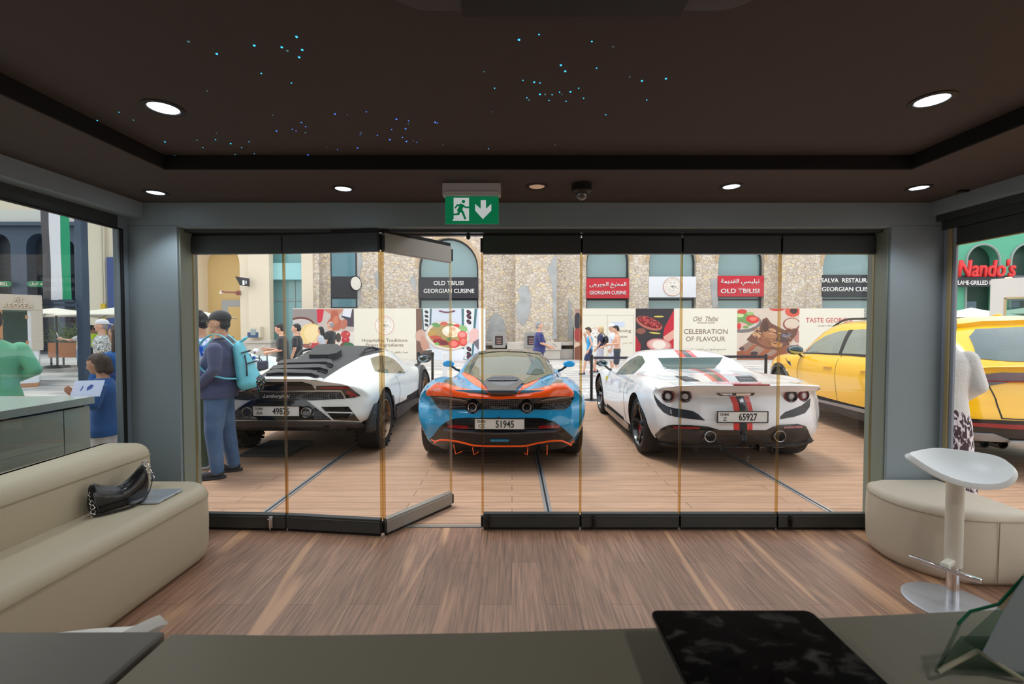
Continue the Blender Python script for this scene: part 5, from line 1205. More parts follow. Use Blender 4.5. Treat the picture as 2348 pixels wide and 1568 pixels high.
def wheel(car, x, y, R, w, rim, style, side, rimm, cal=None, parts=5, chunky=False):
    s = 1 if side > 0 else -1
    t = empty('wheel', (x, y, R), 0); t.parent = car.root; t.rotation_euler = (0, s*PI/2, 0)   # local +Z points outwards
    ri = rim; prof = [(ri-.008, w/2-.012), (ri+.01, w/2-.002), (ri+.03, w/2), (R-.035, w/2-.006), (R-.010, w/2-.022), (R, w/2-.05), (R, 0), (R, -w/2+.05), (R-.010, -w/2+.022), (R-.035, -w/2+.006), (ri+.01, -w/2+.002), (ri-.008, -w/2+.012)]
    mb = MB(); mb.lathe(prof, 64)
    for z in (-.3, -.1, .1, .3):
        pass
    nT = 40 if chunky else 0
    for k in range(nT):
        a = 2*PI*k/nT
        for j in range(5):
            zz = -w/2+.025+(w-.05)*j/4+(.008 if k % 2 else -.008); M = Matrix.Rotation(a+(j % 2)*PI/nT, 4, 'Z') @ Matrix.Translation((R, 0, zz))
            mb.box(-.004, .007, -.018, .018, -.02, .02, M)
    if not chunky:
        for k in range(4): 
            z0 = -w*.3+w*.2*k; mb.lathe([(R+.0005, z0-.003), (R-.006, z0), (R+.0005, z0+.003)], 48)
    mb.obj('tyre', RUB, t, smooth=True, ang=35)
    rm = MB(); rm.lathe([(ri, w/2-.010), (ri-.012, w/2-.004), (ri-.022, w/2-.022), (ri-.030, w/2-.10), (ri-.034, -w/2+.02)], 48)
    zf = w/2-.03
    def bar(a0, r0, a1, r1, wd, z0, z1, th=.022):
        p = Vector((r0*math.cos(a0), r0*math.sin(a0), z0)); q = Vector((r1*math.cos(a1), r1*math.sin(a1), z1)); d = (q-p).normalized(); n_ = Vector((-d.y, d.x, 0)).normalized()
        rm.add([p-n_*wd[0], p+n_*wd[0], q+n_*wd[1], q-n_*wd[1], p-n_*wd[0]*1.3-Vector((0, 0, th)), p+n_*wd[0]*1.3-Vector((0, 0, th)), q+n_*wd[1]*1.3-Vector((0, 0, th)), q-n_*wd[1]*1.3-Vector((0, 0, th))], [(0, 3, 2, 1), (4, 5, 6, 7), (0, 1, 5, 4), (2, 3, 7, 6), (1, 2, 6, 5), (0, 4, 7, 3)])
    for k in range(parts):
        a = 2*PI*k/parts+PI/2
        if style == 'star': bar(a, .03, a, ri*.55, (.030, .022), zf-.03, zf-.015); bar(a, ri*.5, a-.16, ri-.012, (.018, .012), zf-.015, zf+.005); bar(a, ri*.5, a+.16, ri-.012, (.018, .012), zf-.015, zf+.005)
        elif style == 'twin': bar(a-.15, .04, a-.10, ri*.62, (.012, .011), zf-.03, zf-.012); bar(a+.15, .04, a+.10, ri*.62, (.012, .011), zf-.03, zf-.012); bar(a-.10, ri*.6, a-.28, ri-.012, (.011, .012), zf-.012, zf+.002); bar(a+.10, ri*.6, a+.28, ri-.012, (.011, .012), zf-.012, zf+.002); bar(a-.10, ri*.6, a+.0, ri-.012, (.008, .008), zf-.012, zf)
        else: bar(a-.06, .04, a-.12, ri-.012, (.012, .010), zf-.03, zf); bar(a+.06, .04, a+.12, ri-.012, (.012, .010), zf-.03, zf)
    rm.lathe([(.052, zf-.05), (.05, zf-.022), (.03, zf-.012), (.0001, zf-.010)], 24)
    ro = rm.obj('rim', rimm, t, smooth=True, ang=30)
    MB().lathe([(.0001, zf-.09), (ri*.80, zf-.09), (ri*.80, zf-.11), (.0001, zf-.11)], 40).obj('brake_disc', DISC, t, smooth=True, ang=30)
    if cal:
        c = MB(); 
        for k in range(8):
            a = -PI*.2+PI*.4*k/8+(0 if s > 0 else 0); b2 = a+PI*.05*1.0
            P = [(ri*.50*math.cos(a), ri*.50*math.sin(a), zf-.075), (ri*.88*math.cos(a), ri*.88*math.sin(a), zf-.075), (ri*.88*math.cos(b2), ri*.88*math.sin(b2), zf-.075), (ri*.50*math.cos(b2), ri*.50*math.sin(b2), zf-.075)]
            c.prism(P, (0, 0, .035))
        co = c.obj('brake_caliper', cal, t)
        co.rotation_euler = (0, 0, PI*.75)
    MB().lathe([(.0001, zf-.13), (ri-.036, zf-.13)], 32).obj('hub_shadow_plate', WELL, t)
    return t
def plate(car, px, py, code, num, w=.52, h=.112, tilt=0, off=.03, blue=False, name='number_plate'):
    p = loc_of(car, px, py); t = MB(); M = Matrix.Translation((p.x, p.y-off, p.z)) @ Matrix.Rotation(tilt, 4, 'X')
    t.box(-w/2, w/2, 0, .012, -h/2, h/2, M); o = t.obj(name, PLT, car.root, bevel=.004)
    f = MB(); 
    for a in ((-w/2-.006, w/2+.006, -h/2-.006, -h/2+.002), (-w/2-.006, w/2+.006, h/2-.002, h/2+.006), (-w/2-.006, -w/2+.002, -h/2, h/2), (w/2-.002, w/2+.006, -h/2, h/2)): f.box(a[0], a[1], -.004, .016, a[2], a[3], M)
    f.obj('plate_frame', CARB, o)
    R = (PI/2, 0, 0); y = p.y-off-.0012
    text('plate_digits', num, INK, o, 1, (p.x+.055*w/.52, y, p.z), R, ext=.001, width=.190*w/.52, height=.076, bold=.014)
    text('plate_city', 'DUBAI', INK, o, 1, (p.x-.19*w/.52, y, p.z+.027), R, ext=.001, width=.085, height=.026, bold=.01)
    text('plate_code', code, INK, o, 1, (p.x-.185*w/.52, y, p.z-.020), R, ext=.001, width=.026*len(code)+.008*(len(code)-1)+.01, height=.036, bold=.004)
    return o
def pipe(car, px, py, r, off=.02, m_=TIP, name='exhaust_pipe', length=.16, mirror=False, ring=None, pos=None):
    p = pos or loc_of(car, px, py)
    for s in ((1, -1) if mirror else (1,)):
        M = Matrix.Translation((p.x*s, p.y-off, p.z)) @ Matrix.Rotation(-PI/2, 4, 'X')
        o = MB().lathe([(r, length), (r, .004), (r-.004, 0), (r-.010, .004), (r-.012, length*.9), (.0001, length*.9)], 36, M).obj(name, m_, car.root, smooth=True, ang=50)
        MB().lathe([(r-.0125, .05), (.0001, .05)], 24, M).obj('bore', WELL, o)
        if ring: MB().lathe([(r+ring, length), (r+ring, .03), (r+ring-.006, .022), (r+.004, .03), (r+.004, length)], 36, M).obj('surround', CARB, o, smooth=True, ang=50)
    return p
def mirror_(car, pos, m_, s, stalk=None, size=(.10, .07, .055), glass=True):
    t = MB(); t.ell(pos, size, 20, 12); t.v = [(x, y if y > pos[1]-size[1]*.45 else pos[1]-size[1]*.45, z) for x, y, z in t.v]
    o = t.obj('wing_mirror', m_, car.root, smooth=True, ang=50)
    MB().tube([(pos[0]-s*.05, pos[1]+.01, pos[2]-.04), (pos[0]-s*.12, pos[1]+.05, pos[2]-.10), (pos[0]-s*.17, pos[1]+.08, pos[2]-.12)], [.022, .018, .025], 10).obj('stalk', stalk or CARB, o, smooth=True)
    if glass: MB().ell((pos[0], pos[1]-size[1]*.46, pos[2]), (size[0]*.86, .004, size[2]*.84), 20, 8).obj('mirror_glass', mat('mirror_glass', (150, 165, 175), .03, metal=1.0), o, smooth=True)
# ---------------------------------------------------------------- white car with red and black stripe
WHT = mat('pearl_white_paint', (232, 233, 236), .25, coat=1.0); SRD = mat('stripe_red', (226, 44, 36), .3, coat=1); SBL = mat('stripe_black', (22, 22, 24), .3, coat=1)
c = newcar((2.48, 4.72, 0), -.6, 'white sports car with red and black centre stripe parked right of the blue car')
st = [(0, [(0,.21),(.66,.21),(.82,.30),(.90,.50),(.93,.70),(.90,.83),(.74,.885),(.5,.905),(.25,.915),(0,.918)]),
 (.4, [(0,.18),(.80,.18),(.93,.30),(.985,.55),(.985,.73),(.91,.885),(.72,.92),(.5,.925),(.25,.928),(0,.93)]),
 (.8, [(0,.15),(.85,.15),(.955,.28),(.995,.55),(.985,.75),(.89,.925),(.70,.93),(.5,.945),(.25,.95),(0,.955)]),
 (1.3, [(0,.13),(.85,.13),(.94,.25),(.975,.5),(.96,.72),(.86,.885),(.70,.95),(.56,1.0),(.30,.965),(0,.965)]),
 (1.62, [(0,.12),(.84,.12),(.92,.22),(.95,.45),(.94,.68),(.85,.85),(.71,.97),(.60,1.07),(.46,.99),(0,.985)]),
 (1.95, [(0,.12),(.84,.12),(.92,.22),(.94,.45),(.92,.66),(.84,.82),(.71,.97),(.61,1.10),(.47,1.14),(0,1.165)]),
 (2.4, [(0,.12),(.84,.12),(.92,.22),(.935,.45),(.91,.66),(.83,.80),(.70,.96),(.60,1.09),(.46,1.17),(0,1.20)]),
 (2.85, [(0,.12),(.84,.12),(.92,.22),(.935,.45),(.91,.64),(.83,.78),(.72,.88),(.60,1.01),(.44,1.09),(0,1.12)]),
 (3.3, [(0,.13),(.84,.13),(.92,.25),(.955,.48),(.95,.68),(.86,.80),(.70,.82),(.52,.85),(.28,.90),(0,.92)]),
 (3.7, [(0,.14),(.82,.14),(.92,.26),(.96,.48),(.94,.66),(.84,.77),(.66,.72),(.48,.70),(.26,.72),(0,.73)]),
 (4.2, [(0,.14),(.78,.14),(.86,.22),(.90,.40),(.88,.54),(.78,.63),(.6,.60),(.42,.57),(.22,.56),(0,.56)]),
 (4.55, [(0,.16),(.55,.16),(.62,.20),(.66,.30),(.65,.40),(.58,.46),(.45,.47),(.3,.46),(.15,.45),(0,.45)])]
make_body(c, st, [(0, 0), (.5, .03), (.75, .10), (.9, .24), (1, .36)], [(.2, .22), (.34, .07), (.42, .02), (.55, .03), (.68, .06), (.80, .10), (.87, .06), (.91, 0)], [(0, 0), (.5, .12), (.9, .5)], 4.55, [(.80, .345, .385, .62), (3.44, .34, .375, .62)], (WHT, WELL), .345)
F = lambda pts: [(1340+x/4.193, 780+y/4.193) for x, y in pts]
F1 = lambda x, y: (1340+x/4.193, 780+y/4.193)
patch(c, 'rear_window', F([(705,172),(1010,168),(1330,165),(1305,210),(1250,270),(1000,274),(770,274),(735,215)]), CGL)
sw = patch(c, 'side_window', F([(305,328),(345,275),(400,218),(455,180),(520,149),(560,156),(584,208),(540,262),(470,325),(390,330)]), CGL, off=.005)
patch(c, 'roof_stripe', F([(862,97),(1010,97),(1085,162),(915,162)]), SRD, off=.003); patch(c, 'roof_stripe', F([(918,97),(968,97),(1040,162),(978,162)]), SBL, off=.005)
patch(c, 'deck_stripe', F([(1005,276),(1200,276),(1262,300),(1330,345),(1425,426),(1268,426),(1180,350),(1100,300)]), SRD, off=.003); patch(c, 'deck_stripe', F([(1075,276),(1165,276),(1225,305),(1290,350),(1372,426),(1312,426),(1225,350),(1150,305)]), SBL, off=.005)
for pts, sl_ in (([(868,345),(985,350),(1080,380),(1172,426),(1085,426),(965,395)], 0), ([(1450,350),(1590,342),(1640,368),(1690,422),(1620,427),(1512,427)], 1)):
    lo_ = patch(c, 'engine_vent', F(pts), MATB, off=.004)
    for k in range(4):
        a, b_ = ((930+k*22, 362+k*14), (1010+k*30, 362+k*14)) if not sl_ else ((1478+k*8, 358+k*16), (1590+k*12, 356+k*16))
        patch(c, 'slat', F([a, b_, (b_[0]+4, b_[1]+5), (a[0]+4, a[1]+5)]), mat('vent_slat', (120, 122, 126), .4), off=.010, parent=lo_)
PLF = [(0, 0), (.5, .03), (.75, .10), (.9, .24), (1, .36)]
blade(c, 'spoiler_lip', [(0,.928,.842),(.5,.926,.843),(.74,.912,.842),(.82,.892,.840),(.885,.858,.838)], WHT, PLF, yb=-.03, ym=.02, yd=.22)
MB().box(-.185, .185, -.040, .02, .916, .9335).obj('third_brake_light', LRED, c.root, bevel=.004)
for x, y, rx, ry in ((808, 535, 66, 60), (967, 537, 62, 60), (1978, 535, 60, 60), (2094, 527, 52, 58)):
    p, nn, dd = cast(c, 'px', *F1(x, y)); r = .067; nn = Vector((nn.x*.6, nn.y, 0)).normalized(); M = Matrix.Translation(p-nn*.02) @ nn.to_track_quat('Z', 'Y').to_matrix().to_4x4()
    o = MB().lathe([(r, -.04), (r, .045), (r-.008, .05), (r-.014, .045), (r-.014, .03)], 36, M).obj('tail_lamp', LDK, c.root, smooth=True, ang=50)
    MB().lathe([(r-.013, .036), (r*.62, .048), (r*.60, .040), (r*.2, .035), (.0001, .034)], 36, M).obj('lens', LRED if x in (2094,) else LDK, o, smooth=True, ang=30); MB().lathe([(r*.5, .04), (r*.42, .05), (r*.3, .042), (.0001, .045)], 24, M).obj('reflector', LCL, o, smooth=True, ang=30)
    MB().lathe([(r+.002, .0), (r+.002, .043), (r-.003, .048)], 36, M).obj('red_ring', LRED, o, smooth=True)
SWO = mat('grey_black_duct', (44, 50, 56), .35)
patch(c, 'air_duct', F([(664,510),(700,560),(745,605),(800,635),(870,655),(960,665),(1040,680),(1100,715),(1160,772),(1060,760),(930,745),(830,728),(760,692),(705,630),(675,565)]), SWO, off=.003); patch(c, 'air_duct', F([(1880,760),(1885,730),(1930,690),(2010,660),(2090,625),(2150,575),(2172,560),(2165,640),(2120,700),(2020,735)]), SWO, off=.003)
h_ = patch(c, 'handle_slot', F([(1265,508),(1640,505),(1620,532),(1300,534)]), CARB, off=.004); patch(c, 'chrome_insert', F([(1300,510),(1418,508),(1418,528),(1345,530)]), CHR, off=.008, parent=h_); patch(c, 'chrome_insert', F([(1458,508),(1600,506),(1590,526),(1458,528)]), CHR, off=.008, parent=h_)
patch(c, 'tail_stripe', F([(1395,540),(1575,538),(1602,610),(1620,682),(1440,684),(1425,610)]), SRD, off=.003); patch(c, 'tail_stripe', F([(1452,540),(1528,538),(1555,610),(1575,682),(1495,684),(1480,610)]), SBL, off=.005)
patch(c, 'lower_stripe', F([(1435,782),(1615,782),(1615,862),(1435,862)]), SRD, off=.003); patch(c, 'lower_stripe', F([(1490,782),(1562,782),(1562,862),(1490,862)]), SBL, off=.005)
# prancing emblem
hp = [(1500,556),(1516,556),(1513,568),(1527,575),(1522,584),(1530,596),(1520,600),(1512,592),(1504,597),(1500,608),(1492,600),(1494,588),(1482,578),(1490,570),(1502,576),(1505,566)]
patch(c, 'emblem', F(hp), mat('emblem_silver', (226, 228, 232), .25, metal=.6), off=.011, step=3)
plate(c, *F1(1516, 735), 'Z', '65927', off=.015)
patch(c, 'diffuser', F([(618,958),(680,905),(740,848),(800,818),(860,812),(1000,815),(1110,822),(1180,828),(1300,862),(1500,864),(1750,862),(1820,828),(1880,812),(2050,803),(2125,825),(2150,870),(2182,945),(2100,985),(2060,1060),(1900,1085),(1700,1060),(1400,1070),(1000,1075),(720,1045),(600,1000)]), CARB, off=.006, step=6)
patch(c, 'diffuser_inset', F([(700,960),(780,890),(850,860),(1100,862),(1120,950),(1100,990),(900,985)]), MATB, off=.010); patch(c, 'diffuser_inset', F([(1930,850),(2090,850),(2140,870),(2172,938),(2020,975),(1930,980)]), MATB, off=.010)
patch(c, 'diffuser_lip', F([(620,960),(900,990),(1300,994),(1320,1000),(1310,1012),(900,1006),(640,985)]), MATB, off=.03); patch(c, 'diffuser_lip', F([(1730,992),(2020,986),(2180,945),(2175,960),(2020,1002),(1735,1006)]), MATB, off=.03)
patch(c, 'bumper_reflector', F([(850,825),(900,829),(1112,834),(1095,852),(870,845)]), LRED, off=.012); patch(c, 'bumper_reflector', F([(1905,830),(2090,821),(2084,840),(1915,848)]), LRED, off=.012)
pp_ = pipe(c, *F1(1195, 918), .062, off=.05, ring=.014, length=.22); pipe(c, *F1(1860, 915), .062, off=.05, ring=.014, length=.22)
p = loc_of(c, *F1(1525, 890)); MB().box(p.x-.025, p.x+.025, p.y-.03, p.y+.02, p.z-.018, p.z+.018).obj('reverse_camera', CARB, c.root, bevel=.005)
dk = MB()
for px_ in (835, 1075, 1315, 1690, 1810): p = loc_of(c, *F1(px_, 1010)); dk.box(p.x-.005, p.x+.005, p.y+.0, p.y+.25, .165, p.z+.03)
fo = dk.obj('diffuser_fins', MATB, c.root)
for x, y, s in ((-.955+.15, .80, -1), (.955-.15, .80, 1)): wheel(c, x, y, .345, .305, .262, 'star', s, mat('rim_black', (24, 24, 26), .25, coat=.8), mat('caliper_red', (206, 32, 36), .3, coat=.8))
for x, y, s in ((-.94+.12, 3.44, -1), (.94-.12, 3.44, 1)): wheel(c, x, y, .335, .245, .258, 'star', s, MC['rim_black'], MC['caliper_red'])
mirror_(c, (-.99, 2.95, .93), CARB, -1); mirror_(c, (.99, 2.95, .93), CARB, 1)
patch(c, 'side_skirt', [(1.25, .12), (2.95, .12), (2.95, .20), (1.25, .24)], CARB, mode='left', off=.012, both=True)
patch(c, 'side_badge', F([(205,350),(228,345),(222,375),(208,392)]), mat('badge_yellow', (236, 206, 40), .3), off=.005, step=3)
for zz in (0,): 
    seam = patch(c, 'door_seam', [(1.42, .24), (1.428, .24), (1.50, .55), (1.60, .86), (1.592, .86), (1.492, .55)], MATB, mode='left', off=.002, both=True)
# ---------------------------------------------------------------- blue and orange car
BLU = mat('sky_blue_paint', (28, 158, 214), .25, coat=1.0); ORG = mat('orange_paint', (255, 92, 20), .25, coat=1.0)
c = newcar((-.135, 4.72, 0), -1.6, 'sky blue sports car with orange trim parked behind the open gap')
st = [(0, [(0,.19),(.56,.19),(.76,.25),(.89,.46),(.925,.66),(.86,.815),(.70,.875),(.45,.85),(.2,.795),(0,.785)]),
 (.4, [(0,.18),(.78,.18),(.91,.32),(.955,.52),(.955,.70),(.85,.875),(.68,.905),(.46,.84),(.2,.79),(0,.785)]),
 (.85, [(0,.13),(.85,.13),(.93,.28),(.96,.52),(.95,.72),(.82,.90),(.66,.905),(.47,.84),(.25,.87),(0,.885)]),
 (1.3, [(0,.12),(.85,.12),(.92,.26),(.95,.5),(.93,.70),(.80,.86),(.66,.86),(.52,.87),(.32,.99),(0,1.03)]),
 (1.75, [(0,.12),(.84,.12),(.90,.24),(.92,.48),(.90,.68),(.80,.81),(.70,.85),(.58,1.0),(.40,1.115),(0,1.155)]),
 (2.25, [(0,.12),(.83,.12),(.89,.22),(.91,.46),(.89,.66),(.82,.77),(.72,.86),(.60,1.04),(.43,1.155),(0,1.19)]),
 (2.7, [(0,.12),(.83,.12),(.89,.22),(.91,.46),(.89,.66),(.82,.77),(.72,.84),(.60,1.00),(.43,1.12),(0,1.165)]),
 (3.15, [(0,.12),(.84,.12),(.90,.24),(.93,.48),(.90,.68),(.82,.76),(.70,.77),(.56,.85),(.36,.95),(0,.98)]),
 (3.5, [(0,.13),(.84,.13),(.91,.26),(.945,.48),(.91,.70),(.80,.79),(.66,.74),(.5,.71),(.3,.74),(0,.76)]),
 (4.1, [(0,.13),(.78,.13),(.87,.22),(.90,.40),(.87,.56),(.78,.64),(.6,.60),(.42,.56),(.22,.56),(0,.56)]),
 (4.5, [(0,.15),(.55,.15),(.62,.20),(.66,.30),(.64,.38),(.58,.42),(.45,.43),(.3,.43),(.15,.43),(0,.43)])]
make_body(c, st, [(0, 0), (.5, .02), (.75, .09), (.9, .26), (1, .36)], [(.2, .14), (.34, .04), (.48, .0), (.60, .03), (.70, .09), (.78, .06), (.86, 0)], [(0, 0), (.5, .12), (.9, .5)], 4.5, [(.82, .345, .378, .62), (3.48, .335, .37, .62)], (BLU, WELL), .345)
M_ = lambda pts: [(940+x/5.407, 780+y/5.407) for x, y in pts]
M1 = lambda x, y: (940+x/5.407, 780+y/5.407)
def mir(pts, xc=1168): return [(2*xc-x-18, y) for x, y in reversed(pts)]
OLV = mat('canopy_glass', (104, 104, 84), .05, spec=.6)
patch(c, 'canopy_glass', M_([(665,398),(700,325),(745,262),(800,205),(860,168),(1000,142),(1150,136),(1400,138),(1580,162),(1650,190),(1710,250),(1760,325),(1795,410),(1700,440),(1560,500),(1430,550),(1390,545),(1340,480),(1270,462),(1050,462),(975,492),(915,545),(880,510),(770,440)]), OLV, off=.014, step=5)
patch(c, 'roof_bar', M_([(850,160),(1000,132),(1150,127),(1400,130),(1600,158),(1650,185),(1580,182),(1400,160),(1150,152),(1000,160),(900,180),(855,185)]), CARB, off=.022)
for mm in (lambda q: q, mir): patch(c, 'canopy_pillar', M_(mm([(800,215),(855,170),(872,172),(835,240),(790,330),(750,420),(738,415),(765,320)])), CARB, off=.020)
patch(c, 'inner_window', M_([(1440,430),(1500,300),(1560,220),(1600,240),(1640,320),(1650,420),(1560,440)]), CGL, off=.020)
patch(c, 'parcel_shelf', M_([(850,430),(940,440),(1350,440),(1440,432),(1425,520),(1385,520),(1340,475),(1270,456),(1050,456),(975,486),(930,520),(900,500)]), mat('tan_interior', (128, 118, 96), .5), off=.017)
for cx_ in (985, 1430):
    pass
carbon = mat('carbon_weave', (52, 56, 64), .35, coat=.6)
v1_ = patch(c, 'engine_vent', M_([(910,545),(960,492),(1040,462),(1280,462),(1350,490),(1395,550),(1320,620),(1240,682),(1150,686),(1020,682),(960,610)]), carbon, off=.026, step=2.2)
patch(c, 'vent_grille', M_([(955,510),(1050,470),(1270,470),(1350,505),(1330,525),(1150,530),(970,528)]), HEX, off=.034, parent=v1_)
for mm in (lambda q: q, mir):
    patch(c, 'orange_flank', M_(mm([(640,412),(680,402),(730,412),(770,432),(860,505),(930,580),(975,625),(1005,675),(950,640),(870,590),(800,555),(735,505),(670,450)])), ORG, off=.006)
    patch(c, 'shoulder_intake', M_(mm([(418,505),(455,488),(500,490),(540,525),(575,565),(600,612),(540,590),(470,562),(430,535)])), CARB, off=.004)
PLM = [(0, 0), (.5, .02), (.75, .09), (.9, .26), (1, .36)]
blade(c, 'rear_wing', [(0,.812,.772),(.13,.822,.776),(.29,.838,.782),(.40,.858,.788),(.50,.882,.796),(.60,.912,.80),(.70,.912,.796),(.76,.872,.79),(.79,.83,.79)], ORG, PLM, yb=.0, ym=-.025, yd=.20, n=80)
BK = patch(c, 'rear_grille_panel', M_([(247,690),(350,678),(480,684),(560,698),(700,722),(1100,738),(1500,722),(1700,694),(1850,680),(1960,690),(2044,706),(2010,745),(1975,775),(1950,820),(1920,860),(1880,868),(1700,860),(1532,858),(1505,895),(1450,915),(1400,900),(1370,858),(1100,858),(862,858),(835,898),(778,915),(720,900),(690,860),(550,858),(385,862),(345,835),(310,775),(290,735)]), CARB, off=.004, step=6)
for mm in (lambda q: q, mir):
    patch(c, 'grille_mesh', M_(mm([(305,760),(400,752),(560,768),(660,785),(690,820),(690,850),(540,850),(390,855),(345,825)])), HEX, off=.009)
    patch(c, 'lamp_strip', M_(mm([(300,700),(400,690),(540,706),(700,738),(690,748),(540,730),(400,716)])), mat('lamp_strip_grey', (120, 118, 122), .2, coat=1), off=.012)
patch(c, 'centre_mesh', M_([(905,735),(1360,735),(1340,855),(930,855)]), HEX, off=.008)
p = loc_of(c, *M1(1110, 828)); text('script_badge', 'McLaren', mat('badge_grey', (170, 190, 196), .25, metal=.3), c.root, 1, (p.x, p.y-.014, p.z), ext=.003, width=.20, height=.030, shear=.4)
pa = pipe(c, *M1(778, 823), .049, off=.05, ring=.022); pipe(c, *M1(1448, 825), .049, off=.05, ring=.022)
patch(c, 'lower_fascia', M_([(215,1255),(290,1180),(370,1075),(450,1010),(560,970),(700,962),(820,960),(1100,960),(1420,960),(1640,966),(1790,1010),(1900,1090),(2000,1180),(2085,1268),(2010,1310),(1900,1330),(1500,1385),(1100,1395),(700,1385),(400,1340),(280,1310)]), CARB, off=.006, step=6)
patch(c, 'lower_recess', M_([(490,1125),(820,1132),(1420,1132),(1800,1120),(1880,1200),(1500,1290),(1100,1300),(700,1290),(480,1230)]), MATB, off=.010)
plate(c, *M1(1113, 1031), 'CC', '51945', off=.035)
for mm in (lambda q: q, mir): patch(c, 'bumper_reflector', M_(mm([(470,1048),(600,1052),(730,1062),(715,1092),(600,1088),(470,1082)])), LRED, off=.016)
patch(c, 'carbon_shelf', M_([(440,1088),(740,1106),(1100,1122),(1460,1108),(1800,1100),(1805,1112),(1460,1124),(1100,1138),(740,1122),(440,1102)]), carbon, off=.05, skirt=.04)
bd = patch(c, 'blue_badge', M_([(992,1224),(1010,1216),(1215,1216),(1236,1226),(1215,1244),(1010,1242)]), BLU, off=.02)
# orange splitter bar
path = [(262,1232),(285,1250),(300,1275),(335,1248),(385,1238),(470,1240),(600,1258),(700,1282),(780,1304),(950,1312),(1160,1314),(1380,1312),(1460,1306),(1560,1280),(1700,1256),(1800,1245),(1890,1250),(1950,1275),(2005,1305)]
Y0 = 4.70
loc = lambda x, y: c.I @ at(*M1(x, y), Y0)
P = []
for a in path[2:]: P.append(loc(*a))
MB().tube(P, .010, 8).obj('splitter_bar', ORG, c.root, smooth=True); 
for pts in ([(540,1292),(566,1410),(650,1375)], [(775,1325),(790,1418),(850,1385)], [(1462,1325),(1453,1422),(1415,1395)], [(1700,1295),(1700,1412),(1690,1420)]):
    MB().tube([loc(*a) for a in pts], .0055, 6).obj('diffuser_fin', ORG, c.root, smooth=True)
MB().tube([loc(200+60, 1232), loc(330, 1262)], .008, 6).obj('splitter_end', ORG, c.root); MB().tube([loc(1975, 1290), loc(2030, 1250)], .008, 6).obj('splitter_end', ORG, c.root)
text('chrome_letters', '720S', CHR, c.root, 1, (-.655, .005, .868), ext=.003, width=.085, height=.022, bold=.02)
p = loc_of(c, *M1(1102, 955)); MB().ell((p.x, p.y-.01, p.z), (.016, .012, .012), 12, 8).obj('reverse_camera', CARB, c.root, smooth=True)
for x, y, s in ((-.935+.15, .82, -1), (.935-.15, .82, 1)): wheel(c, x, y, .345, .305, .262, 'twin', s, MC['rim_black'], ORG)
for x, y, s in ((-.92+.12, 3.48, -1), (.92-.12, 3.48, 1)): wheel(c, x, y, .33, .245, .25, 'twin', s, MC['rim_black'], ORG)
mirror_(c, (-1.0, 2.80, .93), BLU, -1, glass=False); mirror_(c, (1.0, 2.80, .93), BLU, 1, glass=False)
# ---------------------------------------------------------------- white off-road coupe with black louvres
W2 = mat('satin_white_paint', (228, 229, 224), .32, coat=.6); SLV = mat('silver_lip', (212, 213, 212), .35); RBK = mat('roof_black', (46, 47, 50), .5)
c = newcar((-2.62, 5.0, 0), -1.0, 'white sports car with black engine louvres and bronze wheels parked on the left', 'sports_car')
st = [(0, [(0,.40),(.72,.40),(.88,.42),(.95,.54),(.965,.72),(.80,.86),(.56,.925),(.4,.945),(.2,.95),(0,.95)]),
 (.5, [(0,.28),(.8,.28),(.93,.38),(.985,.58),(.985,.76),(.82,.885),(.56,.955),(.4,.99),(.2,1.0),(0,1.0)]),
 (.95, [(0,.24),(.85,.24),(.95,.36),(.99,.58),(.98,.78),(.84,.91),(.58,.985),(.44,1.04),(.22,1.06),(0,1.06)]),
 (1.4, [(0,.22),(.85,.22),(.93,.34),(.965,.56),(.95,.76),(.83,.90),(.64,1.0),(.50,1.08),(.25,1.12),(0,1.125)]),
 (1.9, [(0,.22),(.85,.22),(.92,.32),(.945,.52),(.93,.70),(.84,.86),(.68,1.02),(.54,1.14),(.3,1.195),(0,1.205)]),
 (2.4, [(0,.22),(.84,.22),(.91,.32),(.935,.50),(.92,.67),(.84,.82),(.70,1.0),(.55,1.15),(.3,1.215),(0,1.23)]),
 (2.9, [(0,.22),(.84,.22),(.91,.32),(.93,.50),(.91,.66),(.83,.79),(.72,.90),(.58,1.03),(.34,1.10),(0,1.12)]),
 (3.35, [(0,.23),(.84,.23),(.92,.34),(.955,.52),(.94,.70),(.86,.81),(.70,.83),(.54,.86),(.3,.88),(0,.89)]),
 (3.9, [(0,.24),(.80,.24),(.90,.34),(.94,.50),(.92,.65),(.82,.74),(.64,.72),(.46,.70),(.24,.69),(0,.69)]),
 (4.3, [(0,.25),(.70,.25),(.80,.30),(.84,.42),(.82,.52),(.74,.58),(.58,.57),(.42,.56),(.22,.55),(0,.55)]),
 (4.5, [(0,.28),(.55,.28),(.62,.31),(.66,.37),(.64,.42),(.58,.45),(.45,.46),(.3,.46),(.15,.46),(0,.46)])]
make_body(c, st, [(0, 0), (.5, .03), (.75, .09), (.9, .20), (1, .30)], [(.25, .20), (.40, .06), (.50, .02), (.62, .04), (.74, .08), (.86, .05), (.94, 0)], [(0, 0), (.5, .12), (.9, .5)], 4.5, [(.80, .36, .405, .60), (3.42, .36, .40, .60)], (W2, WELL), .36)
Lm = lambda pts: [(500+x/4.696, 760+y/4.696) for x, y in pts]
L1 = lambda x, y: (500+x/4.696, 760+y/4.696)
def sym(name, pts, m_, **k):
    """photo outline of the visible side, and its mirror on the hidden side"""
    return patch(c, name, Lm(pts), m_, both=True, **k)
ec = patch(c, 'engine_cover', Lm([(440,492),(560,410),(700,330),(830,262),(900,228),(960,212),(1300,200),(1700,205),(1785,216),(1700,232),(1540,272),(1330,385),(1110,527),(1040,505),(930,492),(700,490)]), RBK, off=.006, step=6)
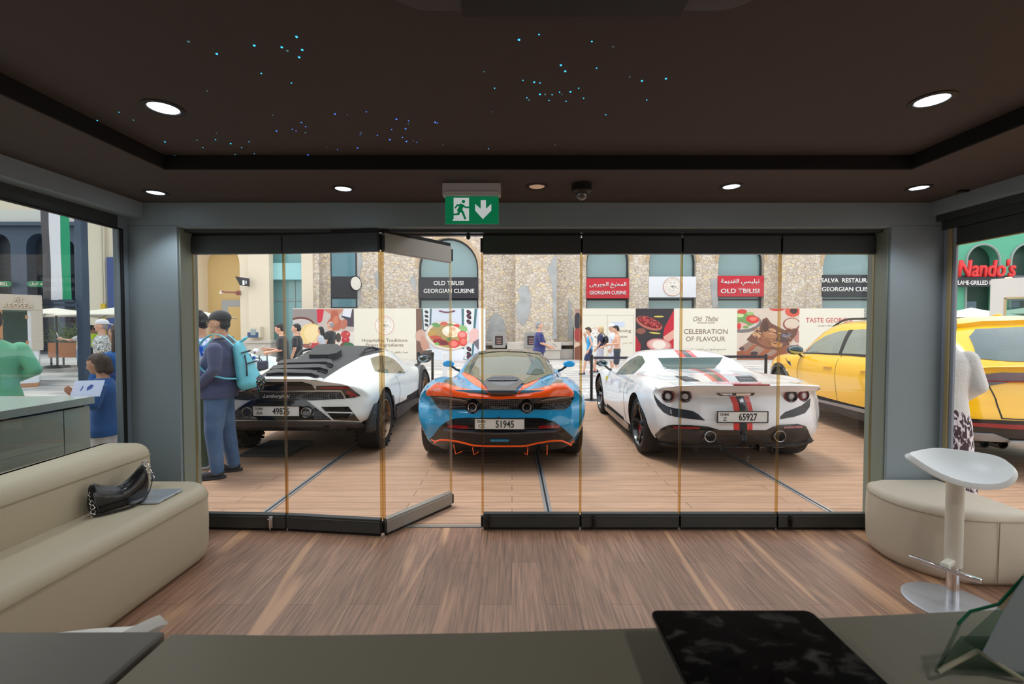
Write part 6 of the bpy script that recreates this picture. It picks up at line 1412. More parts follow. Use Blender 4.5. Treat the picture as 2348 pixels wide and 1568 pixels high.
for k, (a, b_) in enumerate((((640, 372), (1240, 352)), ((560, 432), (1180, 415)), ((520, 480), (1085, 480)))):
    sl2 = patch(c, 'louvre', Lm([(a[0]+40, a[1]-28), (a[0]+110, a[1]-38), (b_[0]-90, b_[1]-30), (b_[0]-20, b_[1]-16), (b_[0], b_[1]+34), (b_[0]-80, b_[1]+8), (a[0]+130, a[1]+0), (a[0], a[1]+12)]), RBK, off=.045, skirt=.03)
    patch(c, 'louvre_gap', Lm([(a[0]+10, a[1]+12), (a[0]+130, a[1]+2), (b_[0]-80, b_[1]+10), (b_[0]-10, b_[1]+36), (b_[0]-20, b_[1]+48), (b_[0]-90, b_[1]+24), (a[0]+130, a[1]+14), (a[0]-10, a[1]+26)]), WELL, off=.016)
patch(c, 'roof_panel', [(-.40,1.35),(.40,1.35),(.46,1.7),(.50,2.1),(.50,2.65),(.42,2.72),(-.42,2.72),(-.50,2.65),(-.50,2.1),(-.46,1.7)], RBK, mode='top', off=.005)
sc_ = patch(c, 'roof_scoop', Lm([(985,318),(1015,262),(1075,208),(1110,200),(1160,197),(1290,200),(1320,222),(1332,262),(1275,300),(1190,318)]), MATB, off=.09, skirt=.08, step=5)
for pts in ([(840,262),(880,226),(960,203),(1060,196)], [(1530,262),(1580,228),(1660,205),(1752,200)]):
    P = [loc_of(c, *L1(*a)) for a in pts]; P = [P[0]]+[q+Vector((0, 0, .045)) for q in P[1:-1]]+[P[-1]]; MB().tube(spline(P, 5), .018, 8).obj('roof_rail', MATB, c.root, smooth=True)
    
PLL = [(0, 0), (.5, .03), (.75, .09), (.9, .20), (1, .30)]
blade(c, 'tail_lip', [(0,.968,.932),(.30,.966,.932),(.44,.955,.915),(.52,.936,.905)], SLV, PLL, yb=-.03, ym=.01, yd=.10)
sym('tail_recess', [(606,545),(900,540),(1010,572),(1050,632),(606,640)], CARB, off=.004)
sym('tail_lamp', [(1062,586),(1240,584),(1395,586),(1450,625),(1530,690),(1465,710),(1380,720),(1350,660),(1325,628),(1055,628)], LDK, off=.010)
sym('lamp_strip', [(1110,592),(1380,592),(1420,612),(1360,612),(1110,608)], LRED, off=.014); sym('lamp_strip', [(1375,640),(1400,632),(1500,688),(1480,698),(1420,690)], LRED, off=.014)
sym('hex_grille', [(606,645),(1322,650),(1345,690),(1366,724),(1180,732),(1000,742),(606,738)], HEX, off=.006)
sym('centre_panel', [(606,742),(960,742),(1080,835),(1235,952),(606,957)], CARB, off=.005)
sym('silver_edge', [(955,742),(968,740),(1245,945),(1228,952)], SLV, off=.010)
sym('side_vent', [(1112,812),(1405,808),(1460,880),(1525,962),(1240,950),(1180,880)], CARB, off=.004); sym('vent_blade', [(1150,862),(1440,868),(1450,882),(1165,876)], SLV, off=.012)
sym('inner_mesh', [(1030,840),(1100,860),(1210,945),(1040,940)], HEX, off=.009)
DIF = mat('diffuser_grey', (62, 60, 60), .45)
sym('diffuser', [(606,962),(1000,966),(1300,968),(1480,976),(1612,992),(1600,1060),(1560,1132),(1480,1110),(1400,1150),(1200,1175),(1000,1180),(606,1180)], DIF, off=.02, skirt=.015)
sym('diffuser_slot', [(1380,1015),(1500,1020),(1525,1058),(1420,1050)], WELL, off=.024)
plate(c, *L1(640, 853), 'AA', '49876', off=.03)
p = loc_of(c, *L1(640, 697)); text('script_badge', 'Lamborghini', SW, c.root, 1, (p.x, p.y-.02, p.z), ext=.004, width=.30, height=.048, shear=.4)
pipe(c, *L1(957, 868), .058, off=.03, ring=.012, mirror=True)
for y_, x_ in ((.80, .965), (3.42, .93)):
    for s in (1, -1):
        mb = MB(); n = 22; vs = []; fs = []
        for k in range(n+1):
            a = math.radians(-8+196*k/n)
            for r, dx in ((.400, .0), (.400, .045), (.485, .03), (.495, -.05)):
                yy, zz = y_+r*math.cos(a), .36+r*math.sin(a)
                vs.append((s*(x_-.012+dx-.10*max(0, math.sin(a)-.45)*(1 if r > .45 else .5)), yy, zz))
        for k in range(n):
            for j in range(3): fs.append((k*4+j, k*4+j+1, k*4+5+j, k*4+4+j))
        mb.add(vs, fs); o = mb.obj('fender_flare', mat('flare_grey', (62, 64, 66), .5), c.root, smooth=True, ang=30, fixn=False); sd = o.modifiers.new('s', 'SOLIDIFY'); sd.thickness = .015
        bl = MB()
        for a in (20, 55, 90, 125, 160): a = math.radians(a); bl.ell((s*(x_+.024-.07*max(0, math.sin(a)-.45)), y_+.455*math.cos(a), .36+.455*math.sin(a)), (.006, .009, .009), 8, 6)
        bl.obj('bolts', TIP, o)
patch(c, 'side_window', Lm([(1640,292),(1690,272),(1760,260),(1830,270),(1890,300),(1950,352),(1985,400),(2012,450),(1900,448),(1790,446),(1690,426),(1665,370)]), mat('tinted_glass', (104, 104, 76), .05, spec=1, coat=1), off=.005, both=True)
patch(c, 'window_pillar', Lm([(1740,262),(1768,262),(1792,446),(1752,440)]), MATB, off=.009, both=True)
patch(c, 'side_skirt', [(1.42, .20), (3.15, .20), (3.15, .30), (1.42, .40)], MATB, mode='side', off=.03, both=True, skirt=.03)
patch(c, 'door_seam', [(1.60, .40), (1.608, .40), (1.66, .60), (1.62, .84), (1.612, .84), (1.652, .60)], MATB, mode='side', off=.002, both=True)
BRZ = mat('bronze_rim', (150, 124, 100), .3, metal=.7)
for x, y, s in ((-.99+.14, .80, -1), (.99-.14, .80, 1)): wheel(c, x, y, .36, .29, .25, 'twin', s, BRZ, MATB, chunky=True)
for x, y, s in ((-.96+.12, 3.42, -1), (.96-.12, 3.42, 1)): wheel(c, x, y, .36, .24, .25, 'twin', s, BRZ, MATB, chunky=True)
mirror_(c, (-1.04, 2.95, .99), MATB, -1, size=(.12, .08, .07)); mirror_(c, (1.04, 2.95, .99), MATB, 1, size=(.12, .08, .07))
dr = MB(); dr.box(-.25, .32, .25, .95, .02, .05); o = dr.obj('drip_tray', mat('dark_tray', (58, 60, 62), .5)); o.location = (-2.95, 5.05, 0); tag(o, 'flat dark tray lying on the deck under the car with black louvres', 'tray')
for v in o.data.vertices: v.co.z -= .018
# ---------------------------------------------------------------- yellow SUV
YEL = mat('yellow_paint', (246, 190, 12), .25, coat=1.0); GRT = mat('grey_trim', (150, 152, 156), .35, metal=.3)
c = newcar((5.42, 4.32, 0), -7.5, 'bright yellow sport utility car parked at the far right across the pillar', 'utility_car')
st = [(0, [(0,.42),(.78,.40),(.90,.50),(.955,.75),(.955,.98),(.90,1.08),(.82,1.12),(.6,1.14),(.3,1.15),(0,1.15)]),
 (.3, [(0,.36),(.82,.36),(.94,.46),(.99,.75),(.985,1.0),(.93,1.12),(.84,1.19),(.70,1.31),(.4,1.355),(0,1.36)]),
 (.65, [(0,.30),(.84,.30),(.97,.44),(1.005,.75),(1.0,1.01),(.94,1.13),(.86,1.24),(.74,1.46),(.5,1.56),(0,1.575)]),
 (1.15, [(0,.26),(.85,.26),(.96,.40),(1.01,.78),(.99,1.02),(.93,1.11),(.87,1.19),(.76,1.48),(.55,1.60),(0,1.62)]),
 (2.0, [(0,.26),(.85,.26),(.94,.38),(.985,.75),(.97,.98),(.92,1.08),(.88,1.14),(.77,1.47),(.57,1.615),(0,1.638)]),
 (2.8, [(0,.26),(.85,.26),(.94,.38),(.985,.75),(.965,.97),(.92,1.06),(.88,1.11),(.77,1.44),(.57,1.60),(0,1.625)]),
 (3.3, [(0,.27),(.85,.27),(.94,.38),(.985,.75),(.965,.96),(.92,1.05),(.87,1.09),(.78,1.27),(.56,1.40),(0,1.44)]),
 (3.75, [(0,.28),(.85,.28),(.95,.40),(1.0,.75),(.98,.95),(.92,1.04),(.80,1.08),(.64,1.12),(.34,1.15),(0,1.16)]),
 (4.4, [(0,.30),(.82,.30),(.93,.42),(.98,.72),(.95,.90),(.88,.99),(.74,1.02),(.56,1.02),(.3,1.03),(0,1.03)]),
 (4.85, [(0,.34),(.76,.34),(.86,.44),(.90,.66),(.87,.80),(.80,.88),(.68,.91),(.5,.92),(.26,.93),(0,.93)]),
 (5.05, [(0,.38),(.66,.38),(.74,.46),(.78,.62),(.76,.74),(.70,.80),(.6,.83),(.45,.84),(.24,.84),(0,.84)])]
make_body(c, st, [(0, 0), (.5, .02), (.75, .08), (.9, .18), (1, .28)], [(.3, .10), (.45, .03), (.60, .0), (.80, .04), (.96, .10), (1.08, .05), (1.16, .0)], [(0, 0), (.5, .10), (.9, .4)], 5.05, [(1.02, .39, .435, .62), (4.02, .39, .43, .62)], (YEL, WELL), .39)
UG = mat('suv_glass', (128, 142, 134), .05, spec=1, coat=1)
patch(c, 'rear_window', [(-.72,1.20),(-.50,1.18),(0,1.175),(.50,1.18),(.72,1.20),(.62,1.42),(.5,1.50),(0,1.525),(-.5,1.50),(-.62,1.42)], mat('rear_glass_dark', (70, 88, 84), .04, spec=1, coat=1), mode='rear', off=.006)
patch(c, 'roof_spoiler', [(-.72,1.50),(-.4,1.545),(0,1.555),(.4,1.545),(.72,1.50),(.66,1.555),(.4,1.59),(0,1.60),(-.4,1.59),(-.66,1.555)], YEL, mode='rear', off=.05, skirt=.04)
patch(c, 'light_bar', [(-.97,.965),(-.6,.985),(0,.985),(.6,.985),(.97,.965),(.97,1.0),(.6,1.075),(0,1.08),(-.6,1.075),(-.97,1.0)], mat('smoked_bar', (112, 104, 122), .1, coat=1), mode='rear', off=.012)
patch(c, 'brake_strip', [(-.95,.975),(0,.993),(.95,.975),(.95,.985),(0,1.008),(-.95,.985)], LRED, mode='rear', off=.018)
patch(c, 'lamp_wedge', [(.50,.975),(.95,.965),(.96,.86),(.80,.88),(.62,.945)], LDK, mode='rear', off=.010, both=True)
patch(c, 'boot_seam', [(-.62,.62),(.62,.62),(.66,.95),(.65,.95),(.61,.63),(-.61,.63),(-.65,.95),(-.66,.95)], MATB, mode='rear', off=.003)
patch(c, 'bumper_black', [(-.94,.60),(-.4,.615),(.4,.615),(.94,.60),(.90,.36),(.6,.32),(0,.32),(-.6,.32),(-.90,.36)], CARB, mode='rear', off=.010)
patch(c, 'bumper_reflector', [(-.90,.565),(-.40,.575),(-.45,.53),(-.86,.535)], LRED, mode='rear', off=.018, both=True)
patch(c, 'silver_diffuser', [(-.92,.46),(-.66,.47),(-.52,.41),(.52,.41),(.66,.47),(.92,.46),(.88,.345),(.5,.325),(-.5,.325),(-.88,.345)], GRT, mode='rear', off=.03, skirt=.025)
for x in (-.62, -.46, .46, .62):
    p, n_, d = cast(c, 'rear', x, .37); pipe(c, 0, 0, .052, off=.06, m_=CARB, pos=Vector((x, p.y, .335)), length=.2)
sw_ = [(1.10,1.17),(2.0,1.155),(2.9,1.125),(3.42,1.10),(3.16,1.26),(2.86,1.40),(2.5,1.475),(2.0,1.50),(1.5,1.49),(1.15,1.44),(.86,1.32)]
patch(c, 'side_window', sw_, UG, mode='left', off=.005, both=True)
patch(c, 'window_pillar', [(2.26,1.145),(2.33,1.143),(2.30,1.49),(2.20,1.49)], MATB, mode='left', off=.009, both=True); patch(c, 'window_pillar', [(1.28,1.16),(1.34,1.16),(1.22,1.46),(1.14,1.44)], MATB, mode='left', off=.009, both=True)
patch(c, 'window_trim', [(.80,1.13),(2.0,1.125),(3.0,1.10),(3.46,1.08),(3.44,1.10),(2.9,1.122),(2.0,1.152),(1.08,1.168)], MATB, mode='left', off=.007, both=True)
patch(c, 'side_sill', [(1.5,.26),(3.55,.26),(3.55,.34),(1.5,.40)], MATB, mode='left', off=.012, both=True); patch(c, 'sill_trim', [(1.52,.395),(3.52,.335),(3.52,.37),(1.52,.44)], GRT, mode='left', off=.018, both=True)
patch(c, 'door_seam', [(2.20,.40),(2.207,.40),(2.25,1.13),(2.243,1.13)], MATB, mode='left', off=.002, both=True); patch(c, 'door_seam', [(3.30,.38),(3.307,.38),(3.36,.80),(3.32,1.07),(3.313,1.07),(3.352,.80)], MATB, mode='left', off=.002, both=True)
patch(c, 'door_handle', [(2.32,.93),(2.55,.925),(2.56,.95),(2.33,.957)], YEL, mode='left', off=.03, both=True, skirt=.02); patch(c, 'door_handle', [(1.42,.95),(1.62,.945),(1.63,.97),(1.43,.975)], YEL, mode='left', off=.03, both=True, skirt=.02)
patch(c, 'fender_vent', [(3.52,.86),(3.62,.88),(3.84,.99),(3.70,.94),(3.60,.93)], CARB, mode='left', off=.006, both=True)
for y_, r0 in ((1.02, .435), (4.02, .43)):
    pts = [(y_+(r0+.003)*math.cos(math.radians(a)), .39+(r0+.003)*math.sin(math.radians(a))) for a in range(-5, 186, 10)]+[(y_+(r0+.065)*math.cos(math.radians(a)), .39+(r0+.065)*math.sin(math.radians(a))) for a in range(185, -6, -10)]
    patch(c, 'arch_trim', pts, CARB, mode='left', off=.012, both=True)
for s in (1, -1):
    P = [cast(c, 'top', s*.60, y)[0]+Vector((0, 0, .012 if y in (.85, 3.0) else .045)) for y in (.85, 1.1, 1.6, 2.2, 2.7, 3.0)]; MB().tube(spline(P, 5), .016, 8).obj('roof_rail', MATB, c.root, smooth=True)
p = cast(c, 'top', 0, .95)[0]; MB().prism([(-.012, .82, p.z-.02), (-.012, 1.10, p.z-.01), (-.012, .90, p.z+.06), (-.012, .84, p.z+.065)], (.024, 0, 0)).obj('shark_fin', YEL, c.root, bevel=.008)
for x, y, s in ((-.98+.15, 1.02, -1), (.98-.15, 1.02, 1), (-.98+.14, 4.02, -1), (.98-.14, 4.02, 1)): wheel(c, x, y, .385, .29, .30, 'twin', s, MC['rim_black'], MATB)
mirror_(c, (-1.06, 3.28, 1.15), CARB, -1, size=(.13, .09, .08)); mirror_(c, (1.06, 3.28, 1.15), CARB, 1, size=(.13, .09, .08))
# ---------------------------------------------------------------- white car beyond the left one
c = newcar((-10.0, 11.9, 0), -100.0, 'plain white car mostly hidden behind the man with the turquoise backpack')
st = [(y, p) for y, p in [(0, [(0,.30),(.66,.30),(.82,.36),(.90,.52),(.93,.70),(.90,.80),(.74,.84),(.5,.86),(.25,.87),(0,.87)]),
 (.8, [(0,.15),(.85,.15),(.955,.28),(.995,.55),(.985,.72),(.87,.86),(.70,.90),(.5,.95),(.25,.98),(0,.98)]),
 (1.6, [(0,.12),(.84,.12),(.92,.22),(.95,.45),(.94,.68),(.85,.82),(.71,.94),(.60,1.07),(.46,1.13),(0,1.15)]),
 (2.3, [(0,.12),(.84,.12),(.92,.22),(.935,.45),(.91,.66),(.83,.80),(.70,.94),(.60,1.07),(.46,1.15),(0,1.18)]),
 (3.0, [(0,.12),(.84,.12),(.92,.25),(.94,.48),(.93,.66),(.84,.77),(.72,.84),(.60,.90),(.44,.97),(0,1.0)]),
 (3.6, [(0,.14),(.82,.14),(.92,.26),(.96,.48),(.94,.66),(.84,.77),(.66,.75),(.48,.74),(.26,.75),(0,.76)]),
 (4.5, [(0,.16),(.55,.16),(.62,.20),(.66,.30),(.65,.42),(.58,.50),(.45,.52),(.3,.52),(.15,.52),(0,.52)])]]
make_body(c, st, [(0, 0), (.5, .03), (.75, .10), (.9, .24), (1, .36)], [(.2, .15), (.4, .02), (.6, .02), (.85, .0)], [(0, 0), (.5, .12), (.9, .4)], 4.5, [(.82, .345, .385, .62), (3.46, .34, .375, .62)], (WHT, WELL), .345)
patch(c, 'rear_window', [(-.5, .96), (.5, .96), (.40, 1.09), (-.40, 1.09)], CGL, mode='rear', off=.004)
patch(c, 'side_window', [(1.3,.90),(2.3,.86),(3.0,.84),(2.7,1.0),(2.3,1.08),(1.8,1.08)], CGL, mode='side', off=.005, both=True)
patch(c, 'tail_lamp', [(.55, .70), (.90, .70), (.88, .78), (.55, .79)], LRED, mode='rear', off=.008, both=True); patch(c, 'bumper_black', [(-.75, .32), (.75, .32), (.85, .45), (-.85, .45)], CARB, mode='rear', off=.006)
for x, y, s in ((-.80, .82, -1), (.80, .82, 1), (-.82, 3.46, -1), (.82, 3.46, 1)): wheel(c, x, y, .34, .26, .26, 'star', s, GRT, MATB)
mirror_(c, (.99, 2.9, .93), WHT, 1); mirror_(c, (-.99, 2.9, .93), WHT, -1)
# ================================================================ people
SK1 = mat('skin_light', (222, 172, 146), .5); SK2 = mat('skin_tan', (198, 146, 116), .5); SK3 = mat('skin_brown', (170, 120, 92), .5)
HBK = mat('hair_black', (34, 30, 32), .6, bump=.6, bscale=60); HBR = mat('hair_brown', (78, 56, 46), .6, bump=.6, bscale=60); HGR = mat('hair_grey', (150, 150, 152), .6, bump=.5, bscale=60); HBL = mat('hair_blonde', (206, 178, 132), .6, bump=.5, bscale=60); HLB = mat('hair_light_brown', (160, 120, 90), .6, bump=.5, bscale=60)
EYEW = mat('eye_white', (230, 228, 224), .3); EYED = mat('eye_dark', (40, 28, 24), .2); SOLE = mat('sole_white', (225, 225, 222), .6)
def person(loc, rz, H, lab, skin, hair=None, top=None, bottom=None, shoes=None, armL=None, armR=None, legL=None, legR=None, lean=0.0, nod=0.0, turn=0.0, sleeve=.55, leg_len=1.0, build=1.0, belly=0.0, vox=.011, hem=.90, hairstyle='short', cap=None, skirt=None, neck_top=1.455, loose=.013, collar=None, fingers=True):
    """faces local +Y; joints given in metres for a 1.75 m figure, x outward"""
    t = empty('person', loc, rz, lab, 'person'); k = H/1.75
    sh = lambda z: lean*(z-.93)/.5
    armL = armL or [(.235, -.02, 1.16), (.225, .06, .92)]; armR = armR or [(.235, -.02, 1.16), (.225, .06, .92)]
    legL = legL or [(.10, .02, .50), (.105, -.02, .09)]; legR = legR or [(.10, .02, .50), (.105, -.02, .09)]
    B = build; nm = MB()
    tors = [(.84, .15, .10), (.92, .168, .118), (1.0, .158, .112+belly*.6), (1.1, .148, .105+belly), (1.2, .155, .108+belly*.7), (1.30, .172, .115), (1.375, .168, .100), (1.42, .125, .080), (1.455, .075, .066), (1.485, .060, .056)]
    def torso(mb, z0, z1, g):
        rr = []
        for z, rx, ry in tors:
            if z0-1e-6 <= z <= z1+1e-6: rr.append((0, sh(z)+(belly*.5 if 1.0 <= z <= 1.2 else 0), z, rx*B+g, ry*B+g))
        mb.rings([(rr[0][0], rr[0][1], z0-.002, rr[0][3], rr[0][4])]+rr+[(rr[-1][0], rr[-1][1], rr[-1][2]+.012, rr[-1][3]*.8, rr[-1][4]*.8)], 24)
    torso(nm, .84, 1.49, 0)
    hy = sh(1.5)
    HM = Matrix.Translation((0, hy, 1.52)) @ Matrix.Rotation(turn, 4, 'Z') @ Matrix.Rotation(-nod, 4, 'X') @ Matrix.Translation((0, 0, -1.52))
    hp = lambda x, y, z: HM @ Vector((x, y, z))
    nm.cap((0, hy-.005, 1.44), hp(0, .0, 1.575), .058*B, .052)
    def hell(mb, c, r): mb.ell((0, 0, 0), r, 18, 12, HM.to_3x3().to_4x4()); n = 18*13; p = hp(*c); mb.v[-n:] = [tuple(Vector(v)+p) for v in mb.v[-n:]]
    hell(nm, (0, .005, 1.655), (.074, .094, .098)); hell(nm, (0, .040, 1.585), (.052, .055, .050)); hell(nm, (0, .078, 1.562), (.026, .024, .022)); hell(nm, (0, .065, 1.635), (.058, .034, .06))
    nm.cap(hp(0, .095, 1.655), hp(0, .110, 1.624), .010, .0145); hell(nm, (0, .092, 1.588), (.024, .014, .007)); hell(nm, (0, .090, 1.577), (.020, .014, .007)); hell(nm, (0, .082, 1.675), (.050, .016, .010))
    for s in (1, -1): hell(nm, (s*.075, .0, 1.635), (.010, .022, .032))
    def arm_pts(s, a): e, w = a; return Vector((s*.172*B, sh(1.38), 1.375)), Vector((s*e[0], e[1], e[2])), Vector((s*w[0], w[1], w[2]))
    for s, a in ((-1, armL), (1, armR)):
        S0, E0, W0 = arm_pts(s, a); nm.cap(S0, E0, .052*B, .040*B); nm.cap(E0, W0, .039*B, .026)
        d = (W0-E0).normalized(); pc = W0+d*.055; side = d.cross(Vector((s, 0, 0))); side = side.normalized() if side.length > .2 else d.orthogonal().normalized(); nrm = d.cross(side)
        nm.cap(W0, W0+d*.075, .026, .030, ex=(1, 1)); nm.cap(W0+side*.016, pc+side*.026+d*.03, .018, .014); nm.cap(W0-side*.016, pc-side*.026+d*.03, .018, .014)
        for j, L in enumerate((.068, .078, .072, .056)):
            b_ = W0+d*.085+side*(.030-.020*j); m2 = b_+d*L*.5-nrm*.008*s; nm.cap(b_-d*.02, m2, .0095, .0088, 8); nm.cap(m2, m2+d*L*.42-nrm*.022*s, .0088, .0075, 8)
        tb_ = W0+d*.02+side*.026; nm.cap(tb_, tb_+d*.035+side*.022-nrm*.01*s, .012, .0105, 8); nm.cap(tb_+d*.035+side*.022-nrm*.01*s, tb_+d*.065+side*.024-nrm*.02*s, .0105, .009, 8)
    legs = []
    for s, l in ((-1, legL), (1, legR)):
        Hp = Vector((s*.088, 0, .90)); K = Vector((s*l[0][0], l[0][1], l[0][2])); A = Vector((s*l[1][0], l[1][1], l[1][2])); legs.append((s, Hp, K, A))
        nm.cap(Hp, K, .088*B, .058*B); nm.cap(K, A, .055*B, .038); nm.cap(K+(A-K)*.25+Vector((0, -.012, 0)), K+(A-K)*.45+Vector((0, -.012, 0)), .052*B, .045*B); nm.cap(A, A+Vector((s*.01, .12, -.055)), .036, .028)
    nm.v = [(x*k, y*k, z*k) for x, y, z in nm.v]
    blob('body', nm, skin, vox, 3, t)
    def out(name, mb, m_, v=vox, sm=4):
        mb.v = [(x*k, y*k, z*k) for x, y, z in mb.v]; return blob(name, mb, m_, v, sm, t)
    def plain(name, mb, m_, **q):
        mb.v = [(x*k, y*k, z*k) for x, y, z in mb.v]; return mb.obj(name, m_, t, smooth=True, **q)
    ey = MB(); 
    for s in (1, -1): hell(ey, (s*.030, .084, 1.650), (.012, .008, .0065))
    plain('eyes', ey, EYEW); ey = MB()
    for s in (1, -1): hell(ey, (s*.030, .0905, 1.650), (.0055, .004, .0055))
    plain('irises', ey, EYED)
    if top:
        mb = MB(); mb.rings([(0, sh(.87), max(hem, .86)-.02, .196*B, .148*B+belly*.2), (0, sh(.93), .94, .188*B, .142*B+belly*.6), (0, sh(1.0), 1.0, .165*B+.01, .118*B+belly*.8)], 24) if bottom and leg_len > .5 else None; torso(mb, hem if hem >= .84 else .84, neck_top-.0 if sleeve > 0 else 1.45, loose)
        if hem < .84: mb.rings([(0, sh(hem), hem, .222*B, .172*B), (0, sh(.88), .88, .212*B, .160*B), (0, sh(.96), .97, .175*B, .13*B)], 24)
        for s, a in ((-1, armL), (1, armR)):
            S0, E0, W0 = arm_pts(s, a)
            if sleeve > 0:
                if sleeve <= 1: mb.cap(S0, S0.lerp(E0, sleeve), .050*B+loose, .046*B+loose*1.3)
                else: mb.cap(S0, E0, .050*B+loose, .044*B+loose*.8); mb.cap(E0, E0.lerp(W0, sleeve-1), .045*B+loose*.7, .032+loose*.6)
            else: mb.cap(S0*.8+Vector((0, 0, .265)), S0*.8+Vector((0, 0, .29)), .03, .03)
        out('shirt', mb, top)
    if collar:
        mb = MB(); mb.tube([(.062*math.cos(a)*1.1, hy+.062*math.sin(a), 1.475+.012*math.cos(a-PI/2)*-1) for a in [2*PI*i/20 for i in range(20)]], .016, 8, closed=True); plain('collar', mb, collar)
    if bottom:
        mb = MB(); torso(mb, .84, 1.0, .012)
        for s, Hp, K, A in legs:
            if leg_len > .5:
                mb.cap(Hp, K, .088*B+.018, .058*B+.022); mb.cap(K, K.lerp(A, (leg_len-.5)*2), .058*B+.020, .042+.022)
            else: mb.cap(Hp, Hp.lerp(K, leg_len*2), .092*B+.022, .075*B+.030)
        out('trousers' if leg_len > .5 else 'shorts', mb, bottom)
    if skirt:
        mb = MB(); mb.rings([(0, 0, .18, .24, .20), (0, 0, .5, .215, .18), (0, 0, .85, .19, .15), (0, 0, 1.02, .155, .12)], 28); plain('skirt', mb, skirt, ang=60)
    if shoes:
        for s, Hp, K, A in legs:
            x, y, z = A.x, A.y, A.z-.085; mb = MB()
            mb.cap((x, y-.02, z+.055), (x+s*.012, y+.15, z+.035), .045, .034, ex=(1, 1)); mb.cap((x, y-.02, z+.05), (x, y-.01, z+.10), .046, .042)
            mb.v = [(a, b_, max(c_, z+.012)) for a, b_, c_ in mb.v]; o = plain('shoe', mb, shoes)
            mb = MB(); P = [(x+s*.006+.046*math.cos(2*PI*i/24), y+.06+.145*math.sin(2*PI*i/24), z) for i in range(24)]; mb.prism(P, (0, 0, .022)); mb.v = [(a*k, b_*k, c_*k) for a, b_, c_ in mb.v]; mb.obj('sole', SOLE if shoes is not MC.get('shoe_charcoal') else MC['shoe_charcoal'], o)
    if hair:
        mb = MB(); hell(mb, (0, -.040, 1.635), (.078, .072, .078) if not cap else (.072, .060, .062))
        if cap: hell(mb, (0, -.018, 1.68), (.076, .090, .05))
        else: hell(mb, (0, -.012, 1.680), (.081, .098, .088))
        if hairstyle == 'quiff': hell(mb, (0, .055, 1.755), (.055, .055, .030)); hell(mb, (0, 0, 1.745), (.07, .08, .045))
        if hairstyle == 'long': mb.cap(hp(0, -.05, 1.66), hp(0, -.09, 1.34), .085, .06, ex=(1, .7)); [mb.cap(hp(s*.06, -.02, 1.68), hp(s*.075, -.02, 1.46), .035, .030) for s in (1, -1)]
        if hairstyle == 'bob': [mb.cap(hp(s*.055, -.02, 1.68), hp(s*.065, -.005, 1.56), .040, .036) for s in (1, -1)]; mb.cap(hp(0, -.06, 1.65), hp(0, -.06, 1.54), .07, .055)
        if hairstyle == 'bun': hell(mb, (0, -.12, 1.70), (.045, .045, .045))
        mb2 = MB(); mb2.v = mb.v; mb2.f = mb.f; mb2.m = mb.m
        o = out('hair', mb2, hair, vox*.9, 2)
        # face opening: keep hair off the face
        me = o.data; bm = bmesh.new(); bm.from_mesh(me); HI = HM.inverted()
        for v in bm.verts:
            q = HI @ (v.co/k)
            if q.y > .030 and q.z < 1.705+.25*(q.y-.03)*0:
                f = min(1, (q.y-.030)/.03)
                q2 = Vector((q.x*(1-.18*f), q.y-.035*f, q.z)); v.co = (HM @ q2)*k
        bm.to_mesh(me); bm.free()
    if cap:
        cm, rev = cap; mb = MB(); hell(mb, (0, -.008, 1.700), (.087, .109, .088)); n = len(mb.v); HI = HM.inverted()
        vv = []
        for v in mb.v: q = HI @ Vector(v); q.z = max(q.z, 1.685); vv.append(tuple(HM @ q))
        mb.v = vv; s = -1 if rev else 1; y0 = -.01 if not rev else -.01
        P = [hp(.070*math.cos(a), y0+s*(.080+.105*math.sin(a)), 1.692-.026*math.sin(a)) for a in [PI*i/14 for i in range(15)]]
        o = plain('cap', mb, cm); m2 = MB(); m2.prism(P, HM.to_3x3() @ Vector((0, 0, .008))); m2.v = [(a*k, b_*k, c_*k) for a, b_, c_ in m2.v]; m2.obj('visor', cm, o)
    t['k'] = k; del t['k']
    return t, k, hp
def phone(t, p, lab, rot=(.9, 0, 0), m_=None):
    o = MB().box(-.036, .036, -.004, .004, -.074, .074).obj('phone', m_ or CARB, bevel=.002); bpy.context.view_layer.update()
    o.matrix_world = Matrix.Translation(t.location) @ Matrix.Rotation(t.rotation_euler.z, 4, 'Z') @ Matrix.Translation(p) @ Euler(rot).to_matrix().to_4x4(); tag(o, lab, 'phone')
def clothmat(name, a, b_=None, var=.05, vs=14): return mat(name, a, .85, rgb2=b_, var=var, vscale=vs, sheen=.2)
def F_(px, Y, z=0): return Vector((bx(px, Y), Y, z))
# man with turquoise backpack
MC['shoe_charcoal'] = mat('shoe_charcoal', (58, 60, 66), .7)
TQ = mat('turquoise_nylon', (112, 204, 220), .5, bump=.4, bscale=14); NVS = clothmat('navy_shirt', (78, 84, 118), (68, 74, 106), .2, 8); JN = clothmat('blue_jeans', (64, 96, 140), (92, 122, 158), .2, 6)
man1, k, hp = person(F_(500, 4.64), math.radians(108), 1.66, 'man in a black cap and navy shirt wearing a turquoise backpack', SK2, HBK, NVS, JN, MC['shoe_charcoal'],
  armL=[(.24, -.03, 1.17), (.18, .15, .98)], armR=[(.24, .0, 1.17), (.17, .16, .98)], legL=[(.10, .03, .50), (.11, .0, .09)], legR=[(.10, -.04, .50), (.12, -.10, .09)], lean=-.02, nod=.04, turn=-.12, sleeve=1.92, build=1.16, belly=.05, vox=.008, hem=.88, cap=(clothmat('black_cap_cloth', (44, 46, 50)), False), collar=NVS)
gm = MB(); 
for s in (1, -1):
    gm.tube([hp(s*.034+.02*math.cos(a), .108-.01*abs(s*.034+.02*math.cos(a))*5*.2, 1.648+.017*math.sin(a)) for a in [2*PI*i/16 for i in range(16)]], .002, 6, closed=True); gm.tube([hp(s*.054, .105, 1.652), hp(s*.078, .02, 1.655)], .002, 6)
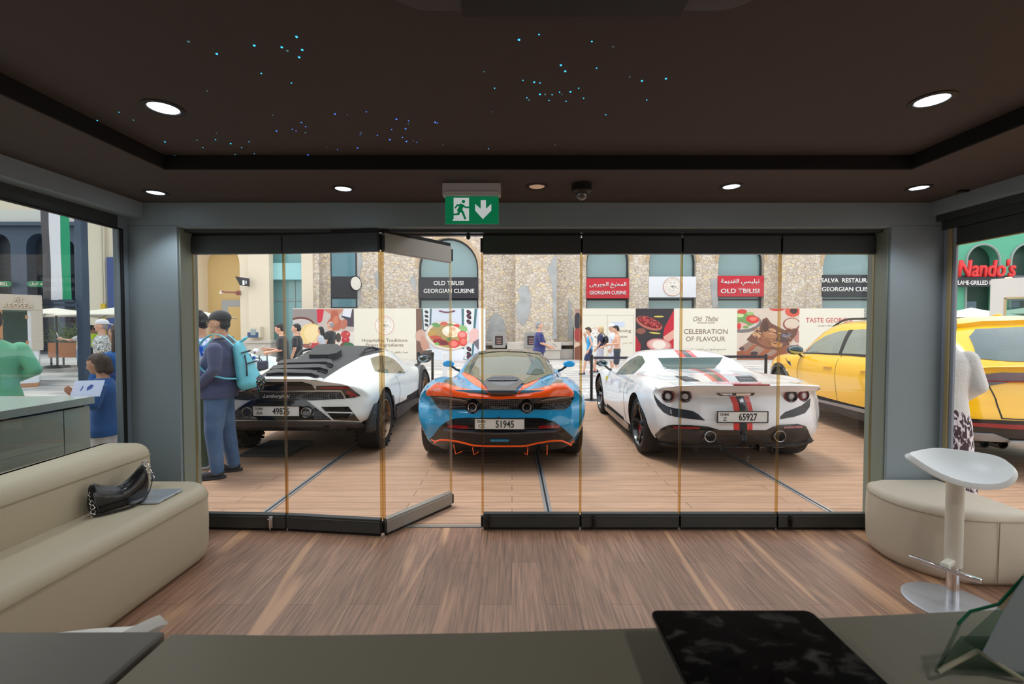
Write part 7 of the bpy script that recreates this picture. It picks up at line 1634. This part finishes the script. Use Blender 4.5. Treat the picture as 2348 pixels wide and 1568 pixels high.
gm.tube([hp(-.014, .112, 1.65), hp(.014, .112, 1.65)], .002, 6); gm.v = [(x*k, y*k, z*k) for x, y, z in gm.v]; gm.obj('glasses', mat('glasses_gold', (214, 196, 150), .3, metal=.5), man1, smooth=True)
bp0 = empty('backpack', man1.location, math.radians(108), 'turquoise backpack with black zips worn by the man in black cap', 'backpack')
mb = MB(); [mb.ell((0, -.185-.010*i, 1.29-.034*i), (.105+.007*i, .055+.0065*i, .095), 20, 14) for i in range(11)]
blob('pack_body', mb, TQ, .009, 4, bp0)
m, nt, b = nodes('speckled_print'); v_ = nt.nodes.new('ShaderNodeTexVoronoi'); v_.inputs['Scale'].default_value = 55; tcx = mapping(nt); nt.links.new(tcx.outputs[0], v_.inputs['Vector']); rr_ = ramp(nt, [(.0, (255, 255, 255)), (.28, (255, 255, 255)), (.34, (0, 0, 0))]); nt.links.new(v_.outputs['Distance'], rr_.inputs[0]); nt.links.new(mixc(nt, (24, 24, 34), v_.outputs['Color'], rr_.outputs[0]), b.inputs['Base Color']); b.inputs['Roughness'].default_value = .5
mb = MB(); mb.ell((0, -.355, .955), (.130, .072, .075), 18, 12); mb.ell((0, -.31, .89), (.140, .10, .06), 18, 12); blob('printed_pocket', mb, m, .009, 3, bp0)
BZ = mat('backpack_black', (34, 38, 44), .6)
for s in (1, -1):
    P = spline([(s*.115, -.17, 1.33), (s*.118, -.07, 1.428), (s*.12, .03, 1.438), (s*.135, .12, 1.35), (s*.15, .155, 1.24), (s*.20, .08, 1.10), (s*.21, -.08, 1.02), (s*.14, -.20, 1.0)], 6)
    mb = MB(); vs = []; fs = []
    for i, p in enumerate(P):
        w = .028; vs += [(p[0]-w, p[1], p[2]), (p[0]+w, p[1], p[2]), (p[0]+w, p[1]+.004, p[2]+.010), (p[0]-w, p[1]+.004, p[2]+.010)]
    for i in range(len(P)-1):
        for j in range(4): fs.append((i*4+j, i*4+(j+1) % 4, i*4+4+(j+1) % 4, i*4+4+j))
    mb.add(vs, fs); mb.obj('shoulder_strap', TQ, bp0, smooth=True)
MB().tube(spline([(-.03, -.19, 1.36), (-.03, -.25, 1.41), (.03, -.25, 1.41), (.03, -.19, 1.36)], 5), .011, 8).obj('grab_handle', TQ, bp0, smooth=True)
for P in ([(-.12, -.235, 1.26), (0, -.285, 1.28), (.12, -.235, 1.26)], [(-.145, -.28, 1.15), (0, -.345, 1.17), (.145, -.28, 1.15)]): MB().tube(spline(P, 6), .008, 6).obj('zip', BZ, bp0, smooth=True)
for s in (1, -1): MB().tube(spline([(s*.10, -.26, 1.24), (s*.150, -.285, 1.13), (s*.160, -.29, 1.03)], 5), .007, 6).obj('zip', BZ, bp0, smooth=True)
bt = empty('water_bottle', man1.location+Vector((.22, .25, 1.09)), 0, 'clear water bottle with a blue cap in the backpack side pocket', 'bottle'); MB().lathe([(.0001, -.10), (.03, -.10), (.03, .06), (.014, .09), (.0001, .09)], 16).obj('bottle_body', mat('bottle_plastic', (200, 222, 232), .15), bt, smooth=True); MB().lathe([(.0001, .12), (.016, .12), (.016, .088), (.0001, .088)], 12).obj('bottle_cap', mat('cap_blue', (38, 112, 206), .4), bt, smooth=True)
m, nt, b = nodes('tie_dye'); tcx = mapping(nt); n1 = noise(nt, tcx, 7, 5, 1.2); rr_ = ramp(nt, [(.44, (236, 240, 250)), (.50, (120, 170, 236)), (.56, (28, 92, 214))]); nt.links.new(n1.outputs[0], rr_.inputs[0]); nt.links.new(rr_.outputs[0], b.inputs['Base Color']); b.inputs['Roughness'].default_value = .85; TIE = m
person(F_(462, 4.95), math.radians(104), 1.68, 'man in a blue and white tie dye shirt behind the backpack wearer', SK2, HBK, TIE, clothmat('olive_cargo', (104, 118, 92), (94, 108, 84), .2, 6), mat('sage_clogs', (104, 128, 118), .7), hairstyle='quiff', nod=.25, vox=.009, hem=.86, sleeve=.75, loose=.026, armL=[(.24, .02, 1.17), (.16, .22, 1.06)], armR=[(.24, .0, 1.17), (.17, .2, 1.04)])
person(F_(517, 12.8), math.radians(20), 1.60, 'dark haired person far behind, only head seen beside the black cap', SK3, HBK, clothmat('grey_tee', (90, 92, 96)), clothmat('dark_trousers', (50, 52, 58)), CARB)
BT = clothmat('black_tee', (42, 43, 48)); DT = clothmat('dark_trousers', (50, 52, 58))
t, k, hp = person(F_(650, 9.7), math.radians(106), 1.62, 'bearded man in black t-shirt looking down at his phone beside luggage', SK1, HBK, BT, DT, CARB, nod=.35, lean=.03, sleeve=.8, build=1.1, armL=[(.24, .02, 1.16), (.15, .27, 1.10)], armR=[(.25, .06, 1.15), (.12, .33, 1.16)], vox=.01)
mb = MB()
phone(t, (.07, .44, 1.13), 'phone held by the bearded man in black', (1.0, 0, 0), SW)
person(F_(681, 10.4), math.radians(98), 1.62, 'man in black t-shirt standing right behind the bearded man', SK1, HBK, BT, DT, CARB, sleeve=.7, nod=.1, turn=.2)
t, k, hp = person(F_(737, 14.6), math.radians(92), 1.58, 'woman with long black hair in a pale grey t-shirt beside the bread picture', SK1, HBK, clothmat('pale_grey_tee', (190, 198, 206)), DT, CARB, hairstyle='long', nod=.2, armL=[(.23, .03, 1.16), (.12, .28, 1.12)], sleeve=.6)
phone(t, (-.08, .36, 1.03), 'phone in the hand of the woman in pale grey')
o = MB().box(-.10, .10, -.05, .05, -.09, .08).obj('shoulder_bag', mat('bag_red', (186, 60, 66), .5), bevel=.02, loc=F_(722, 14.25, 1.0)); tag(o, 'small red bag hanging at the side of the woman in pale grey', 'bag'); MB().tube([(-.05, 0, .08), (.10, .15, .40), (.05, 0, .08)], .006, 6).obj('strap', MC['bag_red'], o)
person(F_(758, 15.5), math.radians(75), 1.74, 'grey haired man in black shirt and sunglasses walking by the pomegranate picture', SK1, HGR, BT, DT, CARB, turn=.5, sleeve=.8, build=1.05)
t, k, hp = person(F_(1236, 12.7), math.radians(-78), 1.70, 'grey haired man in a navy t-shirt holding a phone by the stone plinth', SK1, HGR, clothmat('navy_tee', (50, 54, 112)), clothmat('dark_jeans', (50, 56, 78)), CARB, turn=-.35, sleeve=.75, build=1.14, belly=.04, armR=[(.25, .0, 1.16), (.20, .26, 1.06)], armL=[(.25, .02, 1.16), (.16, .28, 1.04)], vox=.009)
phone(t, (.19, .40, 1.06), 'phone held by the man in the navy t-shirt', (.9, 0, 0))
STR = [(.10, .16, .52), (.10, .22, .11)]; STB = [(.10, -.02, .52), (.10, -.28, .17)]
person(F_(1352, 14.7), math.radians(85), 1.55, 'boy in a bright blue tank top and navy shorts walking with hand to face', SK1, HBR, clothmat('blue_tank', (44, 156, 220), (60, 176, 232), .2, 8), clothmat('navy_shorts', (46, 54, 96)), mat('shoe_dark_blue', (60, 78, 100), .6), sleeve=0, leg_len=.36, hairstyle='quiff', nod=.3, armL=[(.22, -.06, 1.16), (.20, .06, .93)], armR=[(.2, .1, 1.2), (.07, .16, 1.44)], legL=STR, legR=STB, vox=.009, build=.9)
person(F_(1377, 15.3), math.radians(85), 1.60, 'blonde woman in navy t-shirt and pale shorts with a black backpack', SK1, HBL, clothmat('navy_tee2', (50, 58, 96)), clothmat('pale_shorts', (206, 206, 218)), mat('shoe_coral', (226, 80, 80), .6), leg_len=.38, hairstyle='bob', armL=[(.23, .04, 1.15), (.18, .16, .95)], legL=STB, legR=STR, vox=.009)
bb = empty('backpack', F_(1388, 15.15, 1.12), math.radians(85), 'small black backpack on the blonde woman in navy', 'backpack'); mb = MB(); mb.ell((0, -.02, 0), (.12, .09, .18), 16, 12); blob('pack_body', mb, CARB, .015, 2, bb); MB().tube(spline([(-.1, 0, .14), (-.12, .12, .26), (-.12, .24, .12), (-.12, .1, -.1)], 5), .014, 8).obj('strap', CARB, bb, smooth=True)
person(F_(1404, 14.9), math.radians(82), 1.66, 'person in white polo shirt and white cap beyond the shirtless boy', SK1, HBR, clothmat('white_polo', (222, 226, 240)), clothmat('white_shorts', (222, 224, 232)), mat('shoe_white', (220, 220, 222), .6), leg_len=.40, cap=(clothmat('white_cap_cloth', (234, 234, 240)), False), nod=.15, vox=.009)
t, k, hp = person(F_(1415, 13.7), math.radians(78), 1.61, 'shirtless boy in black shorts looking at a phone while walking', SK1, HBK, None, clothmat('black_shorts', (56, 60, 72)), mat('shoe_white', (220, 220, 222), .6), leg_len=.42, nod=.3, build=.92, armL=[(.23, -.04, 1.17), (.14, .25, 1.14)], armR=[(.22, .14, 1.15), (.16, .42, 1.06)], vox=.009)
phone(t, (-.10, .40, 1.07), 'phone held by the shirtless boy', (1.1, 0, 0))
# seen through the left window
person(F_(-22, 4.05), math.radians(52), 1.68, 'person in a mint green long sleeved top at the far left edge', SK3, HBK, clothmat('mint_top', (120, 200, 156), (112, 190, 148), .2, 5), DT, CARB, sleeve=1.9, armR=[(.27, -.06, 1.17), (.14, .16, 1.06)], loose=.014, build=1.08, vox=.009)
m, nt, b = nodes('blue_embroidered'); tcx = mapping(nt); n1 = noise(nt, tcx, 26, 2, .3); sx_ = nt.nodes.new('ShaderNodeSeparateXYZ'); nt.links.new(tcx.outputs[0], sx_.inputs[0]); rr_ = ramp(nt, [(.60, (0, 0, 0)), (.63, (255, 255, 255))]); nt.links.new(n1.outputs[0], rr_.inputs[0])
mr = nt.nodes.new('ShaderNodeMapRange'); mr.inputs[1].default_value = 1.0; mr.inputs[2].default_value = 1.12; mr.inputs[3].default_value = 1; mr.inputs[4].default_value = 0; nt.links.new(sx_.outputs['Z'], mr.inputs[0]); mu = nt.nodes.new('ShaderNodeMath'); mu.operation = 'MULTIPLY'; nt.links.new(rr_.outputs[0], mu.inputs[0]); nt.links.new(mr.outputs[0], mu.inputs[1])
nt.links.new(mixc(nt, (38, 92, 158), (186, 104, 140), mu.outputs[0]), b.inputs['Base Color']); b.inputs['Roughness'].default_value = .85; EMB = m
WP = clothmat('white_trousers', (226, 222, 224))
person(F_(274, 4.30), math.radians(85), 1.55, 'woman with long dark hair in an embroidered blue tunic at the window post', SK2, HBR, EMB, WP, mat('sandal_brown', (120, 84, 64), .6), hairstyle='long', hem=.66, sleeve=1.7, loose=.03, armL=[(.25, .02, 1.14), (.20, .22, 1.02)], vox=.009)
person(F_(234, 3.92), math.radians(117), 1.29, 'girl with brown bob hair in a blue top holding a sheet of paper', SK2, HBR, clothmat('blue_blouse', (42, 96, 164), (36, 86, 150), .2, 7), WP, mat('sandal_brown', (120, 84, 64), .6), hairstyle='bob', nod=.35, hem=.80, sleeve=1.6, loose=.02, armL=[(.25, .02, 1.18), (.34, .12, 1.30)], armR=[(.22, .04, 1.16), (.20, .16, 1.0)], vox=.009)
pc = MB(); pc.box(-.10, .10, -.001, .001, -.07, .07); o = pc.obj('paper_sheet', mat('paper_lilac', (214, 220, 244), .7)); o.location = (-3.37, 3.60, 1.03); o.rotation_euler = (math.radians(-30), 0, math.radians(14)); tag(o, 'white sheet with a small blue drawing held by the girl', 'paper')
dr_ = MB(); dr_.prism([(.0, -.0018, -.02), (.03, -.0018, .0), (.035, -.0018, .03), (.015, -.0018, .035), (-.005, -.0018, .01)], (0, .0004, 0)).prism([(-.045, -.0018, -.015), (-.038, -.0018, -.02), (-.03, -.0018, .02), (-.038, -.0018, .022)], (0, .0004, 0)); dr_.obj('drawing', mat('ink_blue', (60, 84, 160), .6), o)
m, nt, b = nodes('patterned_shirt'); tcx = mapping(nt); n1 = noise(nt, tcx, 30, 3, 1.5); rr_ = ramp(nt, [(.50, (226, 228, 226)), (.56, (96, 104, 106))]); nt.links.new(n1.outputs[0], rr_.inputs[0]); nt.links.new(rr_.outputs[0], b.inputs['Base Color']); b.inputs['Roughness'].default_value = .85
person(F_(234, 8.5), math.radians(122), 1.66, 'man in a backwards white cap and grey patterned shirt', SK1, HGR, m, clothmat('beige_shorts', (196, 186, 170)), mat('shoe_white', (220, 220, 222), .6), cap=(clothmat('white_cap_cloth', (234, 234, 240)), True), leg_len=.42, sleeve=.9, loose=.02, hem=.80, build=1.08)
hv, kk_, hp = person(F_(218, 17.0), math.radians(60), 1.64, 'worker in a yellow high visibility vest beyond the man in white cap', SK3, HBK, clothmat('grey_work_shirt', (150, 150, 156)), DT, CARB, sleeve=.8)
mb = MB(); mb.rings([(0, 0, .90, .19, .14), (0, 0, 1.2, .18, .135), (0, 0, 1.36, .205, .145), (0, 0, 1.43, .14, .11)], 24); mb.v = [(x*kk_, y*kk_, z*kk_) for x, y, z in mb.v]; mb.obj('vest', mat('hi_vis_yellow', (214, 244, 60), .6), hv, smooth=True); mb = MB(); mb.rings([(0, 0, 1.02, .191, .141), (0, 0, 1.07, .191, .141)], 24); mb.rings([(0, 0, 1.17, .186, .139), (0, 0, 1.22, .188, .140)], 24); mb.v = [(x*kk_, y*kk_, z*kk_) for x, y, z in mb.v]; mb.obj('reflective_bands', mat('reflective_grey', (190, 194, 196), .4), hv, smooth=True)
person(F_(210, 18.2), math.radians(60), 1.66, 'dark haired man in grey and pink shirt next to the vest wearing worker', SK3, HBK, clothmat('pink_grey_shirt', (196, 140, 150)), DT, CARB, sleeve=.8)
t, k, hp = person(F_(186, 14.6), math.radians(120), 1.62, 'person taking a photo with outstretched arms, mostly behind the steel post', SK1, HBL, clothmat('white_top', (226, 226, 232)), clothmat('denim_shorts', (132, 168, 204)), mat('shoe_white', (220, 220, 222), .6), leg_len=.34, armL=[(.2, .24, 1.24), (.06, .48, 1.30)], armR=[(.2, .24, 1.24), (.06, .48, 1.28)])
phone(t, (.0, .56, 1.33), 'phone raised in outstretched hands beside the steel post', (-.25, 0, 0), SW)
# right window
m, nt, b = nodes('animal_print'); tcx = mapping(nt, scale=(1.6, 1.6, .8)); n1 = noise(nt, tcx, 22, 2, .8); rr_ = ramp(nt, [(.46, (72, 48, 58)), (.52, (236, 226, 230))]); nt.links.new(n1.outputs[0], rr_.inputs[0]); nt.links.new(rr_.outputs[0], b.inputs['Base Color']); b.inputs['Roughness'].default_value = .8
person(F_(2162, 3.50), math.radians(-34), 1.62, 'woman in a white knitted sweater and dark spotted skirt beyond the right window', SK1, HLB, mat('white_knit', (236, 234, 230), .9, bump=.5, bscale=90), None, mat('shoe_white', (220, 220, 222), .6), skirt=m, hairstyle='bun', sleeve=1.9, hem=.90, loose=.026, armL=[(.22, .0, 1.16), (.14, .18, 1.02)], armR=[(.22, .0, 1.16), (.14, .18, 1.02)], vox=.008, neck_top=1.49, build=.9)
# luggage beside the bearded man
sc = empty('suitcase', F_(600, 9.0), .3, 'black suitcase with raised handle and a bag on top behind the louvred car', 'luggage')
MB().box(-.20, .20, -.12, .12, .06, .70).obj('shell', mat('luggage_black', (40, 44, 54), .5), sc, bevel=.03); MB().tube([(-.07, .1, .70), (-.07, .1, .98), (.07, .1, .98), (.07, .1, .70)], .011, 8).obj('handle', CARB, sc, smooth=True)
for x, y in ((-.15, -.08), (.15, -.08), (-.15, .08), (.15, .08)): MB().tube([(x-.012, y, .03), (x+.012, y, .03)], .03, 12).obj('castor', CARB, sc)
dg_ = empty('holdall', F_(588, 8.95, .70), .2, 'dark blue holdall sitting on top of the black suitcase', 'bag'); MB().box(-.22, .20, -.11, .06, 0.002, .18).obj('bag_body', mat('holdall_blue', (48, 54, 74), .7), dg_, bevel=.03); MB().tube(spline([(-.10, -.02, .17), (-.06, -.02, .23), (.06, -.02, .23), (.10, -.02, .17)], 4), .010, 8).obj('bag_handle', CARB, dg_, smooth=True)
# unseen lamps added behind the view to brighten counter and floor
for x, y in ((-1.5, .5), (1.75, .5), (-1.5, -1.0), (1.75, -1.0)):
    t = empty('ceiling_downlight', (x, y, ZT), 0, 'added downlight in the raised ceiling, out of view, brightening the counter', 'downlight', 'added downlights brightening the counter')
    MB().lathe([(.08, 0), (.08, -.004), (.062, -.006), (.058, .0), (.058, .004)], 36).obj('trim_ring', RING, t, smooth=True); MB().lathe([(.058, -.002), (.035, -.003), (.0005, -.0035)], 32).obj('lamp_face', HOT, t, smooth=True)
    L = bpy.data.lights.new('downlight', 'SPOT'); L.energy = 45; L.spot_size = math.radians(140); L.spot_blend = .8; L.shadow_soft_size = .08; L.color = (1, .93, .84)
    lo = bpy.data.objects.new('downlight', L); COL.objects.link(lo); lo.parent = t; lo.location = (0, 0, -.02)
